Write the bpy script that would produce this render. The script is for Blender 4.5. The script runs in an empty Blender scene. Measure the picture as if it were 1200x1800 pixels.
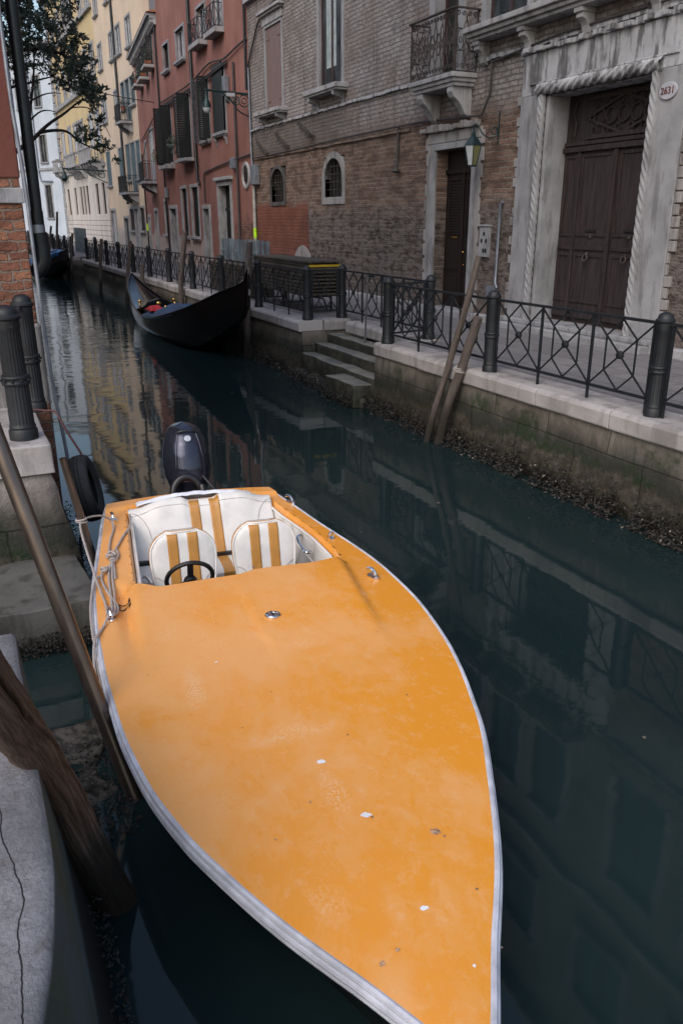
import bpy, math, random
from mathutils import Vector, Matrix, noise as mnoise
random.seed(7)
R = math.radians
SC = bpy.context.scene
COL = SC.collection
# ---------------------------------------------------------------- camera
cam_d = bpy.data.cameras.new('camera'); cam = bpy.data.objects.new('camera', cam_d); COL.objects.link(cam)
cam.location = (0, 0, 3.0)
cam.rotation_euler = (R(90 - 19.934), 0, R(-24.864))
cam_d.sensor_fit = 'VERTICAL'; cam_d.sensor_height = 36; cam_d.sensor_width = 24
cam_d.lens = 28.4
cam_d.clip_start = 0.05; cam_d.clip_end = 600
SC.camera = cam
# ---------------------------------------------------------------- light
W = bpy.data.worlds.new("World"); SC.world = W; W.use_nodes = True
wn = W.node_tree; bg = wn.nodes['Background']
sky = wn.nodes.new('ShaderNodeTexSky'); sky.sky_type = 'NISHITA'; sky.sun_disc = False
SUN_EL, SUN_AZ = R(44), R(232)
sky.sun_elevation = SUN_EL; sky.sun_rotation = SUN_AZ; sky.air_density = 1.3; sky.dust_density = 3.0; sky.ozone_density = 1.0
wn.links.new(sky.outputs[0], bg.inputs[0]); bg.inputs[1].default_value = 0.15
sd = bpy.data.lights.new('sun', 'SUN'); sun = bpy.data.objects.new('sun', sd); COL.objects.link(sun)
sd.energy = .8; sd.angle = R(52); sd.color = (.95, .97, 1.0)
sv = Vector((math.sin(SUN_AZ) * math.cos(SUN_EL), math.cos(SUN_AZ) * math.cos(SUN_EL), math.sin(SUN_EL)))
sun.rotation_euler = sv.to_track_quat('Z', 'Y').to_euler(); sun.location = (0, -20, 40)
SC.view_settings.view_transform = 'Standard'; SC.view_settings.look = 'None'
SC.view_settings.exposure = 0.52; SC.view_settings.gamma = 1
SC.cycles.max_bounces = 8; SC.cycles.diffuse_bounces = 4; SC.cycles.glossy_bounces = 4
SC.cycles.transparent_max_bounces = 8
SC.cycles.sample_clamp_indirect = 4

# ---------------------------------------------------------------- node helper
class G:
    def __init__(s, name, rough=.6, metal=0.0, spec=.5):
        s.m = bpy.data.materials.new(name); s.m.use_nodes = True; s.t = s.m.node_tree
        s.b = s.t.nodes['Principled BSDF']
        s.b.inputs['Roughness'].default_value = rough; s.b.inputs['Metallic'].default_value = metal
        s.b.inputs['Specular IOR Level'].default_value = spec
    def set(s, node, key, v):
        if isinstance(v, bpy.types.NodeSocket): s.t.links.new(v, node.inputs[key])
        else:
            if isinstance(v, tuple) and len(v) == 3 and node.inputs[key].type == 'RGBA': v = v + (1,)
            node.inputs[key].default_value = v
    def n(s, ty, ins=None, **at):
        nd = s.t.nodes.new('ShaderNode' + ty)
        for k, v in at.items(): setattr(nd, k, v)
        for k, v in (ins or {}).items(): s.set(nd, k, v)
        return nd
    def pos(s): return s.n('NewGeometry').outputs['Position']
    def obj(s): return s.n('TexCoord').outputs['Object']
    def sep(s, v):
        o = s.n('SeparateXYZ', {0: v}).outputs; return o[0], o[1], o[2]
    def com(s, x, y, z=0.0): return s.n('CombineXYZ', {0: x, 1: y, 2: z}).outputs[0]
    def scl(s, v, k): return s.n('VectorMath', {0: v, 1: k}, operation='MULTIPLY').outputs[0]
    def vadd(s, a, b): return s.n('VectorMath', {0: a, 1: b}, operation='ADD').outputs[0]
    def noi(s, v, sc=1.0, det=3.0, ro=.55, dis=0.0, col=False):
        nd = s.n('TexNoise', {'Vector': v, 'Scale': sc, 'Detail': det, 'Roughness': ro, 'Distortion': dis})
        return nd.outputs['Color' if col else 'Fac']
    def ma(s, op, a, b=0.0, c=None, clamp=False):
        nd = s.n('Math', {0: a, 1: b}, operation=op, use_clamp=clamp)
        if c is not None: s.set(nd, 2, c)
        return nd.outputs[0]
    def ss(s, x, a, b):          # smooth step from a to b
        nd = s.n('MapRange', {0: x, 1: a, 2: b, 3: 0.0, 4: 1.0}, interpolation_type='SMOOTHSTEP'); return nd.outputs[0]
    def mix(s, f, a, b, mode='MIX'):
        nd = s.n('Mix', data_type='RGBA', blend_type=mode, clamp_factor=True)
        s.set(nd, 0, f)
        for k, v in ((6, a), (7, b)):
            if isinstance(v, tuple) and len(v) == 3: v = v + (1,)
            s.set(nd, k, v)
        return nd.outputs[2]
    def bump(s, h, st=.3, d=.02, nrm=None):
        nd = s.n('Bump', {'Height': h, 'Strength': st, 'Distance': d})
        if nrm is not None: s.set(nd, 'Normal', nrm)
        return nd.outputs[0]
    def col(s, v): s.set(s.b, 'Base Color', v); return s
    def nrm(s, v): s.set(s.b, 'Normal', v); return s
    def ro(s, v): s.set(s.b, 'Roughness', v); return s

def simple(name, c, rough=.5, metal=0, var=.25, sc=6, bmp=.1, bsc=40, bd=.004, spec=.5, obj=True):
    g = G(name, rough, metal, spec); p = g.obj() if obj else g.pos()
    f = g.noi(p, sc, 4, .6)
    lo = tuple(x * (1 - var) for x in c); hi = tuple(min(1, x * (1 + var)) for x in c)
    g.col(g.mix(g.ss(f, .3, .7), lo, hi))
    if bmp: g.nrm(g.bump(g.noi(p, bsc, 4, .6), bmp, bd))
    return g.m

def plaster(name, c, c2, base=None, streak=.5, zb=1.1, rough=.9):
    g = G(name, rough, 0, .2); p = g.pos(); x, y, z = g.sep(p)
    big = g.noi(p, .55, 5, .62); st = g.noi(g.com(g.ma('ADD', x, 0), g.ma('MULTIPLY', y, 1), g.ma('MULTIPLY', z, .12)), 3.2, 4, .6)
    cc = g.mix(g.ss(big, .35, .68), c, c2)
    cc = g.mix(g.ma('MULTIPLY', g.ss(st, .5, .75), streak), cc, tuple(v * .55 for v in c2)); cc = g.mix(g.ma('MULTIPLY', g.ss(g.noi(p, .9, 6, .7, .4), .56, .6), .22), cc, tuple(v * .6 for v in c))
    cc = g.mix(g.ma('MULTIPLY', g.noi(p, 14, 4, .7), .35), cc, tuple(v * .7 for v in c), 'MIX')
    if base:
        k = g.ss(g.ma('ADD', z, g.ma('MULTIPLY', g.noi(p, 1.3, 4, .6), -1.6)), base[1] - .2 - .8, base[1] + .2 - .8)
        cc = g.mix(k, base[0], cc)
    g.col(cc); g.nrm(g.bump(g.noi(p, 9, 6, .7), .5, .02))
    return g.m

def stone(name, c=(.42, .40, .38), dark=(.13, .12, .12), amt=.5, rough=.75, sc=1.0, th=.48):
    g = G(name, rough, 0, .3); p = g.pos(); x, y, z = g.sep(p)
    st = g.noi(g.com(x, y, g.ma('MULTIPLY', z, .2)), 5.5 * sc, 5, .65)
    sp = g.noi(p, 22 * sc, 5, .7)
    cc = g.mix(g.ss(g.noi(p, 2.1 * sc, 4, .6), .3, .75), c, tuple(v * .72 for v in c))
    cc = g.mix(g.ma('MULTIPLY', g.ss(st, th, th + .17), amt), cc, dark)
    cc = g.mix(g.ma('MULTIPLY', g.ss(sp, .58, .72), .4), cc, dark)
    g.col(cc); g.nrm(g.bump(g.ma('ADD', g.noi(p, 30, 5, .7), g.ma('MULTIPLY', g.noi(p, 6, 3), 1.2)), .45, .012))
    return g.m

# ---------------------------------------------------------------- mesh helper
class MB:
    def __init__(s, M=None): s.v = []; s.f = []; s.M = M or Matrix()
    def P(s, p): s.v.append(tuple(s.M @ Vector(p))); return len(s.v) - 1
    def F(s, *i): s.f.append(tuple(i))
    def box(s, a, b, c, d, e, f, M=None):
        T = M or Matrix(); i = [s.P(T @ Vector(q)) for q in ((a, c, e), (b, c, e), (b, d, e), (a, d, e), (a, c, f), (b, c, f), (b, d, f), (a, d, f))]
        for q in ((0, 3, 2, 1), (4, 5, 6, 7), (0, 1, 5, 4), (1, 2, 6, 5), (2, 3, 7, 6), (3, 0, 4, 7)): s.F(*[i[k] for k in q])
        return s
    def bar(s, p, q, w=.02, h=None, up=(0, 0, 1)):      # rectangular bar from p to q
        p = Vector(p); q = Vector(q); h = h or w; d = (q - p); L = d.length; d.normalize()
        u = Vector(up); r = d.cross(u)
        if r.length < 1e-4: r = d.cross(Vector((0, 1, 0)))
        r.normalize(); u = r.cross(d)
        i = []
        for o in (p, q):
            for a, b in ((-1, -1), (1, -1), (1, 1), (-1, 1)): i.append(s.P(o + r * a * w / 2 + u * b * h / 2))
        for k in ((3, 2, 1, 0), (4, 5, 6, 7), (0, 1, 5, 4), (1, 2, 6, 5), (2, 3, 7, 6), (3, 0, 4, 7)): s.F(*[i[j] for j in k])
        return s
    def tube(s, pts, r=.02, n=8, cap=True, closed=False, flat=1.0, up=None):
        pts = [Vector(p) for p in pts]; N = len(pts); rr = r if isinstance(r, (list, tuple)) else [r] * N
        rings = []; prev = None
        for k, p in enumerate(pts):
            if closed: d = pts[(k + 1) % N] - pts[k - 1]
            else: d = pts[min(k + 1, N - 1)] - pts[max(k - 1, 0)]
            if d.length < 1e-9: d = Vector((0, 0, 1))
            d.normalize()
            if up is not None: a = Vector(up).cross(d)
            elif prev is None: a = d.cross(Vector((0, 0, 1)) if abs(d.z) < .9 else Vector((0, 1, 0)))
            else: a = prev - d * prev.dot(d)
            if a.length < 1e-6: a = d.orthogonal()
            a.normalize(); prev = a; b = d.cross(a)
            rings.append([s.P(p + (a * math.cos(t) + b * math.sin(t) * flat) * rr[k]) for t in [2 * math.pi * j / n for j in range(n)]])
        m = N if closed else N - 1
        for k in range(m):
            A = rings[k]; B = rings[(k + 1) % N]
            for j in range(n): s.F(A[j], A[(j + 1) % n], B[(j + 1) % n], B[j])
        if cap and not closed: s.F(*rings[0][::-1]); s.F(*rings[-1])
        return s
    def lathe(s, prof, o=(0, 0, 0), n=20, flute=0, fa=.08, M=None):
        T = M or Matrix(); rings = []
        for q in prof:
            r, z = q[0], q[1]; fl = q[2] if len(q) > 2 else 0
            rings.append([s.P(T @ (Vector(o) + Vector((r * (1 - fl * fa * (.5 + .5 * math.cos(flute * t))) * math.cos(t), r * (1 - fl * fa * (.5 + .5 * math.cos(flute * t))) * math.sin(t), z)))) for t in [2 * math.pi * j / n for j in range(n)]])
        for A, B in zip(rings, rings[1:]):
            for j in range(n): s.F(A[j], A[(j + 1) % n], B[(j + 1) % n], B[j])
        s.F(*rings[0][::-1]); s.F(*rings[-1]); return s
    def prism(s, poly, a, b, ax='y', M=None):          # poly in 2D, extruded a..b along ax
        T = M or Matrix()
        def m(p, k): return {'x': (k, p[0], p[1]), 'y': (p[0], k, p[1]), 'z': (p[0], p[1], k)}[ax]
        A = [s.P(T @ Vector(m(p, a))) for p in poly]; B = [s.P(T @ Vector(m(p, b))) for p in poly]; n = len(poly)
        s.F(*A); s.F(*B[::-1])
        for i in range(n): s.F(A[i], B[i], B[(i + 1) % n], A[(i + 1) % n])
        return s
    def grid(s, fn, nu, nv, cu=False):
        I = [[s.P(fn(i / nu, j / nv)) for j in range(nv + 1)] for i in range(nu + (0 if cu else 1))]
        for i in range(nu):
            for j in range(nv):
                A = I[i]; B = I[(i + 1) % len(I)] if cu else I[i + 1]
                s.F(A[j], B[j], B[j + 1], A[j + 1])
        return s
    def ball(s, c, r, n=10, sx=1, sy=1, sz=1):
        c = Vector(c)
        return s.grid(lambda u, v: c + Vector((sx * r * math.cos(2 * math.pi * u) * math.sin(math.pi * (.002 + .996 * v)), sy * r * math.sin(2 * math.pi * u) * math.sin(math.pi * (.002 + .996 * v)), -sz * r * math.cos(math.pi * v))), n, n // 2 + 1, True)
    def torus(s, c, R_, r, ax=(0, 0, 1), n=20, m=8, sq=1.0):
        ax = Vector(ax).normalized(); a = ax.orthogonal().normalized(); b = ax.cross(a)
        return s.tube([Vector(c) + (a * math.cos(t) + b * math.sin(t) * sq) * R_ for t in [2 * math.pi * k / n for k in range(n)]], r, m, closed=True)

def origin(o):
    w = Vector((0, 0, 0))
    while o is not None: w += o.location; o = o.parent
    return w
def obj(name, mb, m, parent=None, bevel=0, smooth=False, solid=0, sub=0, loc=None, local=False, label=None, fix=True):
    me = bpy.data.meshes.new(name)
    off = Vector((0, 0, 0))
    if not local:
        off = origin(parent) if parent else (Vector(loc) if loc else Vector((0, 0, 0)))
    me.from_pydata([tuple(Vector(v) - off) for v in mb.v], [], mb.f)
    me.validate()
    for mm in (m if isinstance(m, (list, tuple)) else [m]): me.materials.append(mm)
    if fix:
        import bmesh
        b = bmesh.new(); b.from_mesh(me); bmesh.ops.recalc_face_normals(b, faces=b.faces); b.to_mesh(me); b.free()
    if smooth:
        for p in me.polygons: p.use_smooth = True
        me.set_sharp_from_angle(angle=R(40))
    o = bpy.data.objects.new(name, me); COL.objects.link(o)
    if parent: o.parent = parent
    elif loc: o.location = loc
    if bevel:
        b = o.modifiers.new('bevel', 'BEVEL'); b.width = bevel; b.segments = 2; b.limit_method = 'ANGLE'; b.angle_limit = R(40)
    if solid:
        b = o.modifiers.new('solid', 'SOLIDIFY'); b.thickness = solid; b.offset = 0
    if sub:
        b = o.modifiers.new('sub', 'SUBSURF'); b.levels = sub; b.render_levels = sub
    if label: o['label'] = label
    return o
def tag(o, label, cat, group=None, kind=None):
    if label: o['label'] = label
    if cat: o['category'] = cat
    if group: o['group'] = group
    if kind: o['kind'] = kind
    return o
def thing(name, label, cat, loc=(0, 0, 0), group=None):
    o = bpy.data.objects.new(name, None); COL.objects.link(o); o.location = loc; o.empty_display_size = .2
    return tag(o, label, cat, group)
def struct(name, mb, m, **k):
    o = obj(name, mb, m, **k); o['kind'] = 'structure'; return o
def copy_tree(o, parent=None):
    c = o.copy(); COL.objects.link(c)
    if parent: c.parent = parent
    for ch in list(o.children): copy_tree(ch, c)
    return c
def interp(T, x):
    if x <= T[0][0]: return T[0][1]
    for (a, b), (c, d) in zip(T, T[1:]):
        if x <= c: return b + (d - b) * (x - a) / (c - a)
    return T[-1][1]
def smooth01(x): x = max(0, min(1, x)); return x * x * (3 - 2 * x)
def spline(pts, k=6):
    P = [Vector(p) for p in pts]; out = []
    for i in range(len(P) - 1):
        a = P[max(i - 1, 0)]; b = P[i]; c = P[i + 1]; d = P[min(i + 2, len(P) - 1)]
        for j in range(k):
            t = j / k
            out.append(.5 * ((2 * b) + (c - a) * t + (2 * a - 5 * b + 4 * c - d) * t * t + (3 * b - a - 3 * c + d) * t ** 3))
    out.append(P[-1]); return out

# ---------------------------------------------------------------- materials
def brickmat(name, ax, c1, c2, mortar, bw=.25, rh=.09, ms=.012, zones=None, dist=.02, bstr=.8, bd=.03):
    g = G(name, .92, 0, .15); p = g.pos(); x, y, z = g.sep(p)
    h = y if ax == 'x' else x
    base = g.com(h, z, 0.0)
    dd = g.n('VectorMath', {0: g.noi(p, 2.6, 3, .6, col=True), 1: (.5, .5, .5)}, operation='SUBTRACT').outputs[0]
    d2 = g.n('VectorMath', {0: g.noi(p, 13, 3, .6, col=True), 1: (.5, .5, .5)}, operation='SUBTRACT').outputs[0]
    v = g.vadd(base, g.vadd(g.scl(dd, (dist * 3, dist * 1.6, 0)), g.scl(d2, (dist * 1.3, dist * .9, 0))))
    br = g.n('TexBrick', {'Vector': v, 'Color1': c1, 'Color2': c2, 'Mortar': mortar, 'Scale': 1.0, 'Mortar Size': ms, 'Mortar Smooth': .35, 'Bias': 0.0, 'Brick Width': bw, 'Row Height': rh}, offset=.5)
    tone = g.noi(g.scl(base, (1 / bw * .5, 1 / rh * .5, 1)), 1.0, 2, .5)
    cc = br.outputs['Color']
    cc = g.mix(g.ma('MULTIPLY', g.ss(tone, .42, .62), .7), cc, tuple(v_ * .5 for v_ in c2))
    cc = g.mix(g.ma('MULTIPLY', g.ss(g.noi(p, .8, 4, .6), .5, .75), .35), cc, mortar)
    cc = g.mix(g.ma('MULTIPLY', g.noi(p, 26, 4, .7), .45), cc, tuple(v_ * .45 for v_ in c1))
    hgt = g.ma('SUBTRACT', g.ma('MULTIPLY', g.noi(p, 16, 5, .7), .8), br.outputs['Fac'])
    if zones:
        cc, hgt = zones(g, p, x, y, z, cc, hgt, br.outputs['Fac'])
    g.col(cc); g.nrm(g.bump(hgt, bstr, bd))
    return g.m

def main_zones(g, p, x, y, z, cc, hgt, fac):
    n1 = g.noi(p, 1.1, 5, .65); wz = g.ma('ADD', z, g.ma('MULTIPLY', g.ma('SUBTRACT', n1, .5), .9))
    # upper storey: thin grey lime wash left on the brick
    up = g.ss(wz, 4.75, 5.2)
    lime = g.mix(g.ss(g.noi(p, 3.0, 5, .7), .35, .65), (.38, .355, .35), (.24, .22, .215))
    limed = g.mix(g.ma('MULTIPLY', fac, .7), lime, (.13, .115, .11))
    cc = g.mix(g.ma('MULTIPLY', up, g.ma('ADD', .62, g.ma('MULTIPLY', g.ss(g.noi(p, .7, 3), .35, .6), .33))), cc, limed)
    # dark band between the two string courses
    bandm = g.ma('MULTIPLY', g.ss(z, 4.8, 4.95), g.ma('SUBTRACT', 1.0, g.ss(z, 5.55, 5.75)))
    left = g.ss(y, 19.0, 21.5)
    cc = g.mix(g.ma('MULTIPLY', g.ma('MULTIPLY', bandm, left), .6), cc, (.12, .10, .092))
    # eroded grey foot of the wall
    low = g.ma('SUBTRACT', 1.0, g.ss(wz, 2.9, 3.5))
    er = g.noi(g.scl(p, (1, 1, 2.6)), 3.4, 6, .75)
    gl = g.mix(g.ss(er, .38, .56), (.055, .045, .04), (.26, .225, .21)); gl = g.mix(g.ma('MULTIPLY', g.ss(g.noi(g.scl(p, (1, 1, 2)), 5.5, 4, .7), .60, .66), .85), gl, (.022, .018, .016))
    cc = g.mix(g.ma('MULTIPLY', low, .75), cc, gl)
    hgt = g.ma('ADD', hgt, g.ma('MULTIPLY', g.ma('MULTIPLY', low, er), 3.2))
    pl = g.ma('SUBTRACT', 1.0, g.ss(wz, 1.45, 2.1))
    cc = g.mix(g.ma('MULTIPLY', pl, .6), cc, (.21, .175, .155))
    # patch of red painted brick at the far end
    ry = g.ma('ADD', y, g.ma('MULTIPLY', g.ma('SUBTRACT', n1, .5), .5))
    red = g.ma('MULTIPLY', g.ss(ry, 22.6, 22.85), g.ma('SUBTRACT', 1.0, g.ss(wz, 3.3, 3.55)))
    rc = g.mix(g.ss(g.noi(p, 1.6, 4), .35, .65), (.16, .06, .042), (.22, .088, .06))
    rc = g.mix(g.ma('MULTIPLY', fac, .5), rc, (.11, .045, .035))
    cc = g.mix(g.ma('MULTIPLY', red, .95), cc, rc)
    hgt = g.ma('MULTIPLY', hgt, g.ma('SUBTRACT', 1.0, g.ma('MULTIPLY', red, .6)))
    # soot running down
    st = g.noi(g.com(0.0, g.ma('MULTIPLY', y, 2.2), g.ma('MULTIPLY', z, .25)), 1.5, 4, .6)
    cc = g.mix(g.ma('MULTIPLY', g.ss(st, .52, .75), .45), cc, (.06, .05, .048))
    return cc, hgt
MAT = {}
MAT['brick'] = brickmat('old_brick', 'x', (.28, .175, .13), (.18, .115, .092), (.30, .26, .225), zones=main_zones, ms=.016, rh=.093, dist=.034, bstr=1.0, bd=.06)
MAT['brick_left'] = brickmat('red_brick', 'y', (.36, .17, .105), (.19, .08, .06), (.24, .20, .175), bw=.20, rh=.088, ms=.012, dist=.05, bd=.05, bstr=1.0)
def redz(g, p, x, y, z, cc, hgt, fac):
    k = g.ss(g.ma('ADD', z, g.ma('MULTIPLY', g.noi(p, .9, 5, .65), -3.4)), 1.05, 1.25)
    k = g.ma('MAXIMUM', k, g.ss(y, 29.6, 30.0))
    pt = g.ma('MULTIPLY', g.ss(g.noi(p, .85, 6, .72), .60, .62), g.ma('SUBTRACT', 1.0, g.ss(z, 4.6, 5.6))); k = g.ma('MULTIPLY', k, g.ma('SUBTRACT', 1.0, pt))
    big = g.noi(p, .5, 5, .6); st = g.noi(g.com(x, y, g.ma('MULTIPLY', z, .1)), 2.6, 4, .6)
    rp = g.mix(g.ss(big, .3, .7), (.225, .105, .090), (.30, .150, .125))
    rp = g.mix(g.ma('MULTIPLY', g.ss(st, .5, .75), .45), rp, (.16, .06, .05))
    lowp = g.ma('MULTIPLY', g.ma('SUBTRACT', 1.0, g.ss(g.ma('ADD', z, g.ma('MULTIPLY', g.noi(p, .9, 3), .8)), 2.5, 2.75)), g.ss(y, 34.3, 34.4))
    rp = g.mix(lowp, rp, (.42, .33, .30))
    return g.mix(k, cc, rp), g.ma('ADD', g.ma('MULTIPLY', hgt, g.ma('SUBTRACT', 1.0, k)), g.ma('MULTIPLY', g.noi(p, 7, 5, .7), .5))
MAT['red'] = brickmat('red_plaster', 'x', (.24, .11, .08), (.19, .10, .08), (.22, .18, .16), zones=redz, bd=.02)
MAT['redplaster_l'] = plaster('dark_red_plaster', (.20, .075, .06), (.15, .055, .045), streak=.3)
MAT['beige'] = plaster('beige_plaster', (.60, .48, .37), (.52, .41, .32), base=((.34, .30, .27), 2.3), streak=.25)
MAT['yellow'] = plaster('yellow_plaster', (.56, .43, .25), (.48, .37, .22), streak=.2)
MAT['whitep'] = plaster('white_plaster', (.50, .55, .62), (.42, .46, .52), streak=.3)
MAT['greyp'] = plaster('grey_plaster', (.20, .20, .21), (.16, .16, .17))
MAT['stone'] = stone('istrian_stone', (.37, .365, .375), (.12, .115, .115), .6)
MAT['stone_clean'] = stone('pale_stone', (.31, .31, .325), (.12, .115, .12), .65)
MAT['stone_dirty'] = stone('sooty_stone', (.42, .425, .45), (.07, .066, .068), .85, sc=1.1, th=.45)
MAT['stone_rough'] = stone('rough_stone', (.30, .285, .28), (.11, .10, .10), .7)
MAT['stone_soot'] = stone('soot_black_stone', (.10, .09, .088), (.03, .028, .028), .8)
MAT['coping'] = stone('coping_stone', (.40, .375, .37), (.12, .11, .105), .5, sc=.55)

def rustic():
    g = G('rusticated_stone', .8, 0, .25); p = g.pos(); x, y, z = g.sep(p)
    row = g.ma('FRACT', g.ma('MULTIPLY', z, 1 / .36)); j = g.ma('LESS_THAN', row, .09)
    low = g.ma('LESS_THAN', z, 3.15)
    st = g.noi(g.com(x, y, g.ma('MULTIPLY', z, .15)), 2.5, 4, .6)
    cc = g.mix(g.ss(st, .4, .7), (.55, .50, .47), (.36, .32, .29))
    cc = g.mix(g.ma('MULTIPLY', j, low), cc, (.07, .06, .055)); g.col(cc)
    g.nrm(g.bump(g.noi(p, 8, 5), .3, .02)); return g.m
MAT['rustic'] = rustic()

def paving():
    g = G('paving', .75, 0, .3); p = g.pos(); x, y, z = g.sep(p)
    w = g.vadd(g.com(y, x, 0.0), g.scl(g.noi(p, 3, 2, .5, col=True), (.03, .03, 0)))
    br = g.n('TexBrick', {'Vector': w, 'Color1': (.20, .19, .195), 'Color2': (.155, .148, .155), 'Mortar': (.06, .055, .055), 'Scale': 1.0, 'Mortar Size': .009, 'Mortar Smooth': .2, 'Brick Width': .85, 'Row Height': .42})
    cc = g.mix(g.ma('MULTIPLY', g.ss(g.noi(p, 1.3, 5, .65), .4, .7), .4), br.outputs[0], (.10, .095, .10))
    cc = g.mix(g.ma('MULTIPLY', g.ss(g.noi(p, 11, 4, .7), .55, .7), .3), cc, (.30, .28, .27))
    g.col(cc); g.nrm(g.bump(g.ma('SUBTRACT', g.noi(p, 12, 4, .7), br.outputs['Fac']), .4, .012)); return g.m
MAT['paving'] = paving()

def quaymat(name, top=(.34, .29, .25), jn=True):
    g = G(name, .85, 0, .3); p = g.pos(); x, y, z = g.sep(p)
    wz = g.ma('ADD', z, g.ma('MULTIPLY', g.ma('SUBTRACT', g.noi(g.scl(p, (1, 1, .5)), 2.0, 6, .75), .5), .75))
    st = g.noi(g.com(x, y, g.ma('MULTIPLY', z, .25)), 7, 5, .7)
    cc = g.mix(g.ss(st, .35, .7), top, tuple(v * .6 for v in top))
    def band(cc, a, b, col): return g.mix(g.ma('SUBTRACT', 1.0, g.ss(wz, a, b)), cc, col)
    cc = band(cc, .66, .90, (.115, .105, .088))
    cc = band(cc, .52, .74, (.045, .044, .038))
    cc = g.mix(g.ma('MULTIPLY', g.ma('MULTIPLY', g.ss(g.noi(p, 1.7, 5, .7), .52, .66), g.ma('SUBTRACT', 1.0, g.ss(z, .75, .9))), .8), cc, (.022, .036, .012))
    grn = g.mix(g.ss(g.noi(p, .9, 4, .6), .5, .66), (.034, .034, .026), (.018, .034, .012))
    cc = band(cc, .42, .52, grn)
    cc = band(cc, .36, .44, g.mix(g.ss(g.noi(p, 9, 5, .7), .4, .7), (.045, .04, .03), (.10, .09, .07)))
    cc = band(cc, .02, .18, (.018, .016, .012))
    h = g.noi(p, 11, 6, .75)
    if jn:
        w = g.vadd(g.com(g.ma('ADD', y, x), z, 0.0), g.scl(g.noi(p, 2.5, 2, col=True), (.04, .02, 0)))
        br = g.n('TexBrick', {'Vector': w, 'Scale': 1.0, 'Mortar Size': .008, 'Mortar Smooth': .1, 'Brick Width': 1.05, 'Row Height': .62, 'Color1': (1, 1, 1), 'Color2': (.82, .8, .78), 'Mortar': (.42, .4, .38)})
        cc = g.mix(1.0, cc, br.outputs[0], 'MULTIPLY'); h = g.ma('SUBTRACT', h, br.outputs['Fac'])
    g.col(cc); g.nrm(g.bump(h, .7, .03))
    g.ro(g.ma('ADD', .35, g.ma('MULTIPLY', g.ss(z, .1, .6), .5))); return g.m
MAT['quay'] = quaymat('quay_masonry', (.225, .20, .175))
MAT['quay_l'] = quaymat('left_quay_masonry', (.30, .27, .25))
def stepmat():
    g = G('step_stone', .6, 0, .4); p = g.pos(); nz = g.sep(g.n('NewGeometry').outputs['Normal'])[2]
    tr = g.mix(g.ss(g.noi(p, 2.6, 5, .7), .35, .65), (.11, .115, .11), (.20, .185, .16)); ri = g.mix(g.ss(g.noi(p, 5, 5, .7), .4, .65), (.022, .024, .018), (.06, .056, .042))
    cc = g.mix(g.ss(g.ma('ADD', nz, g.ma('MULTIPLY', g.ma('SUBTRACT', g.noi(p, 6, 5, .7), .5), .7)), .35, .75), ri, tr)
    cc = g.mix(g.ma('MULTIPLY', g.ss(g.noi(p, 3.3, 5, .7), .56, .64), .5), cc, (.03, .045, .016)); g.col(cc); g.nrm(g.bump(g.noi(p, 14, 6, .7), .6, .02)); return g.m
MAT['step'] = stepmat()

def water():
    g = G('canal_water', .035, 0, .5); p = g.pos(); x, y, z = g.sep(p)
    g.b.inputs['IOR'].default_value = 1.333
    cc = g.mix(g.ss(g.noi(p, .35, 4, .6), .35, .7), (.0088, .0185, .0198), (.0125, .0240, .0252))
    g.col(cc)
    sp = g.vadd(g.scl(p, (1.0, 1.0, 1.0)), g.scl(g.noi(p, .5, 2, col=True), (.8, .8, 0)))
    a = g.noi(g.scl(sp, (1.1, 1.9, 1)), 1.0, 2, .45, .3)
    b = g.noi(g.scl(sp, (2.2, 5.2, 1)), 1.0, 3, .5, .6)
    far = g.ss(y, 9.0, 26.0)
    h = g.ma('ADD', g.ma('MULTIPLY', a, g.ma('ADD', .07, g.ma('MULTIPLY', far, .25))), g.ma('MULTIPLY', b, g.ma('ADD', .018, g.ma('MULTIPLY', far, .11))))
    fine = g.ma('MULTIPLY', g.noi(g.scl(p, (9, 14, 1)), 1.0, 2, .5), .004)
    g.nrm(g.bump(g.ma('ADD', h, fine), .5, .065))
    return g.m
MAT['water'] = water()

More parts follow.
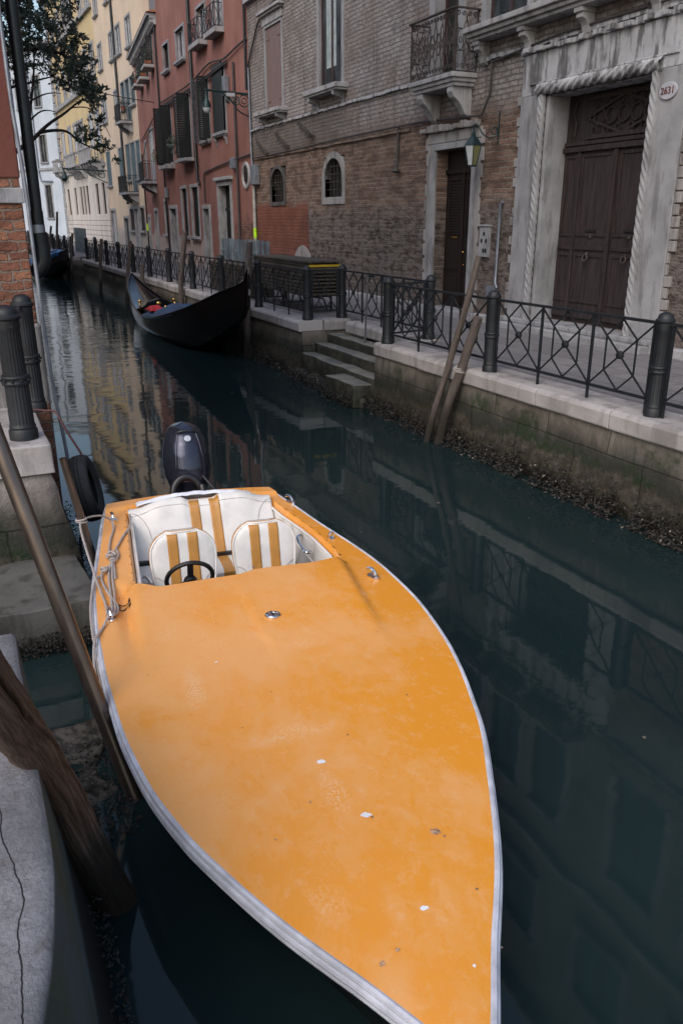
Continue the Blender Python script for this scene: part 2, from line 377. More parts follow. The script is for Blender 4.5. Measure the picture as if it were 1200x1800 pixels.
def orange(name='orange_gelcoat'):
    g = G(name, .28, 0, .5); p = g.obj()
    n1 = g.noi(p, 1.1, 5, .62, .3); n2 = g.noi(g.scl(p, (1, 1.6, 1)), 5.5, 8, .74, .5); n3 = g.noi(p, 13, 7, .78, .3)
    px_, py_, pz_ = g.sep(p); bias = g.ma('ADD', g.ma('MULTIPLY', py_, -.085), g.ma('MULTIPLY', g.ss(px_, 1.9, 2.9), .045))
    film = g.ss(g.ma('ADD', g.ma('ADD', n1, bias), g.ma('MULTIPLY', g.ma('SUBTRACT', n2, .5), .42)), .40, .68)      # chalky oxidised film
    cc = g.mix(g.ma('MULTIPLY', film, .72), (.76, .290, .024), (.77, .385, .145))
    cc = g.mix(g.ma('MULTIPLY', g.ss(n3, .52, .64), .30), cc, (.78, .44, .21))
    ring = g.ma('ABSOLUTE', g.ma('SUBTRACT', g.noi(p, 4.6, 5, .6, .8), .5)); cc = g.mix(g.ma('MULTIPLY', g.ma('SUBTRACT', 1.0, g.ss(ring, .0, .018)), .22), cc, (.70, .26, .03))
    spk = g.noi(p, 75, 4, .75); warp = g.vadd(p, g.scl(g.noi(p, 5, 4, .6, col=True), (.22, .22, 0)))
    for (sx_, sy_, ax_, ay_, k_) in ((3.25, -.50, .24, .07, .9), (3.83, -.10, .09, .34, .6), (4.33, -.05, .26, .08, .7), (3.0, .25, .10, .25, .35), (4.9, -.25, .2, .12, .4), (2.6, -.55, .16, .10, .35)):
        dv = g.n('VectorMath', {0: g.scl(g.vadd(warp, (-sx_ - .11, -sy_ - .11, 0)), (1 / ax_, 1 / ay_, 0))}, operation='LENGTH').outputs['Value']
        cc = g.mix(g.ma('MULTIPLY', g.ma('MULTIPLY', g.ma('SUBTRACT', 1.0, g.ss(dv, .15, 1.0)), g.ss(spk, .46, .62)), k_ * .65), cc, (.84, .62, .42))
    scr = g.noi(g.scl(p, (3, 60, 3)), 1.5, 3, .6, 1.5); cc = g.mix(g.ma('MULTIPLY', g.ss(scr, .66, .70), .20), cc, (.82, .55, .32))
    ch = film
    vo = g.n('TexVoronoi', {'Vector': p, 'Scale': 6.5, 'Randomness': 1.0}); 
    dot = g.ma('MULTIPLY', g.ma('LESS_THAN', vo.outputs['Distance'], .028), g.ma('GREATER_THAN', g.noi(p, 7.3, 1), .52))
    cc = g.mix(dot, cc, (.16, .06, .02))
    g.col(cc)
    g.ro(g.ma('ADD', .16, g.ma('ADD', g.ma('MULTIPLY', n3, .12), g.ma('MULTIPLY', ch, .26))))
    g.nrm(g.bump(g.ma('ADD', g.noi(p, 2.2, 3, .5), g.ma('MULTIPLY', g.noi(p, 120, 2), .03)), .16, .012))
    return g.m
MAT['orange'] = orange(); MAT['hullshade'] = simple('shaded_hull_black', (.012, .012, .014), .3, 0, .3, 4)  # near-black hull colour stands in for the shade below the rub rail
MAT['rubber_white'] = simple('white_rub_rail', (.50, .51, .57), .45, 0, .22, 7, .3, 60, .003)
MAT['chip'] = simple('bare_gelcoat_chip', (.78, .78, .80), .5, 0, .1)
MAT['chip_dark'] = simple('dark_chip_spot', (.16, .12, .11), .6, 0, .3)
def vinyl(name, c):
    g = G(name, .42, 0, .45); p = g.obj()
    g.col(g.mix(g.ss(g.noi(p, 5, 4, .6), .35, .7), c, tuple(v * .84 for v in c)))
    g.nrm(g.bump(g.ma('ADD', g.ma('MULTIPLY', g.noi(p, 260, 2), .12), g.noi(p, 9, 4, .6)), .55, .010)); return g.m
MAT['vinyl'] = vinyl('cream_vinyl', (.74, .71, .68)); MAT['tan'] = vinyl('caramel_vinyl', (.50, .235, .055))
def pleat():
    g = G('pleated_vinyl', .45); p = g.obj(); x, y, z = g.sep(p)
    w = g.ma('ABSOLUTE', g.ma('SINE', g.ma('MULTIPLY', y, 95.0)))
    g.col(g.mix(g.ma('POWER', w, .5), (.42, .39, .36), (.72, .69, .66))); g.nrm(g.bump(w, .5, .01)); return g.m
MAT['pleat'] = pleat()
MAT['chrome'] = simple('chrome', (.75, .75, .78), .12, 1, .05, 6, .05)
MAT['blackpl'] = simple('black_plastic', (.012, .012, .014), .38, 0, .3, 9, .2, 200, .001)
MAT['cowl'] = simple('engine_paint', (.042, .045, .066), .13, .6, .1, 3, .04, 8, .01)
MAT['emblem'] = simple('silver_badge', (.5, .52, .56), .45, .6, .1)
MAT['cloth'] = simple('white_cloth', (.70, .72, .80), .9, 0, .08, 9, .5, 18, .01)
def rope():
    g = G('rope', .9); p = g.obj(); 
    w = g.n('TexWave', {'Vector': p, 'Scale': 60.0, 'Distortion': 2.0}).outputs['Fac']
    g.col(g.mix(w, (.30, .25, .23), (.60, .54, .51))); g.nrm(g.bump(w, .7, .004)); return g.m
MAT['rope'] = rope()
MAT['tyre'] = simple('tyre_rubber', (.022, .021, .022), .75, 0, .4, 8, .4, 50, .004)
MAT['iron'] = simple('painted_iron', (.0085, .0105, .014), .55, .0, .35, 7, .35, 70, .004, obj=False)
MAT['iron_rust'] = simple('rusty_iron', (.055, .045, .042), .7, .2, .4, 7, .35, 70, .004, obj=False)
MAT['bronze'] = None
def steel():
    g = G('brown_steel_tube', .3, .85); p = g.obj()
    g.col(g.mix(g.ss(g.noi(g.scl(p, (1, 1, .15)), 14, 4), .3, .7), (.20, .155, .13), (.12, .095, .085)))
    g.ro(g.ma('ADD', .24, g.ma('MULTIPLY', g.noi(p, 9, 4), .2))); return g.m
MAT['bronze'] = steel()
def wood(name, c, c2, ax=(8, 8, .7), rough=.85, b=.8, wet=True):
    g = G(name, rough, 0, .3); p = g.n('Attribute', attribute_name='gr').outputs['Vector'] if wet else g.obj(); P_ = g.pos(); x, y, z = g.sep(P_)
    gr = g.noi(g.scl(p, ax), 2.2, 7, .72, .5); fine = g.noi(g.scl(p, tuple(a * 4 for a in ax)), 2.2, 4, .7)
    cc = g.mix(g.ss(gr, .32, .66), c, c2); cc = g.mix(g.ma('MULTIPLY', g.ss(fine, .5, .75), .6), cc, tuple(v * .35 for v in c))
    if wet:
        k = g.ma('SUBTRACT', 1.0, g.ss(g.ma('ADD', z, g.ma('MULTIPLY', g.noi(P_, 3, 4), -.35)), .12, .5)); cc = g.mix(g.ma('MULTIPLY', k, .85), cc, (.02, .018, .014))
    g.col(cc); g.nrm(g.bump(g.ma('ADD', gr, g.ma('MULTIPLY', fine, .5)), b, .02)); return g.m
MAT['pile'] = wood('dark_pile_wood', (.038, .024, .018), (.20, .135, .10), (30, 30, 1.3), b=1.0)
MAT['stake'] = wood('grey_stake_wood', (.06, .046, .04), (.16, .13, .115), (30, 30, 1.6))
def door(name, c, c2):
    g = G(name, .62, 0, .35); p = g.pos()
    gr = g.noi(g.scl(p, (9, 9, .8)), 2.0, 6, .7); sc = g.noi(g.scl(p, (30, 30, 5)), 1.6, 4, .7)
    cc = g.mix(g.ss(gr, .35, .65), c, c2); cc = g.mix(g.ma('MULTIPLY', g.ss(sc, .66, .74), .55), cc, (.26, .22, .21))
    g.col(cc); g.nrm(g.bump(gr, .4, .008)); return g.m
MAT['bigdoor'] = door('aged_brown_door', (.018, .0135, .0145), (.042, .031, .032)); MAT['dkdoor'] = door('dark_red_door', (.008, .005, .0045), (.017, .009, .008))
MAT['green_worn'] = door('worn_dark_green_paint', (.010, .015, .016), (.035, .038, .036)); MAT['whiteshut'] = simple('pale_shutter', (.40, .41, .44), .6); MAT['louvshut'] = simple('grey_shutter', (.16, .16, .18), .6)
MAT['green_door'] = door('dark_green_paint', (.008, .010, .011), (.014, .018, .019))
MAT['brownshut'] = door('mauve_brown_shutter', (.155, .105, .10), (.19, .135, .125)); MAT['tealshut'] = door('teal_grey_shutter', (.07, .11, .13), (.10, .15, .17))
MAT['winframe'] = simple('dark_window_frame', (.045, .025, .025), .5); MAT['wintan'] = simple('white_window_frame', (.42, .42, .45), .5)
def glass():
    g = G('window_glass', .06, 0, .8); p = g.pos()
    g.col(g.mix(g.ss(g.noi(p, 1.6, 3), .35, .7), (.012, .016, .02), (.05, .065, .075))); g.b.inputs['IOR'].default_value = 1.6
    g.nrm(g.bump(g.noi(p, 1.4, 2), .08, .03)); return g.m
MAT['glass'] = glass(); MAT['dark'] = simple('dark_interior', (.008, .007, .007), .8)
MAT['curtain'] = simple('curtain', (.30, .34, .35), .9, 0, .15, 5)
MAT['pipe_grey'] = simple('grey_conduit', (.22, .24, .28), .45, .5, .2); MAT['pipe_dark'] = simple('dark_downpipe', (.012, .015, .019), .4, .2, .4, 3)
MAT['pipe_pale'] = simple('pale_pipe', (.34, .33, .30), .6); MAT['cable'] = simple('cable', (.05, .045, .045), .7)
MAT['lampgreen'] = simple('verdigris_iron', (.014, .034, .036), .45, .4, .4, 18); MAT['lampglass'] = None
def lg():
    g = G('amber_glass', .2); g.col((.16, .155, .075)); g.b.inputs['Alpha'].default_value = 1.0; return g.m
MAT['lampglass'] = lg(); MAT['lampclear'] = simple('frosted_glass', (.42, .45, .47), .25, 0, .1)
MAT['enamel'] = simple('enamel_plate', (.37, .37, .41), .35, 0, .1, 5); MAT['redpaint'] = simple('red_brown_numerals', (.11, .025, .022), .6); MAT['blacktext'] = simple('black_lettering', (.03, .018, .012), .5)
MAT['gond'] = simple('black_lacquer', (.006, .006, .007), .13, 0, .3, 3, .05, 8, .01); MAT['gold'] = simple('gilt_brass', (.65, .42, .12), .25, 1, .2)
MAT['redcl'] = simple('red_cushion', (.35, .015, .02), .7); MAT['bluecl'] = simple('navy_cover', (.022, .045, .095), .75, 0, .3, 5, .6, 9, .03)
MAT['bluetarp'] = simple('blue_tarp', (.035, .16, .42), .5, 0, .35, 4, .6, 8, .03); MAT['palecl'] = simple('pale_blue_tarp', (.24, .31, .46), .6, 0, .2, 6, .6, 10, .03)
MAT['plank'] = wood('walkway_plank', (.045, .036, .03), (.10, .085, .07), (6, .6, 6), wet=False); MAT['yel'] = simple('yellow_edge_paint', (.55, .36, .02), .6, 0, .2)
MAT['barrier'] = simple('galvanised_steel', (.16, .20, .23), .5, .35, .35, 3); MAT['hivis'] = simple('lime_tag', (.45, .85, .02), .6)
MAT['mussel'] = simple('mussel_shell', (.020, .017, .014), .6, 0, .7, 30, .5, 90, .01, obj=False)
MAT['mussel_pale'] = simple('pale_shell', (.17, .15, .125), .6, 0, .5, 30, .5, 90, .01, obj=False)
MAT['terracotta'] = simple('roof_tile', (.30, .13, .08), .85); MAT['pot'] = simple('flower_pot', (.30, .10, .05), .8)
def leaf():
    g = G('leaf', .5, 0, .4); r = g.n('ObjectInfo').outputs['Random']; p = g.obj()
    g.col(g.mix(g.ss(g.noi(p, 2.6, 3), .35, .65), (.032, .052, .038), (.12, .148, .115))); return g.m
MAT['leaf'] = leaf(); MAT['leaf2'] = simple('olive_leaf', (.11, .11, .035), .6, 0, .4, 20, 0)
MAT['bark'] = simple('bark', (.03, .024, .022), .9, 0, .4, 12, .6, 30, .02)
MAT['wheel'] = simple('black_wheel', (.008, .008, .009), .45); MAT['soil'] = simple('junk_wood', (.14, .085, .055), .9, 0, .5, 4, .6, 12, .03)
# ================================================================ SETTING
m = MB(); m.grid(lambda u, v: (-40 + 90 * u, -25 + 170 * v, 0), 2, 2)
struct('water', m, MAT['water'], fix=False)
m = MB(); m.box(-60, 80, -40, 200, -2.2, -1.6); struct('canal_bed', m, MAT['soil'])
# right bank paving (with the recess for the water steps)
m = MB()
for a in ((6.42, 9.6, -2, 11.9), (7.35, 9.6, 11.9, 15.2), (6.42, 9.9, 15.2, 44.5)): m.box(a[0], a[1], a[2], a[3], -1.6, 1.09)
m.box(7.2, 9.95, 44.5, 47.5, -1.6, 1.09); m.box(6.05, 12.5, 47.5, 96, -1.6, 1.088); m.box(9.9, 12.5, 40, 47.5, -1.6, 1.086)
struct('pavement', m, MAT['paving'])

# right quay wall: body + individual coping stones
def run_quay(root, name, path, inward, mat_body, ztop=1.1, batter=.06, th=.2, cw=.42, over=.05, step=1.45, mcope=None, zbase=-1.6):
    pass
qw = thing('quay_wall', 'long stone quay wall with pale coping along the right side of the canal', 'quay wall', (6.2, 2, 0))
def body(P0, P1, ztop=.9, th=.5):
    P0 = Vector((P0[0], P0[1], 0)); P1 = Vector((P1[0], P1[1], 0)); d = (P1 - P0).normalized(); nrm = Vector((-d.y, d.x, 0))
    L = (P1 - P0).length; nu = max(2, int(L / .25))
    def f(u, v):
        z = -1.2 + (ztop + 1.2) * v; q = P0 + d * (L * u)
        o = .10 * (1 - v) + .05 * mnoise.noise(Vector((q.x * 1.3, q.y * 1.3, z * 2.2))) * (1 - v * .6)
        return q + nrm * o + Vector((0, 0, z))
    mb = MB(); mb.grid(f, nu, 14)
    a = P0 - nrm * th; b = P1 - nrm * th
    mb.box(0, 0, 0, 0, 0, 0) if False else None
    i = [mb.P(p) for p in (P0 + Vector((0, 0, ztop)), P1 + Vector((0, 0, ztop)), b + Vector((0, 0, ztop)), a + Vector((0, 0, ztop)))]; mb.F(*i)
    return mb
def merge(*ms):
    o = MB()
    for q in ms:
        k = len(o.v); o.v += q.v; o.f += [tuple(i + k for i in f) for f in q.f]
    return o
obj('wall_face', merge(body((6.16, -2), (6.16, 11.95)), body((6.16, 11.95), (7.25, 11.95)), body((7.25, 15.15), (6.16, 15.15)), body((6.16, 15.15), (6.16, 44.5)),
    body((6.16, 44.5), (7.2, 44.5)), body((7.2, 47.3), (5.95, 47.3)), body((5.95, 47.3), (5.95, 92))), MAT['quay'], qw, smooth=True)
def cope(root, P0, P1, z0=.89, z1=1.1, w=.46, over=.06, cuts=None, seed=0, mat='coping', side=1, name='coping_stone'):
    rnd = random.Random(seed)
    P0 = Vector((P0[0], P0[1], 0)); P1 = Vector((P1[0], P1[1], 0)); d = (P1 - P0).normalized(); nr = Vector((-d.y, d.x, 0)) * side; L = (P1 - P0).length
    t = 0
    while t < L - .05:
        l = rnd.uniform(1.1, 2.1)
        if t + l > L - .5: l = L - t
        g_ = .006; j = rnd.uniform(-.008, .008); dz = rnd.uniform(-.006, .006)
        mb = MB(); A = P0 + d * (t + g_); n_ = max(2, int(l / .2))
        ll = l - 2 * g_
        T = Matrix(((d.x, nr.x, 0, A.x), (d.y, nr.y, 0, A.y), (0, 0, 1, 0), (0, 0, 0, 1)))
        mb.M = T
        # rounded worn nose profile
        prof = [(-w, z0), (over - .01, z0), (over, z0 + .02), (over + .004, z1 - .05), (over - .015, z1 - .014), (over - .05, z1), (-w, z1)]
        rings = []
        for k in range(n_ + 1):
            u = ll * k / n_
            rings.append([mb.P((u, q[0] + j + (.008 * mnoise.noise(Vector((A.x * 3 + u * 3 * d.x, A.y * 3 + u * 3 * d.y, q[1] * 9))) if q[0] > 0 else 0), q[1] + dz + (.004 * mnoise.noise(Vector((A.y + u, q[0] * 5, 3))))) ) for q in prof])
        for a, b in zip(rings, rings[1:]):
            for q in range(len(prof)): mb.F(a[q], a[(q + 1) % len(prof)], b[(q + 1) % len(prof)], b[q])
        mb.F(*rings[0]); mb.F(*rings[-1][::-1])
        obj(name, mb, MAT[mat], root, bevel=.006)
        t += l
cope(qw, (6.16, -1), (6.16, 11.93), seed=3)
cope(qw, (6.62, 12.0), (7.22, 12.0), seed=5, w=.3)
cope(qw, (7.22, 12.33), (7.22, 14.75), seed=6, w=.25, over=.3)
cope(qw, (7.22, 15.15), (6.62, 15.15), seed=7, w=.4)
cope(qw, (6.16, 15.16), (6.16, 44.4), seed=8)
cope(qw, (6.7, 44.4), (7.2, 44.4), seed=9, w=.3); cope(qw, (5.95, 47.4), (5.95, 90), seed=11)

# steps to the water
st = thing('water_steps', 'four worn stone steps going down into the canal in a notch of the quay', 'steps', (6.6, 12.5, 0))
def stone_block(x0, x1, y0, y1, z0, z1, nz=.02, seed=0, k=6):
    mb = MB()
    def jit(p):
        p = Vector(p); q = p * 2.3 + Vector((seed, 0, 0))
        return p + Vector((mnoise.noise(q), mnoise.noise(q + Vector((9, 0, 0))), mnoise.noise(q + Vector((0, 9, 0))))) * nz
    nx = max(2, int((x1 - x0) / .15)); ny = max(2, int((y1 - y0) / .15)); nzz = max(1, int((z1 - z0) / .15))
    L = lambda a, b, t: a + (b - a) * t
    mb.grid(lambda u, v: jit((L(x0, x1, u), L(y0, y1, v), z1)), nx, ny); mb.grid(lambda u, v: jit((L(x0, x1, u), L(y0, y1, v), z0)), nx, ny)
    mb.grid(lambda u, v: jit((x0, L(y0, y1, u), L(z0, z1, v))), ny, nzz); mb.grid(lambda u, v: jit((x1, L(y0, y1, u), L(z0, z1, v))), ny, nzz)
    mb.grid(lambda u, v: jit((L(x0, x1, u), y0, L(z0, z1, v))), nx, nzz); mb.grid(lambda u, v: jit((L(x0, x1, u), y1, L(z0, z1, v))), nx, nzz)
    return mb
def weld(o, d=.0005):
    import bmesh
    b = bmesh.new(); b.from_mesh(o.data); bmesh.ops.remove_doubles(b, verts=b.verts, dist=d); bmesh.ops.recalc_face_normals(b, faces=b.faces); b.to_mesh(o.data); b.free(); return o
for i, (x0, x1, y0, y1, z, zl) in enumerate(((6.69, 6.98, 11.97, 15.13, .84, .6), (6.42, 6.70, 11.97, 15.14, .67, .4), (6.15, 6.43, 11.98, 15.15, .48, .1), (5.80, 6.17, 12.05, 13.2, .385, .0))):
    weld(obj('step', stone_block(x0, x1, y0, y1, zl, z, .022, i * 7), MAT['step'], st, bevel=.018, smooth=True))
weld(obj('base', stone_block(5.95, 6.9, 11.97, 15.12, -.5, .14, .09, 44), MAT['quay'], st, smooth=True))

# mussel crust
def shells(name, pts, label, m1, n=900, s=(.012, .03)):
    mb = MB()
    for k in range(n):
        c = Vector(pts()); r = random.uniform(*s) * random.choice((.6, 1, 1, 1.3))
        T = Matrix.Translation(c) @ Matrix.Rotation(random.uniform(0, 6.28), 4, 'Z') @ Matrix.Rotation(random.uniform(-1.2, 1.2), 4, 'X') @ Matrix.Rotation(random.uniform(-.8, .8), 4, 'Y')
        i = [mb.P(T @ Vector(q)) for q in ((-r, 0, 0), (0, -r * .5, 0), (r, 0, 0), (0, r * .5, 0), (0, 0, r * .45), (0, 0, -r * .3))]
        for q in ((0, 1, 4), (1, 2, 4), (2, 3, 4), (3, 0, 4), (1, 0, 5), (2, 1, 5), (3, 2, 5), (0, 3, 5)): mb.F(*[i[j] for j in q])
    o = obj(name, mb, m1, loc=(pts()[0], pts()[1], 0)); tag(o, label, 'mussels', kind='stuff'); return o
def band_pts():
    y = 3 + 26 * random.random() ** 1.7
    if 12 < y < 15.1:
        if y > 13.2 and random.random() < .7: return (random.uniform(5.78, 6.14), y, random.uniform(.12, .22))
        x = random.uniform(5.66, 5.9); return (x, y, random.uniform(.0, .22))
    t = mnoise.noise(Vector((y * .9, 3, 0))) * .1
    for _ in range(3):
        if mnoise.noise(Vector((y * 3.1, 0, 0))) + .5 * mnoise.noise(Vector((y * 9, 4, 0))) > random.uniform(-.5, .25): break
        y = 3 + 26 * random.random() ** 1.7
    z = min(abs(random.gauss(.10, .10)), .42) + t * .5
    return (6.08 - .06 * (1 - z) + random.uniform(-.07, .02) - max(0, .12 - z) * .6, y, z)
shells('mussel_crust', band_pts, 'dark crust of mussels and oysters along the foot of the right quay wall', MAT['mussel'], 13000, (.010, .032))
shells('pale_oyster_shells', band_pts, 'scattered pale shells among the mussels on the right quay wall', MAT['mussel_pale'], 500, (.010, .026))

def floaters():
    rnd = random.Random(4); mb = MB()
    for k in range(150):
        x = rnd.uniform(1.5, 6.0); y = rnd.uniform(1.2, 24) ; r_ = rnd.uniform(.003, .011) * (1 if rnd.random() < .9 else 2.4)
        if x < 3.2 and y < 8: continue
        a = rnd.uniform(0, 6.3); i = [mb.P((x + r_ * math.cos(a + t) * (1 if t % 2 else .5), y + r_ * math.sin(a + t), .004 + .002 * (t % 2))) for t in range(6)]; mb.F(*i)
    o = obj('floating_debris', mb, MAT['mussel_pale'], loc=(4, 8, 0)); tag(o, 'tiny pale specks of debris floating on the dark canal water', 'debris', kind='stuff')
floaters()
# ---------------------------------------------------------------- left bank
def lp():
    lb = thing('quay_platform', 'pale grey cracked stone quay edge in the bottom left corner', 'quay', (-.5, 1.5, 0))
    nu = 50
    def edge(y): q = max(0, 2.10 - max(y, .9)); return .028 - .22 * q * q - .45 * max(0, .9 - y) + .004 * mnoise.noise(Vector((y * 3, 1, 1)))
    prof = [(-2.2, 1.3), (-1.2, 1.3), (-.6, 1.3), (-.3, 1.301), (-.1, 1.30), (-.02, 1.298), (-.004, 1.285), (0, 1.26), (.012, 1.1), (.036, .8), (.055, .62), (.062, .57), (.068, .50), (.10, .3), (.15, 0), (.25, -.6)]
    mb = MB()
    def f(u, v):
        y = -2.5 + 5.95 * u; k = v * (len(prof) - 1); i = min(int(k), len(prof) - 2); t = k - i
        a = prof[i][0] * (1 - t) + prof[i + 1][0] * t; z = prof[i][1] * (1 - t) + prof[i + 1][1] * t
        return (edge(y) + a, y, z + .004 * mnoise.noise(Vector((a * 8, y * 8, z * 4))))
    mb.grid(f, 90, (len(prof) - 1) * 2)
    mb.prism([(edge(3.45) + a, z) for a, z in prof] + [(-2.2, -.6)], 3.44, 3.45, 'y')
    obj('slab', mb, MAT['quayslab'], lb, smooth=True, fix=True)
def quayslab():
    g = G('platform_stone', .85, 0, .25); p = g.pos(); x, y, z = g.sep(p)
    cc = g.mix(g.ss(g.noi(p, 2.6, 5, .65), .3, .7), (.155, .153, .165), (.26, .258, .28))
    cc = g.mix(g.ma('MULTIPLY', g.ss(g.noi(p, 55, 5, .75), .42, .62), .4), cc, (.10, .098, .10)); cc = g.mix(g.ma('MULTIPLY', g.ss(g.noi(p, 5, 5, .7), .55, .64), .45), cc, (.12, .105, .09))
    # crack: thin dark line wandering along the slab
    xo = g.ma('ADD', x, g.ma('ADD', g.ma('MULTIPLY', g.ma('SUBTRACT', g.noi(g.com(0.0, y, 0.0), 2.2, 5, .6), .5), .10), g.ma('ABSOLUTE', g.ma('MULTIPLY', g.ma('SUBTRACT', y, 1.85), .07))))
    cr = g.ma('MULTIPLY', g.ma('LESS_THAN', g.ma('ABSOLUTE', g.ma('ADD', xo, .072)), .0022), g.ma('GREATER_THAN', z, 1.2))
    cc = g.mix(cr, cc, (.02, .02, .02))
    w = g.ma('ADD', z, g.ma('MULTIPLY', g.ma('SUBTRACT', g.noi(p, 3, 4), .5), .2))
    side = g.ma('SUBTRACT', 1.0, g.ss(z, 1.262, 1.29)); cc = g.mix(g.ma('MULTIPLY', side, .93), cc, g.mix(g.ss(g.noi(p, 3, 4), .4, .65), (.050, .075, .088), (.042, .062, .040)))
    cc = g.mix(g.ma('SUBTRACT', 1.0, g.ss(w, .55, .66)), cc, (.022, .022, .020))
    cc = g.mix(g.ma('SUBTRACT', 1.0, g.ss(w, .4, .6)), cc, (.018, .014, .012))
    g.col(cc); g.nrm(g.bump(g.ma('SUBTRACT', g.ma('ADD', g.noi(p, 42, 6, .75), g.ma('MULTIPLY', g.noi(p, 7, 4, .6), 1.5)), g.ma('MULTIPLY', cr, 2.0)), .9, .012)); return g.m
MAT['quayslab'] = quayslab(); lp(); MAT['step2'] = stone('wet_step_stone', (.125, .122, .112), (.04, .038, .032), .7, rough=.45); MAT['mudst'] = stone('dark_mud', (.045, .038, .029), (.012, .011, .01), .7, rough=.28, sc=2); MAT['rubble'] = stone('wet_rubble', (.085, .078, .068), (.014, .013, .011), .95, sc=2.2, th=.42)
m = MB(); m.box(-40, -2.1, -30, 7.5, -1.6, 1.28); struct('left_pavement', m, MAT['paving'])

# pier block with bollards
pr = thing('stone_pier', 'pale stone quay block on the left carrying two black bollards', 'quay', (-.5, 7.5, 0))
def taper(x0, x1t, x1b, y0t, y0b, y1, z0, z1, n=10, nz=.012):
    mb = MB()
    def X(z): return x1t + (x1b - x1t) * (z1 - z) / (z1 - z0)
    def Y(z): return y0t + (y0b - y0t) * (z1 - z) / (z1 - z0)
    def j(p): q = Vector(p); return q + Vector((mnoise.noise(q * 4), mnoise.noise(q * 4 + Vector((5, 5, 5))), .5 * mnoise.noise(q * 3 + Vector((1, 8, 5))))) * nz
    mb.grid(lambda u, v: j((x0 + (X(z0 + (z1 - z0) * v) - x0) * u, Y(z0 + (z1 - z0) * v), z0 + (z1 - z0) * v)), n * 2, n)
    mb.grid(lambda u, v: j((X(z0 + (z1 - z0) * v), Y(z0 + (z1 - z0) * v) + (y1 - Y(z0 + (z1 - z0) * v)) * u, z0 + (z1 - z0) * v)), n * 2, n)
    mb.grid(lambda u, v: j((x0 + (X(z1) - x0) * u, Y(z1) + (y1 - Y(z1)) * v, z1)), n * 2, n * 2)
    return mb
weld(obj('coping', taper(-2.2, .525, .535, 6.68, 6.68, 9, 1.06, 1.3), MAT['coping'], pr, smooth=True, bevel=.012))
weld(obj('lower_block', taper(-2.2, .50, .78, 6.71, 6.66, 9.2, -.3, 1.055, nz=.03), MAT['quay_l'], pr, smooth=True))
o = weld(obj('stone_step', stone_block(-2.2, .64, 5.72, 6.72, .02, .33, .03, 12), MAT['step2'] if 'step2' in MAT else MAT['step'], loc=(-.5, 6.2, 0), bevel=.015, smooth=True))
tag(o, 'broad grey stone landing step at water level beside the motorboat stern', 'step')
m = stone_block(-2.2, .33, 3.40, 5.85, -.6, -.022, .05, 31); m2 = stone_block(.06, .44, 3.75, 4.5, -.3, .03, .16, 3); 
o = weld(obj('mud_bank', m, MAT['mudst'] if 'mudst' in MAT else MAT['quay'], loc=(-.5, 4.5, 0), smooth=True)); o['kind'] = 'structure'
o = weld(obj('stone_block', m2, MAT['rubble'] if 'rubble' in MAT else MAT['stone_rough'], loc=(.25, 4.2, 0), smooth=True, bevel=.02)); tag(o, 'rough wet stone block just breaking the water behind the big timber pile', 'stone')
def lb_pts():
    r = random.random()
    if r < .45: return (random.uniform(-.5, .62), 5.72 + random.uniform(-.14, .02), random.uniform(-.0, .13))
    if r < .75: y = random.uniform(.9, 3.4); return (.09 - .2 * max(0, 2.07 - y) ** 2 + random.uniform(-.05, .14), y, random.uniform(0, .22))
    if r < .9: return (random.uniform(.05, .5), random.uniform(3.5, 4.5), random.uniform(0, .05))
    return (.72 + random.uniform(-.05, .06), random.uniform(6.6, 8.5), random.uniform(0, .25))
shells('mussel_clumps', lb_pts, 'black mussel clumps on the stonework of the left bank', MAT['mussel'], 4500, (.007, .018))

def fluted_bollard(root_label, x, y, z, h=1.05, r=.088, hole=False, lean=0.0, cat='bollard'):
    t = thing('bollard', root_label, cat, (x, y, z), 'cast iron bollards on the left quay')
    prof = bollard_prof(h, r)
    mb = MB(Matrix.Translation((x, y, z)) @ Matrix.Rotation(lean, 4, 'Y'))
    mb.lathe(prof[0], n=132, flute=22, fa=.05); obj('shaft', mb, MAT['iron'], t, smooth=True)
    mb = MB(Matrix.Translation((x, y, z)) @ Matrix.Rotation(lean, 4, 'Y')); mb.lathe(prof[1], n=32); obj('dome_cap', mb, MAT['iron'], t, smooth=True)
    mb = MB(Matrix.Translation((x, y, z)) @ Matrix.Rotation(lean, 4, 'Y')); mb.lathe(prof[2], n=32)
    for k in range(10):
        a = k * 2 * math.pi / 10; mb.ball((r * 1.1 * math.cos(a), r * 1.1 * math.sin(a), h * .46), r * .14, 6)
    obj('collar', mb, MAT['iron'], t, smooth=True)
    return t
def bollard_prof(h, r):
    sh = [(r * 1.16, 0), (r * 1.16, h * .07), (r * 1.04, h * .085), (r * 1.08, h * .10), (r * 1.0, h * .115), (r * .99, h * .13, 1), (r * .90, h * .82, 1), (r * .92, h * .835)]
    cap = [(r * .92, h * .83), (r * .94, h * .845), (r * .94, h * .90), (r * 1.0, h * .905), (r * 1.12, h * .915), (r * 1.12, h * .93), (r * 1.0, h * .94), (r * .93, h * .945)] + [(r * .93 * math.cos(a), h * .945 + r * .72 * math.sin(a)) for a in (.25, .5, .75, 1.0, 1.25, 1.5)]
    col = [(r * .95, h * .42), (r * 1.08, h * .425), (r * 1.12, h * .44), (r * 1.04, h * .45), (r * 1.04, h * .47), (r * 1.12, h * .48), (r * 1.08, h * .495), (r * .93, h * .50)]
    return sh, cap, col
b1 = fluted_bollard('black fluted iron bollard nearest the edge of the stone block', .352, 6.97, 1.3, 1.06, .098, lean=-.012)
m = MB(); m.box(.352 - .006 - .012, .352 + .022, 6.97 - .096, 6.97 - .080, 2.20, 2.225); obj('socket_hole', m, MAT['dark'], b1)
b2 = fluted_bollard('black fluted iron bollard standing close against the brick corner', .54, 8.02, 1.3, 1.06, .09)
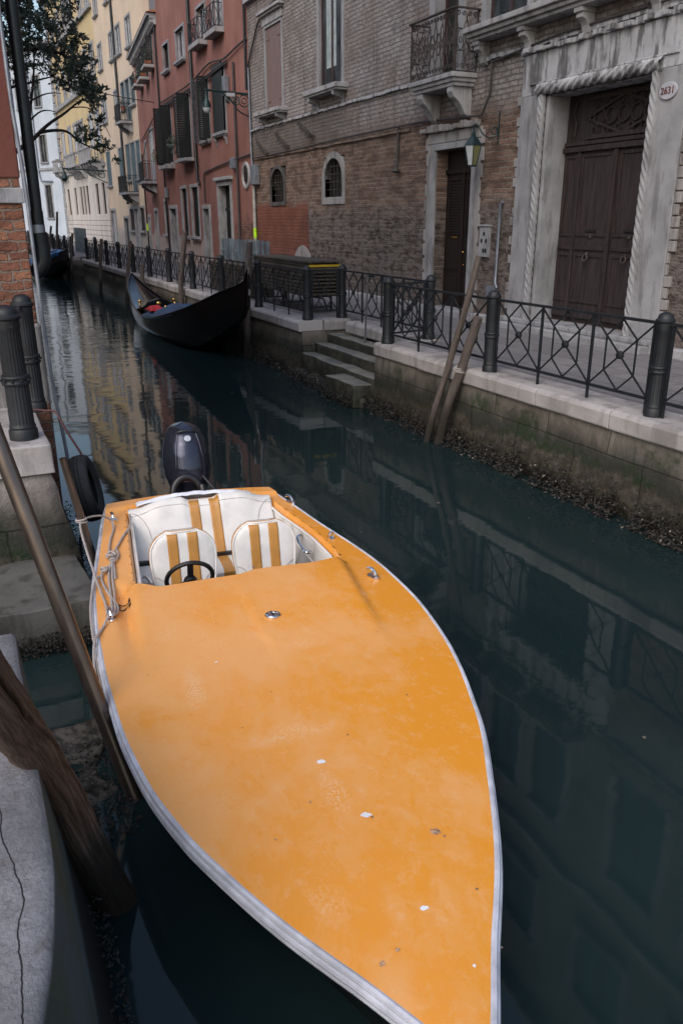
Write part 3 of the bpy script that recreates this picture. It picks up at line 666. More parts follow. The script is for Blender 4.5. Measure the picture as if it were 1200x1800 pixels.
m = MB(); m.tube([(.41, 7.04, 2.245), (.50, 7.93, 2.25)], .022, 10); obj('tie_bar', m, MAT['iron'], b2, smooth=True)

# ---------------------------------------------------------------- facades
def Fm(P0, P1):
    d = Vector((P1[0] - P0[0], P1[1] - P0[1], 0)).normalized(); n = Vector((-d.y, d.x, 0))
    return Matrix(((d.x, n.x, 0, P0[0]), (d.y, n.y, 0, P0[1]), (0, 0, 1, 0), (0, 0, 0, 1)))
def wall(M, u0, u1, z0, z1, holes, depth=.28, back=6.0, top=True):
    mb = MB(M); us = sorted({u0, u1, *[h[0] for h in holes], *[h[1] for h in holes]}); zs = sorted({z0, z1, *[h[2] for h in holes], *[h[3] for h in holes]})
    for a, b in zip(us, us[1:]):
        for c, d in zip(zs, zs[1:]):
            cu, cz = (a + b) / 2, (c + d) / 2
            if any(h[0] < cu < h[1] and h[2] < cz < h[3] for h in holes): continue
            i = [mb.P(q) for q in ((a, 0, c), (b, 0, c), (b, 0, d), (a, 0, d))]; mb.F(*i)
    for h in holes:
        dp = h[4] if len(h) > 4 else depth; a, b, c, d = h[:4]
        for q in (((a, 0, c), (a, -dp, c), (a, -dp, d), (a, 0, d)), ((b, 0, c), (b, -dp, c), (b, -dp, d), (b, 0, d)), ((a, 0, c), (b, 0, c), (b, -dp, c), (a, -dp, c)), ((a, 0, d), (b, 0, d), (b, -dp, d), (a, -dp, d))):
            mb.F(*[mb.P(p) for p in q])
    dd = max([depth] + [h[4] for h in holes if len(h) > 4]) + .02
    mb.box(u0, u1, -back, -dd, z0, z1)
    for q in (((u0, 0, z0), (u0, -dd, z0), (u0, -dd, z1), (u0, 0, z1)), ((u1, 0, z0), (u1, -dd, z0), (u1, -dd, z1), (u1, 0, z1)), ((u0, 0, z1), (u1, 0, z1), (u1, -dd, z1), (u0, -dd, z1))): mb.F(*[mb.P(p) for p in q])
    return mb
def surround(M, u0, u1, z0, z1, w=.14, pr=.03, inn=.06, top=True, bottom=False):
    mb = MB(M)
    mb.box(u0 - w, u0 + .012, -inn, pr, z0, z1); mb.box(u1 - .012, u1 + w, -inn, pr, z0, z1)
    if top: mb.box(u0 - w, u1 + w, -inn, pr + .003, z1, z1 + w)
    if bottom: mb.box(u0 - w, u1 + w, -inn, pr + .003, z0 - w, z0)
    return mb
def sill(M, u0, u1, z, pr=.16, h=.1, br=False, w=.1):
    mb = MB(M); mb.box(u0 - w, u1 + w, -.02, pr, z - h, z)
    mb.box(u0 - w + .03, u1 + w - .03, -.02, pr - .04, z - h - .05, z - h)
    if br:
        for u in (u0 - .02, u1 - .1):
            mb.prism([(0, z - h - .05), (pr - .05, z - h - .05), (pr - .06, z - h - .14), (.05, z - h - .22), (.03, z - h - .34), (0, z - h - .36)], u, u + .12, 'x')
    return mb
def casement(M, u0, u1, z0, z1, d, n=2, fr=.05, bars=1):
    mb = MB(M)
    mb.box(u0, u1, d, d + .05, z0, z0 + fr); mb.box(u0, u1, d, d + .05, z1 - fr, z1)
    for k in range(n + 1):
        u = u0 + (u1 - u0 - fr) * k / n; mb.box(u, u + fr * (1.0 if k in (0, n) else 1.25), d - .001, d + .056, z0 + fr, z1 - fr)
    return mb
def pane(M, u0, u1, z0, z1, d): mb = MB(M); mb.box(u0, u1, d - .015, d, z0, z1); return mb
def louvre(M, u0, u1, z0, z1, d, t=.035, tilt=True):     # closed shutter leaf, in the facade plane
    mb = MB(M); fr = .05
    mb.box(u0, u0 + fr, d, d + t, z0, z1); mb.box(u1 - fr, u1, d, d + t, z0, z1); mb.box(u0 + fr, u1 - fr, d, d + t, z0, z0 + fr); mb.box(u0 + fr, u1 - fr, d, d + t, z1 - fr, z1)
    k = z0 + fr
    while k < z1 - fr - .01: mb.box(u0 + fr, u1 - fr, d + .004, d + t - .004, k, k + .05); k += .065
    return mb
def leafopen(M, u, z0, z1, wdt, d0=.02, ang=80, side=1, t=.035, solidp=False):   # shutter leaf hinged at u, swung out
    a = R(ang); T = Matrix.Translation((u, d0, 0)) @ Matrix.Rotation(a if side > 0 else math.pi - a, 4, 'Z')
    mb = MB(M @ T); fr = .05
    if solidp:
        mb.box(0, wdt, -t / 2, t / 2, z0, z1)
        for q in (.08, .5, .92): zz = z0 + (z1 - z0) * q; mb.box(0, wdt - .02, -t / 2 - .01, -t / 2, zz - .05, zz + .05); mb.box(0, wdt - .02, t / 2, t / 2 + .01, zz - .05, zz + .05)
        return mb
    mb.box(0, fr, -t / 2, t / 2, z0, z1); mb.box(wdt - fr, wdt, -t / 2, t / 2, z0, z1); mb.box(fr, wdt - fr, -t / 2, t / 2, z0, z0 + fr); mb.box(fr, wdt - fr, -t / 2, t / 2, z1 - fr, z1)
    k = z0 + fr
    while k < z1 - fr - .01: mb.box(fr, wdt - fr, -t / 2 + .004, t / 2 - .004, k, k + .05); k += .065
    return mb
def window(root, M, u0, u1, z0, z1, kind='glass', sur='stone', frame='winframe', sl=True, depth=.2, shut=None, br=False, w=.12, curtain=False, n=2, pr=.03):
    wd = obj('window', casement(M, u0, u1, z0, z1, -depth, n), MAT[frame], root)
    if kind == 'glass':
        obj('pane', pane(M, u0, u1, z0, z1, -depth + .01), MAT['glass'], wd)
        if curtain:
            mb = MB(M); mb.grid(lambda u, v: (u0 + .1 + (u1 - u0) * .32 * u, -depth - .05 + .015 * math.sin(u * 26), z0 + .05 + (z1 - z0 - .1) * v), 20, 2); 
    elif kind == 'dark': obj('pane', pane(M, u0, u1, z0, z1, -depth + .01), MAT['dark'], wd)
    elif kind == 'closed':
        mid = (u0 + u1) / 2; nn = n
        for k in range(nn): obj('shutter', louvre(M, u0 + (u1 - u0) * k / nn + .005, u0 + (u1 - u0) * (k + 1) / nn - .005, z0, z1, -depth + .07), MAT[shut], wd)
    if sur: obj('surround', surround(M, u0, u1, z0, z1, w, pr), MAT[sur], wd, bevel=.008)
    if sl: obj('sill', sill(M, u0, u1, z0, br=br), MAT[sur or 'stone'], wd, bevel=.008)
    return wd
def iron_railing(M, u0, u1, d1, z0, z1, step=.12, mesh=None, r=.012, scroll=False):
    mb = mesh or MB(M); 
    path = [(u0, 0, 0), (u0, d1, 0), (u1, d1, 0), (u1, 0, 0)]
    for a, b in zip(path, path[1:]):
        for z in (z0 + .04, z1): mb.bar(Vector(a) + Vector((0, 0, z)), Vector(b) + Vector((0, 0, z)), r * 2.4)
        L = (Vector(b) - Vector(a)).length; n = max(2, int(L / step))
        for k in range(n + 1):
            p = Vector(a).lerp(Vector(b), k / n); mb.bar(p + Vector((0, 0, z0)), p + Vector((0, 0, z1)), r * 1.5)
    return mb
# ================================================================ BRICK HOUSE (right)
MBk = Fm((9.5, 0), (9.5, 1))      # local u = world Y, outward = -X
bh = thing('brick_house', 'weathered brick house with carved white doorway, dark red door and iron balcony', 'house', (9.5, 15, 1.1))
H = [(9.85, 12.2, 1.28, 4.95, .42), (14.4, 15.8, 1.2, 4.33, .32), (24.55, 25.9, 6.08, 8.3, .1), (20.45, 21.85, 6.18, 8.7, .12), (24.45, 25.75, 3.4, 4.5, .3), (20.3, 21.65, 3.5, 4.55, .22), (15.1, 16.0, 5.68, 8.3, .3)]
UPW = [(12.95, 14.2), (11.5, 12.6), (10.05, 11.15), (7.6, 8.8), (5.6, 6.8), (3.2, 4.4)]
H += [(a, b, 6.28, 8.5, .14) for a, b in UPW]
TOP = [(20.4, 21.8), (17.8, 19), (15.0, 16.2), (12.6, 13.8), (10.6, 11.8), (8.0, 9.2), (5.6, 6.8)]
H += [(a, b, 10.2, 12.0, .14) for a, b in TOP]
obj('wall', wall(MBk, 2.0, 27.5, 1.0, 13.6, H), MAT['brick'], bh)
# base plinth step, string courses, cornices
for a, b in ((2, 9.2), (12.95, 14.05), (16.2, 27.5)): obj('plinth', MB(MBk).box(a, b, -.02, .16, 1.0, 1.22), MAT['stone'], bh, bevel=.02)
m = MB(MBk); m.box(9.2, 12.95, -.02, .34, 1.0, 1.20); m.box(9.2, 12.95, -.3, .22, 1.20, 1.285); obj('door_step', m, MAT['stone_clean'], bh, bevel=.02)
m = MB(MBk); m.box(14.05, 16.2, -.3, .24, 1.0, 1.205); obj('door_step', m, MAT['stone_clean'], bh, bevel=.02)
def strip(z, h, a, b, pr, name, mt, wob=.012):
    mb = MB(MBk)
    n = int((b - a) / .35); 
    for k in range(n):
        u = a + (b - a) * k / n; v = a + (b - a) * (k + 1) / n; dz = random.uniform(-wob, wob); mb.box(u + .002, v - .002, -.01, pr + random.uniform(-.01, .01), z + dz, z + h + dz)
    obj(name, mb, MAT[mt], bh, bevel=.008)
strip(5.72, .07, 2, 14.3, .07, 'string_course', 'stone_dirty'); strip(5.66, .06, 17.0, 27.5, .06, 'string_course', 'stone_dirty')
strip(4.80, .055, 16.9, 27.5, .05, 'string_course', 'brick'); strip(9.25, .18, 2, 27.5, .14, 'cornice', 'stone', .004)
m = MB(MBk)
m.tube([(27.3, .05, 4.86), (24, .06, 4.87), (20, .06, 4.93), (16.6, .06, 4.93), (15, .09, 4.87), (14.1, .08, 4.83), (13.9, .06, 5.15), (13.88, .05, 5.70)], .022, 8)
m.tube([(27.4, .06, 7.55), (26.5, .06, 8.45), (25.8, .10, 8.75), (24.4, .10, 8.85), (22.2, .06, 9.05)], .03, 8)
m.tube([(27.42, .05, 7.6), (27.42, .05, 4.9)], .03, 8); m.tube([(13.9, .06, 5.68), (12, .09, 5.80), (9, .09, 5.82), (4, .09, 5.82)], .018, 6)
m.tube([(17.4, .05, 4.9), (17.42, .05, 4.2), (17.40, .09, 4.05)], .03, 8)
m.ball((17.38, .1, 4.02), .09, 10, 1, 1, .6)
obj('wall_cable', m, MAT['cable'], bh, smooth=True)
m = MB(MBk); m.tube([(27.18, .08, 1.1), (27.18, .08, 4.25)], .055, 12); obj('downpipe', m, MAT['pipe_pale'], bh, smooth=True)
m = MB(MBk); m.tube([(27.2, .08, 4.25), (27.36, .06, 5.0), (27.38, .06, 7.5)], .03, 10); obj('conduit', m, MAT['pipe_grey'], bh, smooth=True)
m = MB(MBk); m.box(26.75, 27.15, .01, .2, 4.05, 4.65); obj('junction_box', m, MAT['pipe_grey'], bh, bevel=.02)
m = MB(MBk); m.tube([(27.18, .08, 2.4), (27.18, .08, 2.72)], .058, 12); obj('lime_tag', m, MAT['hivis'], bh, smooth=True)
m = MB(MBk); m.tube([(13.32, .04, 1.75), (13.38, .05, 1.85), (13.36, .05, 3.25), (13.30, .05, 3.3)], .028, 10); m.box(13.35, 13.6, .0, .10, 1.6, 1.78); obj('conduit', m, MAT['pipe_grey'], bh, smooth=True)
# iron stays below first windows
for i, (u, z) in enumerate(((26.2, 5.15), (24.5, 5.25), (22.7, 5.4))):
    m = MB(MBk); m.bar((u + .62, .05, z + .16), (u - .42, .12, z - .26), .05, .09); m.bar((u - .42, .02, z - .25), (u - .42, .15, z - .28), .05); obj('iron_stay', m, MAT['iron_rust'], bh, bevel=.005)

# --- window with mauve shutters
def capped(M, root, u0, u1, z0, z1, wd):
    mb = MB(M); mb.box(u0 - .14, u1 + .14, 0, .06, z1, z1 + .22); mb.box(u0 - .2, u1 + .2, 0, .14, z1 + .22, z1 + .28); mb.box(u0 - .26, u1 + .26, 0, .2, z1 + .28, z1 + .36)
    obj('cap_cornice', mb, MAT['stone'], wd, bevel=.01)
w1 = obj('window', surround(MBk, 24.55, 25.9, 6.08, 8.3, .09, .03, .08), MAT['stone_clean'], bh, bevel=.006); capped(MBk, bh, 24.55, 25.9, 6.08, 8.38, w1)
for k in range(2):
    m = MB(MBk); a = 24.57 + k * .665
    for j in range(4): m.box(a + j * .163, a + (j + 1) * .163 - .004, -.05, -.01 + .003 * (j % 2), 6.09, 8.29)
    for zz in (6.35, 8.0): m.bar((a + (.02 if k == 0 else .64), .0, zz), (a + .33, .0, zz), .012, .04)
    obj('shutter', m, MAT['brownshut'], w1, bevel=.004)
obj('sill', sill(MBk, 24.4, 26.05, 6.06, .34, .1, True, .22), MAT['stone'], w1, bevel=.012)
# --- glazed window with curtain
w2 = obj('window', casement(MBk, 20.47, 21.83, 6.18, 8.7, -.1, 2, .075), MAT['winframe'], bh)
obj('pane', pane(MBk, 20.47, 21.83, 6.18, 8.7, -.075), MAT['glass'], w2)
m = MB(MBk); m.grid(lambda u, v: (20.95 + .62 * u + .0 * v, -.068 + .006 * math.sin(u * 30 + v), 6.3 + 1.9 * v + .35), 24, 6); obj('curtain', m, MAT['curtain'], w2, smooth=True)
obj('surround', surround(MBk, 20.45, 21.85, 6.16, 8.7, .12, .035, .1), MAT['stone_clean'], w2, bevel=.006); obj('sill', sill(MBk, 20.35, 22.0, 6.16, .36, .11, True, .25), MAT['stone'], w2, bevel=.012)
capped(MBk, bh, 20.45, 21.85, 6.2, 8.8, w2)
# --- arched barred windows
def arch_win(u0, u1, z0, z1, rise, mt, w, name='arched_window'):
    mb = MB(MBk); uc = (u0 + u1) / 2; hw = (u1 - u0) / 2; zs = z1 - rise; n = 14
    inner = [(uc + hw * math.cos(t), zs + rise * math.sin(t)) for t in [math.pi * k / n for k in range(n + 1)]]
    outer = [(uc + (hw + w) * math.cos(t), zs + (rise + w) * math.sin(t)) for t in [math.pi * k / n for k in range(n + 1)]]
    inner = [(u1, z0)] + inner + [(u0, z0)]; outer = [(u1 + w, z0)] + outer + [(u0 - w, z0)]
    def ring(A, B, d0, d1):
        a = [mb.P((p[0], d1, p[1])) for p in A]; b = [mb.P((p[0], d1, p[1])) for p in B]; c = [mb.P((p[0], d0, p[1])) for p in A]; e = [mb.P((p[0], d0, p[1])) for p in B]
        for i in range(len(A) - 1): mb.F(a[i], a[i + 1], b[i + 1], b[i]); mb.F(a[i], c[i], c[i + 1], a[i + 1]); mb.F(b[i], b[i + 1], e[i + 1], e[i])
    ring(inner, outer, -.2, .03)
    # corner fillers so that the square opening closes behind the ring
    sq = [(u1 + .01, z0)] + [(uc + (hw + .01) * (1 if math.cos(t) > .02 else -1 if math.cos(t) < -.02 else 0), z1 + .01) if 0 < k < n else (uc + (hw + .01) * math.cos(t), zs) for k, t in enumerate([math.pi * k / n for k in range(n + 1)])] + [(u0 - .01, z0)]
    ring(inner, sq, -.2, -.004)
    mb.box(u0 - w, u1 + w, -.2, .04, z0 - w * 1.1, z0)
    o = obj(name, mb, MAT[mt], bh, bevel=.006)
    mb = MB(MBk); n_ = 4
    for k in range(1, n_ + 1): u = u0 + (u1 - u0) * k / (n_ + 1); zt = zs + rise * math.sqrt(max(0, 1 - ((u - uc) / hw) ** 2)); mb.bar((u, -.06, z0), (u, -.06, zt), .022)
    for k in range(1, 5): z = z0 + (z1 - z0) * k / 5; q = 1 if z < zs else math.sqrt(max(0, 1 - ((z - zs) / rise) ** 2)); mb.bar((uc - hw * q, -.06, z), (uc + hw * q, -.06, z), .02)
    obj('iron_grille', mb, MAT['iron_rust'], o)
    mb = MB(MBk); mb.box(u0, u1, -.29 if mt != 'stone_rough' else -.21, -.19, z0, z1); obj('pane', mb, MAT['dark'], o)
arch_win(20.42, 21.55, 3.55, 4.5, .5, 'stone_rough', .16); arch_win(24.6, 25.7, 3.5, 4.45, .5, 'stone_soot', .10)
# walled-up arch stone near the boards
m = MB(MBk); m.prism([(23.2 + .75 * math.cos(t), 1.55 + .72 * math.sin(t)) for t in [math.pi * k / 12 for k in range(13)]] + [(22.45, 1.1), (23.95, 1.1)], -.02, .02, 'y'); obj('stone_lunette', m, MAT['stone_rough'], bh)

# --- dark red door with stone frame
df = obj('door_frame', surround(MBk, 14.4, 15.8, 1.2, 4.33, .12, .05, .02), MAT['stone_clean'], bh, bevel=.008)
m = MB(MBk); m.box(15.915, 16.12, -.02, .03, 1.2, 4.45); m.box(14.14, 14.285, -.02, .03, 1.2, 4.45); m.box(14.14, 16.12, -.02, .035, 4.46, 4.66)
for k in range(11):
    z = 1.35 + k * .3
    m.box(16.12, 16.12 + random.uniform(.03, .09), -.02, .03, z, z + .24); m.box(14.14 - random.uniform(.03, .09), 14.14, -.02, .03, z, z + .24)
obj('quoin_blocks', m, MAT['stone_rough'], df, bevel=.012)
m = MB(MBk)
k = 14.2
while k < 16.15: l = random.uniform(.16, .28); m.box(k, k + l - .02, 0, .12 + random.uniform(-.02, .04), 4.665 + random.uniform(-.01, .03), 4.76 + random.uniform(0, .06)); k += l
obj('broken_cornice', m, MAT['stone_rough'], df, bevel=.02)
m = MB(MBk); m.box(15.02, 15.35, .035, .042, 4.47, 4.58); 
def panel_door(name, u0, u1, z0, z1, d, mt, root, panels, leafn=2):
    mb = MB(MBk); mb.box(u0, u1, d - .04, d, z0, z1)
    for (a, b, c, e, kind) in panels:
        if kind == 'p':
            mb.box(a, b, d, d + .012, c, e); mb.box(a + .05, b - .05, d + .012, d + .028, c + .05, e - .05)
        elif kind == 'l':
            mb.box(a - .03, a, d, d + .03, c, e); mb.box(b, b + .03, d, d + .03, c, e); mb.box(a - .03, b + .03, d, d + .03, e, e + .03); mb.box(a - .03, b + .03, d, d + .03, c - .03, c)
            z = c + .02
            while z < e - .03: mb.box(a, b, d + .002, d + .016, z, z + .03); z += .055
        elif kind == 's': mb.box(a, b, d, d + .045, c, e)
    return obj(name, mb, MAT[mt], root, bevel=.006)
pd = []
for a in (14.45, 15.12): pd += [(a + .08, a + .52, 2.72, 3.75, 'l'), (a + .06, a + .54, 1.95, 2.6, 'p'), (a + .06, a + .54, 1.32, 1.85, 'p')]
pd += [(15.07, 15.13, 1.2, 3.9, 's'), (14.4, 15.8, 3.88, 3.96, 's')]
dd = panel_door('red_door', 14.4, 15.8, 1.205, 4.33, -.28, 'dkdoor', bh, pd)
m = MB(MBk); m.ball((14.98, -.23, 2.35), .025, 8); m.ball((14.95, -.23, 2.1), .018, 8); m.box(15.25, 15.5, -.262, -.25, 2.62, 2.66); obj('door_knob', m, MAT['gold'], dd, smooth=True)
# small intercom plate with hand-shaped holes right of it
ip = obj('intercom_panel', MB(MBk).box(13.68, 14.02, -.01, .045, 2.3, 2.86), MAT['stone_clean'], loc=(9.45, 13.85, 2.3), bevel=.01)
tag(ip, 'pale stone doorbell plate with dark holes, right of the dark red door', 'doorbell')
m = MB(MBk); m.box(13.64, 14.06, .0, .07, 2.865, 2.9); obj('plate_moulding', m, MAT['stone_clean'], ip, bevel=.008)
for u, z in ((13.85, 2.73), (13.92, 2.6), (13.77, 2.6), (13.85, 2.42), (13.77, 2.42)):
    m = MB(MBk); m.prism([(u + .032 * math.cos(t), z + .045 * math.sin(t)) for t in [2 * math.pi * k / 10 for k in range(10)]], .044, .05, 'y'); obj('bell_hole', m, MAT['dark'], ip)

# --- grand carved portal
gp = thing('stone_portal', 'carved white stone portal with twisted rope columns around the big brown double door', 'doorway', (9.5, 11, 1.28))
for q in ((12.38, 12.92, 12.182, 12.262), (9.18, 9.72, 9.80, 9.868)):
    obj('pilaster', MB(MBk).box(q[0], q[1], -.1, .07, 1.285, 4.98), MAT['stone_clean'], gp, bevel=.012); obj('jamb', MB(MBk).box(q[2], q[3], -.41, .03, 1.285, 4.94), MAT['stone_clean'], gp, bevel=.012)
for sg, u in ((1, 12.92), (-1, 9.18)):
    m = MB(MBk)
    for k in range(22):
        z = 1.4 + k * .165; q = sg * random.choice((.03, .08, .12)); m.box(min(u, u + q), max(u, u + q), -.05, .05, z, z + .15)
    obj('edge_blocks', m, MAT['stone_rough'], gp, bevel=.012)
def ropecol(u, z0, z1, r=.062):
    mb = MB(MBk)
    def f(a, v):
        t = 2 * math.pi * a; z = z0 + (z1 - z0) * v; rr = r * (1 + .17 * math.cos(5 * (t + z * 8.5)))
        return (u + rr * math.cos(t), .075 + rr * math.sin(t), z)
    mb.grid(f, 40, int((z1 - z0) / .012), True); return mb
obj('rope_column', ropecol(12.32, 1.285, 4.96), MAT['stone_clean'], gp, smooth=True); obj('rope_column', ropecol(9.76, 1.285, 4.96), MAT['stone_clean'], gp, smooth=True)
m = MB(MBk)
def f(a, v):
    t = 2 * math.pi * a; u = 9.66 + 2.76 * v; rr = .085 * (1 + .15 * math.cos(5 * (t + u * 7))); return (u, .09 + rr * math.cos(t), 5.04 + rr * math.sin(t))
m.grid(f, 40, 240, True); obj('rope_lintel', m, MAT['stone_dirty'], gp, smooth=True)
m = MB(MBk); m.box(9.18, 12.92, -.42, .06, 4.985, 5.62); m.box(9.87, 12.18, -.38, -.003, 4.935, 4.983); m.box(9.4, 12.7, .061, .085, 5.14, 5.17); obj('lintel_slab', m, MAT['stone_dirty'], gp, bevel=.008)
m = MB(MBk); k = 9.15; j = 0
while k < 12.95:
    l = random.uniform(.13, .2); q = random.random()
    if q > -1: m.box(k, k + l - .012, 0, .10 + .06 * (j % 2) + random.uniform(-.02, .03), 5.625 + random.uniform(-.01, .01), 5.70 + random.uniform(-.02, .02))
    k += l; j += 1
obj('dentil_row', m, MAT['stone_dirty'], gp, bevel=.01)
# the door itself
bd = thing('double_door', 'tall weathered dark brown double door inside the carved white portal', 'door', (9.9, 11, 1.28))
pn = []
m = MB(MBk); d = -.40
m.box(9.87, 12.18, d - .06, d, 1.285, 4.94)
for a in (9.95, 11.1): pass
def mould(a, b, c, e):
    m.box(a, b, d, d + .02, c, c + .05); m.box(a, b, d, d + .02, e - .05, e); m.box(a, a + .05, d, d + .02, c + .05, e - .05); m.box(b - .05, b, d, d + .02, c + .05, e - .05)
for a, b in ((11.82, 12.15), (10.98, 11.72), (10.06, 10.82)):
    mould(a, b, 2.72, 4.02); m.box(a, b, d, d + .03, 2.50, 2.56); mould(a, b, 1.62, 2.44); m.box(a, b, d, d + .045, 1.36, 1.50)
m.box(9.87, 12.18, d, d + .07, 4.06, 4.14); m.box(9.87, 12.18, d, d + .04, 4.16, 4.22); m.box(10.86, 10.94, d, d + .05, 1.285, 4.06); m.box(11.73, 11.8, d, d + .05, 1.285, 4.06)
obj('door_leaf', m, MAT['bigdoor'], bd, bevel=.006)
m = MB(MBk)     # fretwork fanlight
for a, b in ((10.0, 11.65),):
    m.box(a, b, d + .0, d + .05, 4.24, 4.30); m.box(a, b, d, d + .05, 4.82, 4.88); c = (a + b) / 2
    m.bar((a, d + .03, 4.56), (c, d + .03, 4.84), .035); m.bar((c, d + .03, 4.84), (b, d + .03, 4.56), .035); m.bar((a, d + .03, 4.56), (c, d + .03, 4.28), .035); m.bar((c, d + .03, 4.28), (b, d + .03, 4.56), .035)
    for q in (-.55, -.28, 0, .28, .55):
        m.torus((c + q, d + .03, 4.56), .12, .017, (0, 1, 0), 14, 5)
        for s_ in (-1, 1): m.torus((c + q + .1, d + .03, 4.56 + s_ * .2), .06, .013, (0, 1, 0), 10, 5)
m.tube([(11.95, d + .03, 4.3), (11.92, d + .03, 4.5), (12.0, d + .03, 4.65), (11.95, d + .03, 4.82)], .02, 6)
obj('fretwork', m, MAT['bigdoor'], bd)
for u in (11.35, 10.44):
    m = MB(MBk); m.torus((u, d + .08, 2.38), .055, .014, (0, 1, .3), 14, 6); m.ball((u, d + .05, 2.44), .03, 8); obj('door_knocker', m, MAT['iron_rust'], bd, smooth=True)
    m = MB(MBk); m.box(u - .12, u + .12, d + .005, d + .03, 2.80, 2.835); obj('letter_slot', m, MAT['dark'], bd); m = MB(MBk); m.box(u - .04, u + .05, d + .005, d + .024, 2.70, 2.75); obj('keyhole_plate', m, MAT['rubble'], bd)
# house number plate
def text(name, s, size, mat, M, parent, ext=.003, center=True):
    c = bpy.data.curves.new(name, 'FONT'); c.body = s; c.size = size; c.extrude = ext; c.align_x = 'CENTER' if center else 'LEFT'; c.align_y = 'CENTER'; c.resolution_u = 3; c.offset = size * .012
    t = bpy.data.objects.new(name + '_c', c); COL.objects.link(t); bpy.context.view_layer.update()
    me = bpy.data.meshes.new_from_object(t); bpy.data.objects.remove(t); bpy.data.curves.remove(c)
    me.transform(M)
    me.transform(Matrix.Translation(-origin(parent))); me.materials.clear(); me.materials.append(mat)
    o = bpy.data.objects.new(name, me); COL.objects.link(o); o.parent = parent; return o
pl = thing('house_number_plate', 'white oval plate reading 2631 on the right pilaster of the carved portal', 'house number', (9.43, 9.5, 4.7))
m = MB(MBk); m.prism([(9.5 +   .165 * math.cos(t), 4.68 + .112 * math.sin(t)) for t in [2 * math.pi * k / 28 for k in range(28)]], .07, .10, 'y'); obj('plate', m, MAT['enamel'], pl, bevel=.008)
TW = MBk @ Matrix(((-1, 0, 0, 0), (0, 0, 1, 0), (0, 1, 0, 0), (0, 0, 0, 1)))
text('numerals', '2631', .128, MAT['redpaint'], Matrix(((0, 0, -1, 9.396), (-1, 0, 0, 9.5), (0, 1, 0, 4.68), (0, 0, 0, 1))), pl)

# --- balcony with curly ironwork
bl = thing('balcony', 'small balcony with curly black ironwork on carved stone brackets', 'balcony', (9.2, 15.2, 5.5))
m = MB(MBk); m.box(14.44, 16.12, -.02, .54, 5.50, 5.585); m.box(14.48, 16.08, -.02, .50, 5.43, 5.50); m.box(14.52, 16.04, -.02, .46, 5.36, 5.43); obj('slab', m, MAT['stone'], bl, bevel=.012)
for u in (14.58, 15.72):
    m = MB(MBk); m.prism([(0, 5.36), (.44, 5.36), (.45, 5.27), (.40, 5.18), (.28, 5.10), (.20, 5.00), (.14, 4.90), (.05, 4.84), (0, 4.83)], u, u + .2, 'x'); obj('bracket', m, MAT['stone'], bl, bevel=.012)
m = MB(MBk); zt = 6.62; zb = 5.60
def iron_panel(A, B, n):
    A = Vector(A); B = Vector(B); L = (B - A).length; w = L / n
    def Q(u, z): p = A.lerp(B, u / L); return Vector((p.x, p.y, zb + z * (zt - zb)))
    for k in range(n):
        a = k * w; c = a + w / 2
        def line(pts, r=.010): m.tube([Q(a + x * w, z) for x, z in pts], r, 5)
        line([(0, .12), (0, .2), (.2, .27), (.2, .40), (.05, .47), (0, .5)]); line([(1, .12), (1, .2), (.8, .27), (.8, .40), (.95, .47), (1, .5)])
        line([(0, .9), (0, .82), (.2, .74), (.2, .62), (.05, .54), (0, .5)]); line([(1, .9), (1, .82), (.8, .74), (.8, .62), (.95, .54), (1, .5)])
        line([(.2, .33), (.8, .33)]); line([(.2, .68), (.8, .68)])
        line([(.5 + .27 * math.sin(t), .5 + .17 * math.cos(t)) for t in [2 * math.pi * q / 14 for q in range(15)]])
        line([(.5 + .12 * math.sin(t), .5 + .05 * math.cos(t)) for t in [2 * math.pi * q / 8 for q in range(9)]])
        for zz, s_ in ((.08, 1), (.93, -1)):
            for cx in (.25, .75): line([(cx + .2 * (1 - q / 12) * math.cos(q * .75), zz + s_ * .05 * (1 - q / 12) * math.sin(q * .75)) for q in range(12)])
for A, B, n in (((14.47, .02, 0), (14.47, .5, 0), 2), ((14.47, .5, 0), (16.09, .5, 0), 7), ((16.09, .5, 0), (16.09, .02, 0), 2)): iron_panel(A, B, n)
obj('ironwork', m, MAT['iron_rust'], bl)
m = MB(MBk)
for A, B in (((14.44, 0, zt), (14.44, .53, zt)), ((14.44, .53, zt), (16.12, .53, zt)), ((16.12, .53, zt), (16.12, 0, zt))): m.bar(A, B, .06, .025)
for u, dd_ in ((14.47, .5), (16.09, .5), (14.47, .02), (16.09, .02)): m.bar((u, dd_, zb - .02), (u, dd_, zt), .022)
m.bar((14.47, .5, zb), (16.09, .5, zb), .02); m.bar((14.47, 0, zb), (14.47, .5, zb), .02); obj('handrail', m, MAT['iron_rust'], bl)
wd = obj('balcony_door', casement(MBk, 15.1, 16.0, 5.68, 8.3, -.25, 2), MAT['winframe'], bh); obj('pane', pane(MBk, 15.1, 16.0, 5.68, 8.3, -.24), MAT['dark'], wd); obj('surround', surround(MBk, 15.1, 16.0, 5.6, 8.3, .2, .06, .2), MAT['stone_clean'], wd, bevel=.01)
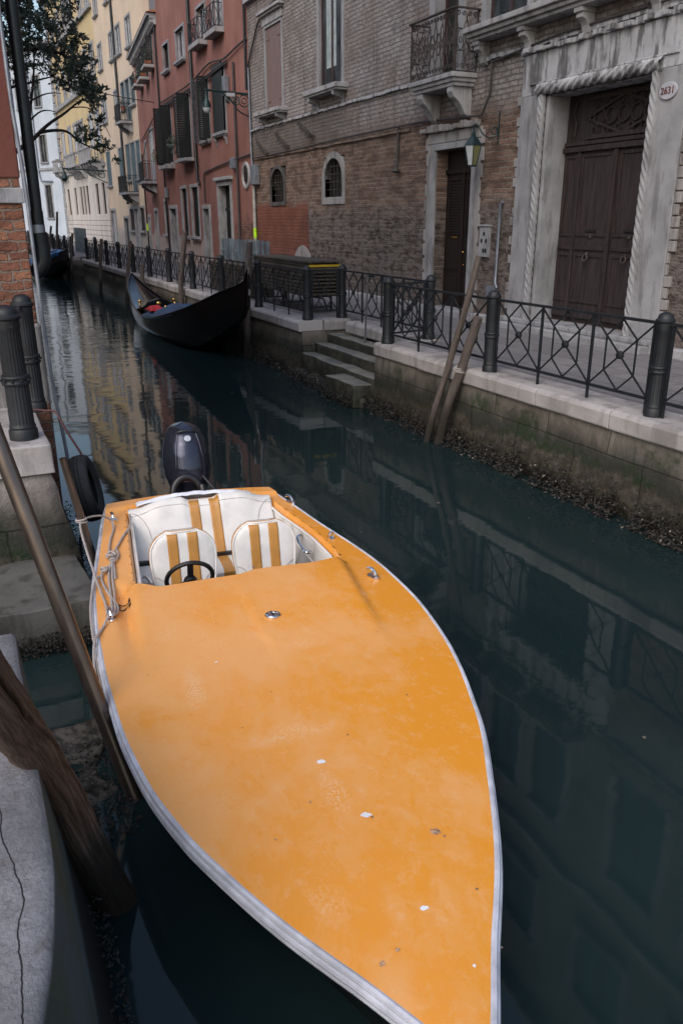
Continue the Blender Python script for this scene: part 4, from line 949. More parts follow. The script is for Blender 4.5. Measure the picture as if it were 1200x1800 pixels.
# --- upper windows with a long sill on brackets
for i, (a, b) in enumerate(UPW):
    w_ = obj('window', casement(MBk, a, b, 6.28, 8.5, -.12, 2, .07), MAT['winframe'], bh); obj('pane', pane(MBk, a, b, 6.28, 8.5, -.1), MAT['glass'], w_); obj('surround', surround(MBk, a, b, 6.26, 8.5, .13, .05, .1), MAT['stone_clean'], w_, bevel=.008)
m = MB(MBk); m.box(9.6, 14.38, -.02, .42, 6.17, 6.26); m.box(9.62, 14.34, -.02, .36, 6.10, 6.17); m.box(9.66, 14.30, -.02, .30, 6.04, 6.10); obj('long_sill', m, MAT['stone'], bh, bevel=.012)
for u in (14.05, 12.7, 11.25, 9.8):
    m = MB(MBk); m.box(u, u + .2, 0, .28, 5.97, 6.04); m.prism([(0, 5.97), (.24, 5.97), (.25, 5.90), (.16, 5.86), (.12, 5.80), (.10, 5.70), (.04, 5.66), (0, 5.66)], u + .02, u + .18, 'x'); obj('sill_bracket', m, MAT['stone'], bh, bevel=.01)
for a, b in TOP: window(bh, MBk, a, b, 10.2, 12.0, 'glass', 'stone_clean', depth=.12)
m = MB(MBk); m.box(2, 27.5, -6, .3, 13.62, 13.8); obj('eaves', m, MAT['stone'], bh, bevel=.02)

# --- wall lantern
ln = thing('wall_lantern', 'green iron lantern with amber glass hanging beside the dark red door', 'lantern', (9.1, 13.82, 4.2))
c = Vector((9.08, 13.82, 0))
m = MB(); m.lathe([(.165, 4.27), (.178, 4.275), (.17, 4.30), (.10, 4.39), (.05, 4.43), (.045, 4.48), (.016, 4.55), (.008, 4.60)], c, 6); m.lathe([(.085, 3.92), (.094, 3.925), (.094, 3.94), (.07, 3.945)], c, 6)
for k in range(6):
    t = k * math.pi / 3; m.bar(c + Vector((.09 * math.cos(t), .09 * math.sin(t), 3.94)), c + Vector((.17 * math.cos(t), .17 * math.sin(t), 4.275)), .014)
obj('frame', m, MAT['lampgreen'], ln)
for k in range(6):
    m = MB(); t, t2 = k * math.pi / 3, (k + 1) * math.pi / 3
    q = [m.P(c + Vector((r_ * math.cos(a), r_ * math.sin(a), z))) for r_, a, z in ((.085, t, 3.945), (.085, t2, 3.945), (.165, t2, 4.27), (.165, t, 4.27))]; m.F(*q)
    obj('glass_pane', m, MAT['lampglass' if k != 3 else 'lampclear'], ln, solid=.003)
m = MB(); m.tube(spline([(9.08, 13.82, 4.60), (9.09, 13.80, 4.64), (9.14, 13.76, 4.60), (9.20, 13.70, 4.47), (9.32, 13.64, 4.40), (9.44, 13.62, 4.44), (9.48, 13.62, 4.6), (9.49, 13.62, 4.75)], 5), .012, 6); m.torus((9.40, 13.63, 4.52), .06, .010, (.3, 1, 0), 14, 5); m.tube([(9.49, 13.62, 4.3), (9.49, 13.62, 4.85)], .014, 6); obj('scroll_bracket', m, MAT['lampgreen'], ln, smooth=True)
# --- street lamp on long bracket near the corner
sl_ = thing('street_lamp', 'green street lamp on an ornate iron arm where the red and brick houses meet', 'street lamp', (8.0, 27.4, 6.2))
A = Fm((9.5, 27.5), (9.85, 40.8))
m = MB(); P0 = Vector((9.5, 27.45, 6.75)); P1 = Vector((8.03, 27.55, 6.82)); m.tube([P0, P1], .035, 8); m.tube([P0 + Vector((-.03, 0, -.75)), P0 + Vector((-.03, 0, .25))], .03, 8)
m.tube(spline([P0 + Vector((-.05, 0, -.65)), P0 + Vector((-.4, 0, -.5)), P0 + Vector((-.6, 0, -.25)), P0 + Vector((-.9, .05, 0))], 5), .022, 6)
for q, r_ in ((.22, .17), (.5, .13), (.74, .08)): m.torus(P0 + Vector((-q, 0, -.2)), r_, .018, (0, 1, 0), 14, 5); m.torus(P0 + Vector((-q, 0, -.2)), r_ * .5, .016, (0, 1, 0), 10, 5)
obj('bracket_arm', m, MAT['lampgreen'], sl_, smooth=True)
m = MB(); m.lathe([(.03, 6.85), (.04, 6.75), (.05, 6.64), (.10, 6.52), (.135, 6.44), (.145, 6.36)], (8.08, 27.55, -.04), 16); obj('lamp_shade', m, MAT['lampgreen'], sl_, smooth=True)
m = MB(); m.lathe([(.13, 6.36), (.12, 6.28), (.08, 6.21), (.03, 6.19)], (8.08, 27.55, -.04), 16); obj('lamp_globe', m, MAT['lampclear'], sl_, smooth=True)
m = MB(); m.box(8.7, 8.98, 27.42, 27.44, 6.66, 6.76); obj('lamp_tag', m, MAT['enamel'], sl_)
# ================================================================ RED HOUSE (two facades, bending)
MA = Fm((9.5, 27.5), (9.85, 40.8)); MR = Fm((9.85, 40.8), (11.14, 52.1))
rh = thing('red_house', 'tall red plastered house with dark open shutters beyond the brick house', 'house', (9.6, 33, 1.1))
Lr = (Vector((9.85, 40.8)) - Vector((9.5, 27.5))).length
HA = [(4.95, 6.2, 9.15, 10.3, .16), (2.7, 3.9, 9.15, 10.5, .16), (8.3, 9.75, 9.1, 10.2, .16), (11.2, 12.3, 9.1, 10.1, .16), (8.0, 9.3, 5.4, 7.7, .16), (5.0, 6.3, 5.85, 7.9, .16), (2.8, 4.2, 5.95, 8.0, .16),
      (9.45, 10.5, 2.3, 4.25, .2), (7.45, 8.65, 2.3, 4.25, .2), (5.7, 6.6, 1.12, 3.38, .3), (2.6, 4.2, 1.3, 4.15, .3), (11.6, 12.9, 1.12, 3.45, .3), (11.55, 12.9, 5.4, 7.6, .16)]
LB = math.hypot(1.29, 11.3)
HB = [(2.0, 2.9, 9.9, 11.05, .15), (4.3, 5.5, 9.7, 11.0, .15), (7.3, 8.5, 9.8, 10.95, .15), (4.4, 6.2, 4.9, 7.35, .15), (8.2, 8.9, 5.2, 7.0, .15), (.8, 1.7, 2.3, 3.8, .2), (4.8, 6.2, 1.12, 3.4, .3), (8.6, 9.6, 1.12, 3.1, .3)]
obj('wall', wall(MA, 0, Lr, 1.0, 12.6, HA), MAT['red'], rh); obj('wall', wall(MR, 0, LB, 1.0, 11.35, HB), MAT['red'], rh)
for i, h in enumerate(HA[:9] + [HA[12]]):
    if i in (7, 8): window(rh, MA, *h[:4], 'closed', 'stone', 'green_door', True, .2, 'green_door', w=.13)
    else: window(rh, MA, *h[:4], 'glass' if i not in (3,) else 'dark', 'stone_clean', 'wintan' if i in (0, 1, 2) else 'green_door', True, .14, w=.10, br=(i == 6), pr=.03)
# shutters, each leaf on its window opening
def sh(M, u, z0, z1, w_, ang, side, solidp=False, mt='green_door'): obj('shutter', leafopen(M, u, z0, z1, w_, .03, ang, side, solidp=solidp), MAT[mt], rh)
sh(MA, 12.92, 5.35, 7.7, .50, 78, -1); sh(MA, 11.52, 5.35, 7.7, .50, 92, 1); sh(MA, 12.2, 5.4, 7.6, .5, 75, 1)
sh(MA, 9.32, 5.4, 7.75, .30, 70, -1, mt='whiteshut'); sh(MA, 8.02, 5.4, 7.75, .52, 92, 1); sh(MA, 8.6, 5.4, 7.7, .5, 80, 1)
sh(MA, 6.32, 5.8, 7.95, .42, 60, -1, mt='louvshut'); sh(MA, 4.98, 5.8, 7.95, .42, 88, 1); obj('shutter', MB(MA).box(5.35, 6.25, -.08, -.04, 5.86, 7.9), MAT['green_door'], rh)
obj('shutter', MB(MA).box(2.95, 4.3, .035, .075, 5.96, 8.15), MAT['green_worn'], rh, bevel=.01)
for a, b, z in ((4.9, 6.25, 9.12), (2.65, 3.95, 9.12)):
    m = MB(MA); m.box(a - .1, b + .1, 0, .36, z - .16, z); o = obj('window_ledge', m, MAT['stone'], rh, bevel=.01)
    m = MB(MA)
    for (p, q) in (((a, 0), (a, .33)), ((a, .33), (b, .33)), ((b, .33), (b, 0))):
        for zz in (z + .05, z + .72): m.bar((p[0], p[1], zz), (q[0], q[1], zz), .025)
        n = 1 if p[0] == q[0] else 3
        for k in range(n):
            x0 = p[0] + (q[0] - p[0]) * k / n; x1 = p[0] + (q[0] - p[0]) * (k + 1) / n; y0 = p[1] + (q[1] - p[1]) * k / n; y1 = p[1] + (q[1] - p[1]) * (k + 1) / n
            m.bar((x0, y0, z), (x1, y1, z + .72), .018); m.bar((x1, y1, z), (x0, y0, z + .72), .018); m.bar((x1, y1, z), (x1, y1, z + .75), .022)
    obj('window_railing', m, MAT['iron'], rh)
for h, mt in ((HA[9], 'dark'), (HA[10], 'green_door'), (HA[11], 'dkdoor')):
    o = obj('door', MB(MA).box(h[0], h[1], -.3, -.26, h[2], h[3]), MAT[mt], rh); obj('door_surround', surround(MA, h[0], h[1], h[2] - .1, h[3], .16, .06, .25), MAT['stone'], rh, bevel=.012)
m = MB(MA); d_ = -.255
for k in range(2):
    a = 2.65 + k * .78; m.box(a, a + .7, d_, d_ + .02, 3.2, 3.25); m.box(a, a + .7, d_, d_ + .02, 1.5, 1.55)
    for q in range(5): m.bar((a + q * .17, d_ + .02, 2.1), (a + .2 + q * .12, d_ + .02, 3.1), .02)
m.box(2.6, 4.2, d_, d_ + .05, 3.3, 3.38); m.box(3.38, 3.42, d_, d_ + .04, 1.3, 3.3); obj('door_mouldings', m, MAT['iron'], rh)
m = MB(MA); m.box(2.3, 4.5, -.02, .16, 4.33, 4.45); obj('door_cornice', m, MAT['stone_dirty'], rh, bevel=.02)
# round window
m = MB(MA); uc, zc = .62, 4.38
def ringf(a, v):
    t = 2 * math.pi * a; p = 2 * math.pi * v; r0 = .36 + .07 * math.cos(p); return (uc + r0 * math.cos(t), .02 + .06 * math.sin(p), zc + r0 * 1.02 * math.sin(t))
m.grid(ringf, 28, 8, True); o = obj('round_window', m, MAT['stone_pink'] if 'stone_pink' in MAT else MAT['stone'], rh, smooth=True)
m = MB(MA); m.prism([(uc + .33 * math.cos(t), zc + .34 * math.sin(t)) for t in [2 * math.pi * k / 24 for k in range(24)]], .003, .008, 'y'); obj('pane', m, MAT['dark'], o)
m = MB(MA)
for k in range(-2, 3): hh = math.sqrt(.33 ** 2 - (k * .12) ** 2); m.bar((uc + k * .12, .02, zc - hh), (uc + k * .12, .02, zc + hh), .016); m.bar((uc - hh, .025, zc + k * .12), (uc + hh, .025, zc + k * .12), .016)
obj('iron_grille', m, MAT['iron_rust'], o)
for M_, pts, r_, mt, nm in ((MA, [(7.15, .09, 12.5), (7.12, .09, 4.55), (6.9, .09, 4.4), (6.85, .09, 4.3)], .06, 'pipe_dark', 'downpipe'), (MA, [(1.5, .07, 7.9), (1.5, .07, 1.1)], .04, 'cable', 'downpipe'),
        (MA, [(.1, .07, 9.4), (.1, .07, 6.9)], .04, 'pipe_dark', 'conduit'), (MR, [(.35, .07, 11.2), (.35, .07, 6.2), (.3, .07, 4.4), (.25, .06, 1.2)], .045, 'pipe_dark', 'downpipe'), (MR, [(10.2, .07, 6.5), (10.1, .06, 1.2)], .04, 'pipe_dark', 'downpipe')):
    m = MB(M_); m.tube(pts, r_, 10); obj(nm, m, MAT[mt], rh, smooth=True)
m = MB(MA); m.tube(spline([(0, .05, 9.05 - .7), (1.2, .08, 8.25), (2.6, .09, 8.15), (4.5, .08, 8.3), (7, .1, 8.05), (9.5, .08, 8.0), (13.2, .07, 8.0)], 4), .03, 6); m.tube([(2.3, .08, 8.05), (7, .1, 7.85), (13.2, .08, 7.8)], .035, 6); m.tube([(2.3, .10, 7.98), (7, .12, 7.75), (13.2, .10, 7.72)], .03, 6)
m.tube([(0, .05, 5.0), (1.5, .06, 4.95), (4, .05, 4.85), (6.0, .05, 4.72), (6.2, .05, 4.6), (6.2, .05, 3.6)], .03, 6)
obj('wall_cable', m, MAT['cable'], rh, smooth=True)
m = MB(MR); m.tube(spline([(0, .07, 7.9), (4, .08, 7.6), (8, .07, 7.3), (10.3, .07, 7.2)], 4), .03, 6); m.tube([(0, .07, 7.2), (5, .06, 7.3), (8, .05, 6.8), (10.2, .06, 6.2)], .02, 6); obj('wall_cable', m, MAT['cable'], rh, smooth=True)
for q in ((1.7, 2.05, .01, .18, 4.65, 5.0), (2.2, 2.5, .02, .2, 7.0, 7.6)): obj('junction_box', MB(MA).box(*q), MAT['pipe_grey'], rh, bevel=.02)
m = MB(MA); m.box(13.05, 13.35, .01, .14, 3.95, 4.4); obj('junction_box', m, MAT['pipe_grey'], rh, bevel=.02)
m = MB(MR); m.tube([(10.12, .06, 2.35), (10.12, .06, 2.75)], .06, 10); obj('lime_tag', m, MAT['hivis'], rh)
# cornice of the lower wing
m = MB(MR); m.box(.1, LB + .2, -.3, .28, 11.4, 11.5); m.box(.1, LB + .2, -.3, .40, 11.5, 11.6); m.box(.1, LB + .2, -.3, .12, 11.16, 11.4)
k = .15
while k < LB: m.box(k, k + .14, .12, .26, 11.24, 11.4); k += .3
obj('cornice', m, MAT['stone'], rh)
m = MB(MA); m.box(0, Lr, -6, .3, 12.6, 12.85); obj('eaves', m, MAT['stone'], rh)
m = MB(MR); i = [m.P(q) for q in ((0, .42, 11.62), (LB, .42, 11.62), (LB, -5, 13.2), (0, -5, 13.2), (0, -5, 11.62), (LB, -5, 11.62))]; m.F(i[0], i[1], i[2], i[3]); m.F(i[0], i[3], i[4]); m.F(i[1], i[5], i[2]); m.F(i[0], i[4], i[5], i[1]); m.F(i[4], i[3], i[2], i[5]); obj('roof', m, MAT['terracotta'], rh)
for i, h in enumerate(HB):
    if i < 5: window(rh, MR, *h[:4], 'glass' if i != 3 else 'closed', 'stone_clean', 'wintan', i != 3, .13, 'wintan', w=.1)
    elif i == 5: window(rh, MR, *h[:4], 'dark', 'stone', 'green_door', True, .18)
    else: obj('door', MB(MR).box(h[0], h[1], -.3, -.24, h[2], h[3]), MAT['bigdoor'], rh); obj('door_surround', surround(MR, h[0], h[1], 1.1, h[3], .15, .05, .2), MAT['stone'], rh, bevel=.012)
for u0, u1, z0, z1 in ((2.0, 2.9, 9.9, 11.05), (4.3, 5.5, 9.7, 11.0), (7.3, 8.5, 9.8, 10.95)):
    sh(MR, u0, z0, z1, .3, 80, 1)
    m = MB(MR); m.box(u0 - .2, u1 + .2, -.01, .5, z0 - .2, z0 - .06); obj('window_ledge', m, MAT['stone'], rh, bevel=.03)
    fb = thing('flower_box', {2.0: 'planted flower box nearest the downpipe on the lower wing of the red house', 4.3: 'middle planted flower box under the white cornice of the red house', 7.3: 'farthest planted flower box on the lower wing of the red house'}[u0], 'flower box', tuple(MR @ Vector(((u0 + u1) / 2, .3, z0 - .05))), 'flower boxes on the red house')
    obj('trough', MB(MR).box(u0 - .05, u1 + .05, .12, .42, z0 - .055, z0 + .12), MAT['pot'], fb, bevel=.01)
    m = MB(MR)
    for k in range(260):
        q = Vector((random.uniform(u0 - .1, u1 + .1), random.uniform(.08, .5), z0 + .12 + abs(random.gauss(0, .16)))); r = random.uniform(.03, .06); T = Matrix.Translation(q) @ Matrix.Rotation(random.uniform(0, 6), 4, Vector((random.random(), random.random(), random.random() + .01)).normalized())
        m.F(*[m.P(T @ Vector(v)) for v in ((-r, 0, 0), (0, -r * .5, 0), (r, 0, 0), (0, r * .5, 0))])
    obj('foliage', m, MAT['leaf'], fb, fix=False)
    m = MB(); iron_railing(MR, u0 - .12, u1 + .12, .46, z0 - .06, z0 + .5, .11, m2_ := MB(MR), .009); obj('window_railing', m2_, MAT['iron'], rh)
def potplant(label, M, u, z, n=500, r0=.30, mt='leaf2'):
    t = thing('potted_plant', label, 'potted plant', tuple(M @ Vector((u, .3, z))))
    m = MB(M); m.lathe([(.10, z), (.14, z + .2), (.15, z + .22)], (u, .22, 0), 12); obj('pot', m, MAT['pot'], t, smooth=True)
    m = MB(M)
    for k in range(n):
        d = Vector((random.gauss(0, 1), random.gauss(0, 1), random.gauss(0, .8))).normalized() * r0 * random.random() ** .4
        q = Vector((u, .3, z + .22 + r0 * .7)) + d * Vector((1.2, 1, .85)).x; r = random.uniform(.025, .05)
        T = Matrix.Translation(q) @ Matrix.Rotation(random.uniform(0, 6), 4, Vector((random.random() + .01, random.random(), random.random())).normalized())
        m.F(*[m.P(T @ Vector(v)) for v in ((-r, 0, 0), (0, -r * .5, 0), (r, 0, 0), (0, r * .5, 0))])
    obj('foliage', m, MAT[mt], t, fix=False)
for z in (5.3,):
    obj('window_ledge', MB(MA).box(11.4, 13.1, -.01, .42, z - .16, z), MAT['stone'], rh, bevel=.015); obj('window_ledge', MB(MA).box(7.7, 9.5, -.01, .42, z - .06, z + .06), MAT['stone'], rh, bevel=.015)
potplant('yellow-green bushy plant on the lower left window ledge of the red house', MA, 13.1, 5.3, 600, .33)
potplant('trailing green plant between the two black shuttered windows of the red house', MA, 9.55, 5.5, 700, .36, 'leaf')
# balcony of the lower wing
bb = thing('balcony', 'small curved stone balcony with plain black railing on the red house', 'balcony', tuple(MR @ Vector((5.3, .3, 4.6))))
m = MB(MR); m.box(4.2, 6.5, -.01, .7, 4.72, 4.85); m.prism([(0, 4.72), (.62, 4.72), (.6, 4.6), (.4, 4.45), (.1, 4.3), (0, 4.25)], 4.4, 4.65, 'x'); m.prism([(0, 4.72), (.62, 4.72), (.6, 4.6), (.4, 4.45), (.1, 4.3), (0, 4.25)], 6.0, 6.25, 'x'); obj('slab', m, MAT['stone_clean'], bb, bevel=.015)
obj('ironwork', iron_railing(MR, 4.25, 6.45, .65, 4.85, 5.8, .09), MAT['iron'], bb)
m = MB(MR); m.prism([(8.45 + 0, 2.7), (9.3, 2.7), (9.3, 3.5), (9.1, 3.8), (8.87, 3.95), (8.62, 3.8), (8.45, 3.5)], .0, .05, 'y'); 

# ================================================================ BEIGE HOUSE
MC = Fm((11.14, 52.1), (11.03, 63.5)); be = thing('beige_house', 'tall cream plastered house with a dark downpipe between the red and the yellow house', 'house', (11.1, 58, 1.1))
HC = [(5.2, 6.5, 12.4, 13.85), (3.1, 4.5, 12.4, 13.85), (.2, 1.5, 12.35, 13.8), (9.2, 10.6, 12.4, 13.85), (9.2, 10.9, 9.2, 10.65), (5.3, 6.4, 9.2, 10.6), (.3, 1.5, 9.35, 10.8), (1.7, 2.9, 8.6, 10.8), (3.1, 4.2, 9.35, 10.8),
      (9.5, 10.9, 5.2, 7.35), (5.2, 6.5, 5.4, 7.3), (.15, 1.2, 5.3, 7.35), (1.5, 2.7, 4.6, 7.35), (3.0, 4.2, 5.3, 7.35), (3.2, 4.5, 2.3, 3.6), (.25, 1.45, 2.3, 3.65), (1.7, 2.9, 1.12, 3.6), (5.1, 6.4, 1.12, 3.05), (9.3, 10.9, 1.12, 3.55), (9.4, 10.7, 15.6, 16.9), (5.6, 6.8, 15.6, 16.9), (3.1, 4.5, 15.6, 16.9), (.2, 1.5, 15.6, 16.9)]
obj('wall', wall(MC, -3, 11.6, 1.0, 18, HC, .15), MAT['beige'], be)
for i, h in enumerate(HC):
    if i in (16, 17, 18): obj('door', MB(MC).box(h[0], h[1], -.16, -.1, h[2], h[3]), MAT['green_door' if i == 17 else 'stone'], be); obj('door_surround', surround(MC, *h[:4], .16, .05, .1), MAT['stone_clean'], be)
    elif i in (14, 15): window(be, MC, *h[:4], 'dark', 'stone_clean', 'winframe', True, .1)
    elif 9 <= i <= 13: window(be, MC, *h[:4], 'closed', 'stone_clean', 'tealshut', True, .12, 'tealshut', w=.08)
    elif 6 <= i <= 8: window(be, MC, *h[:4], 'glass', 'stone_clean', 'tealshut', True, .1, w=.08)
    else: window(be, MC, *h[:4], 'glass', 'stone_clean', 'wintan', True, .08, w=.13)
m = MB(MC); m.tube([(4.75, .1, 18), (4.75, .1, 5.2), (4.5, .1, 4.6), (4.5, .1, 3.9)], .075, 10); obj('downpipe', m, MAT['pipe_dark'], be, smooth=True)
m = MB(MC); m.box(-3, 11.6, -.4, .45, 18, 18.3); obj('eaves', m, MAT['stone'], be)
m = MB(MC); m.box(-3.05, -.6, -5, -.35, 11.7, 15.5); obj('side_wall', m, MAT['greyp'], be)
for j, (u0, u1, z) in enumerate(((1.5, 3.2, 8.5), (1.3, 3.9, 4.55))):
    bb = thing('balcony', ('upper little iron balcony with a plant on the cream house', 'lower iron balcony in front of teal shutters on the cream house')[j], 'balcony', tuple(MC @ Vector((2.3, .4, z))))
    m = MB(MC); m.box(u0, u1, -.01, .75, z - .12, z); m.prism([(0, z - .12), (.6, z - .12), (.5, z - .35), (.1, z - .6), (0, z - .62)], u0 + .1, u0 + .35, 'x'); m.prism([(0, z - .12), (.6, z - .12), (.5, z - .35), (.1, z - .6), (0, z - .62)], u1 - .35, u1 - .1, 'x'); obj('slab', m, MAT['stone_clean'], bb)
    obj('ironwork', iron_railing(MC, u0 + .05, u1 - .05, .7, z, z + .95, .13, None, .014), MAT['iron'], bb)
potplant('dark green plant hanging over the upper balcony railing of the cream house', MC, 2.9, 9.2, 260, .3, 'leaf')

# ================================================================ YELLOW HOUSE
MD = Fm((11.03, 63.5), (10.55, 84)); ye = thing('yellow_house', 'yellow plastered palace with white window frames above a white rusticated ground floor', 'palace', (10.8, 74, 1.1))
HD = []
cols = [(.7, 2.1), (3.2, 4.6), (7.4, 8.7), (8.9, 10.1), (10.3, 11.6), (13.1, 14.5), (16.7, 18.2)]
for a, b in cols: HD += [(a, b, 16.6, 18.6), (a, b, 12.2, 14.3), (a, b, 7.9, 10.1), (a + .1, b - .15, 3.35, 5.5)]
obj('wall', wall(MD, 0, 20.5, 6.55, 20.5, [h for h in HD if h[2] > 6], .16), MAT['yellow'], ye)
obj('ground_floor_wall', wall(MD @ Matrix.Translation((0, .06, 0)), -.02, 20.5, 1.0, 6.55, [h for h in HD if h[2] < 6], .2, 5.9), MAT['rustic'], ye)
for h in HD:
    if h[2] < 6: window(ye, MD, *h[:4], 'dark', None, 'winframe', False, .1)
    else: window(ye, MD, *h[:4], 'closed' if h[2] < 14.5 and random.random() < .6 else 'glass', 'stone_clean', 'wintan', False, .1, 'wintan', w=.2, pr=.06)
m = MB(MD)
for z in (16.3, 11.85, 6.55): m.box(0, 20.5, -.01, .22, z, z + .28)
m.box(0, 20.5, -.3, .6, 20.5, 20.9); obj('string_course', m, MAT['stone_clean'], ye, bevel=.02)
m = MB(MD)
for k in range(33):
    z = 1.1 + k * .58; m.box(19.5 - .35 * (k % 2), 20.5, -.02, .12, z, z + .5)
obj('quoins', m, MAT['stone_clean'], ye, bevel=.03)
for j, (u0, u1) in enumerate(((.4, 5.0), (7.0, 12.0), (16.2, 19.0))):
    bb = thing('balcony', ('nearest white stone balcony of the yellow palace', 'middle white stone balcony of the yellow palace', 'farthest white stone balcony of the yellow palace')[j], 'balcony', tuple(MD @ Vector(((u0 + u1) / 2, .5, 6.7))), 'stone balconies on the yellow palace')
    m = MB(MD); m.box(u0, u1, -.01, 1.0, 6.84, 7.0); m.box(u0, u1, .85, 1.0, 7.75, 7.9); m.box(u0, u0 + .15, 0, .85, 7.75, 7.9); m.box(u1 - .15, u1, 0, .85, 7.75, 7.9); obj('slab', m, MAT['stone_clean'], bb, bevel=.015)
    m = MB(MD); k = u0 + .15
    while k < u1 - .1: m.lathe([(.06, 7.0), (.03, 7.1), (.07, 7.3), (.03, 7.55), (.06, 7.75)], (k, .92, 0), 8); k += .24
    for k in (.2, .4, .6): m.lathe([(.06, 7.0), (.03, 7.1), (.07, 7.3), (.03, 7.55), (.06, 7.75)], (u0 + .08, k, 0), 8)
    obj('balusters', m, MAT['stone_clean'], bb, smooth=True)
    k = u0 + .1
    while k < u1: m = MB(MD); m.prism([(0, 6.84), (.9, 6.84), (.85, 6.6), (.5, 6.45), (.3, 6.1), (0, 6.0)], k, k + .25, 'x'); k += 1.1; obj('bracket', m, MAT['stone'], bb, bevel=.01)
# street lamp on the yellow house
s2 = thing('street_lamp', 'small far green street lamp on a scrolled arm by the yellow palace', 'street lamp', (10.2, 63.6, 6.4))
m = MB(); P0 = Vector((11.0, 63.2, 6.2)); m.tube([P0, P0 + Vector((-3.0, 0, .1))], .05, 6); m.tube(spline([P0 + Vector((0, 0, -.8)), P0 + Vector((-.7, 0, -.5)), P0 + Vector((-1.6, 0, 0))], 4), .035, 6); m.torus(P0 + Vector((-.35, 0, -.25)), .22, .03, (0, 1, 0), 12, 5); obj('bracket_arm', m, MAT['lampgreen'], s2)
m = MB(); m.lathe([(.05, 6.25), (.08, 6.0), (.2, 5.75), (.22, 5.65), (.1, 5.45)], (P0.x - 2.9, 63.2, 0), 12); obj('lamp_shade', m, MAT['lampgreen'], s2, smooth=True)

# ================================================================ WHITE HOUSE at the end
ME = Fm((10.55, 84), (6.2, 93)); wh = thing('white_house', 'bluish white plastered house closing the far end of the canal', 'house', (8.5, 89, 1.1))
HE = [(2.0, 3.1, 12.7, 15.2), (2.0, 3.1, 8.0, 10.3), (2.0, 3.0, 3.1, 6.0), (5.0, 6.1, 12.7, 15.2), (5.0, 6.1, 8.0, 10.3), (5.0, 6.0, 3.1, 6.0), (7.5, 8.6, 12.7, 15.2), (7.5, 8.6, 8.0, 10.3), (7.5, 8.6, 3.1, 6.0)]
obj('wall', wall(ME, 0, 12, 1.0, 17.5, HE, .2), MAT['whitep'], wh)
for h in HE: window(wh, ME, *h[:4], 'glass', 'stone_clean', 'winframe', True, .15, w=.16)
m = MB(ME); m.box(0, 12, -.01, .12, 7.3, 7.5); obj('string_course', m, MAT['stone_clean'], wh)
m = MB(ME); m.tube([(3.7, .1, 17.5), (3.6, .1, 7), (3.4, .1, 6.4), (1.5, .1, 6.3)], .07, 8); m.tube([(6.7, .1, 17.5), (6.7, .1, 4.5)], .07, 8); obj('downpipe', m, MAT['pipe_grey'], wh, smooth=True)
m = MB(ME); m.box(-.2, 12, -6, .4, 17.5, 17.8); obj('eaves', m, MAT['stone'], wh)
m = MB(Fm((6.2, 93), (0.5, 96))); 
gh = thing('grey_house', 'pale grey house beyond the tree at the far bend of the canal', 'house', (3, 96, 1.1))
MG = Fm((5.5, 94.5), (-6, 97)); HG = [(a, a + 1.2, z, z + 2) for a in (1.5, 4.5, 7.5) for z in (3, 7.5, 11.5)]
obj('wall', wall(MG, 0, 11, .0, 14, HG, .2), MAT['whitep'], gh)
for h in HG: window(gh, MG, *h[:4], 'glass', 'stone_clean', 'winframe', True, .15)
m = MB(); m.box(-4, 7, 92.5, 97, -1.5, 1.0); obj('quay_base', m, MAT['quay_l'], gh)

# ================================================================ LEFT HOUSE (its corner stands close on the left)
lh = thing('plastered_brick_house', 'dark red plaster and bare brick house corner at the left edge with a black downpipe', 'house', (-1.5, 8.3, 1.3))
Y0 = 8.3; XC = .70
def corner(x1, z0, z1, y=Y0, yb=14.0, xl=-5):
    mb = MB(); mb.box(xl, x1, y, yb, z0, z1); return mb
obj('stone_base', corner(XC + .0, -1.2, 2.07, Y0 - .05), MAT['stone_rough2'] if 'stone_rough2' in MAT else MAT['stone_rough'], lh, bevel=.03)
obj('brick_wall', corner(XC - .025, 2.072, 3.13), MAT['brick_left'], lh, bevel=.012)
m = MB(); m.box(-5, XC - .015, Y0 - .035, 14.02, 3.132, 3.262); obj('stone_band', m, MAT['stone_clean'], lh, bevel=.01)
obj('thin_brick_course', corner(XC - .03, 3.264, 3.34), MAT['brick_left'], lh)
obj('plaster_wall', corner(XC - .02, 3.342, 15.0, Y0 - .01), MAT['redplaster_l'], lh, bevel=.015)
m = MB(); m.box(-5.3, XC + .3, Y0 - .4, 14.3, 15.0, 15.3); obj('eaves', m, MAT['stone'], lh)
m = MB(); m.tube([(XC + .10, Y0 + .15, 15), (XC + .10, Y0 + .15, 3.06)], .052, 14); m.tube([(XC + .10, Y0 + .15, 3.07), (XC + .10, Y0 + .15, 2.86)], .056, 14); m.tube(spline([(XC + .10, Y0 + .15, 2.88), (XC + .11, Y0 + .15, 2.75), (XC + .10, Y0 + .15, 2.6), (XC + .0, Y0 + .17, 2.5)], 4), .07, 14); obj('downpipe', m, MAT['pipe_dark'], lh, smooth=True)
m = MB(); m.tube([(XC + .10, Y0 + .148, 2.95), (XC + .10, Y0 + .148, 2.86)], .0585, 14); obj('worn_pipe_joint', m, MAT['pipe_grey'], lh, smooth=True)
m = MB(); m.tube(spline([(XC - .025, Y0 - .02, 6.5), (XC - .02, Y0 - .025, 4.2), (XC - .005, Y0 - .02, 3.7), (XC + .012, Y0 - .02, 3.3), (XC + .015, Y0 - .04, 2.6), (XC + .02, Y0 - .08, 2.0), (XC + .04, Y0 - .1, 1.4), (XC + .08, Y0 - .1, .9), (XC + .12, Y0 - .1, .1)], 5), .017, 8); obj('conduit', m, MAT['pipe_grey'], lh, smooth=True)
m = MB(); m.box(XC - .3, XC - .01, Y0 - .07, 14, -1, 1.33); obj('brick_footing', m, MAT['brick_left'], lh, bevel=.02)
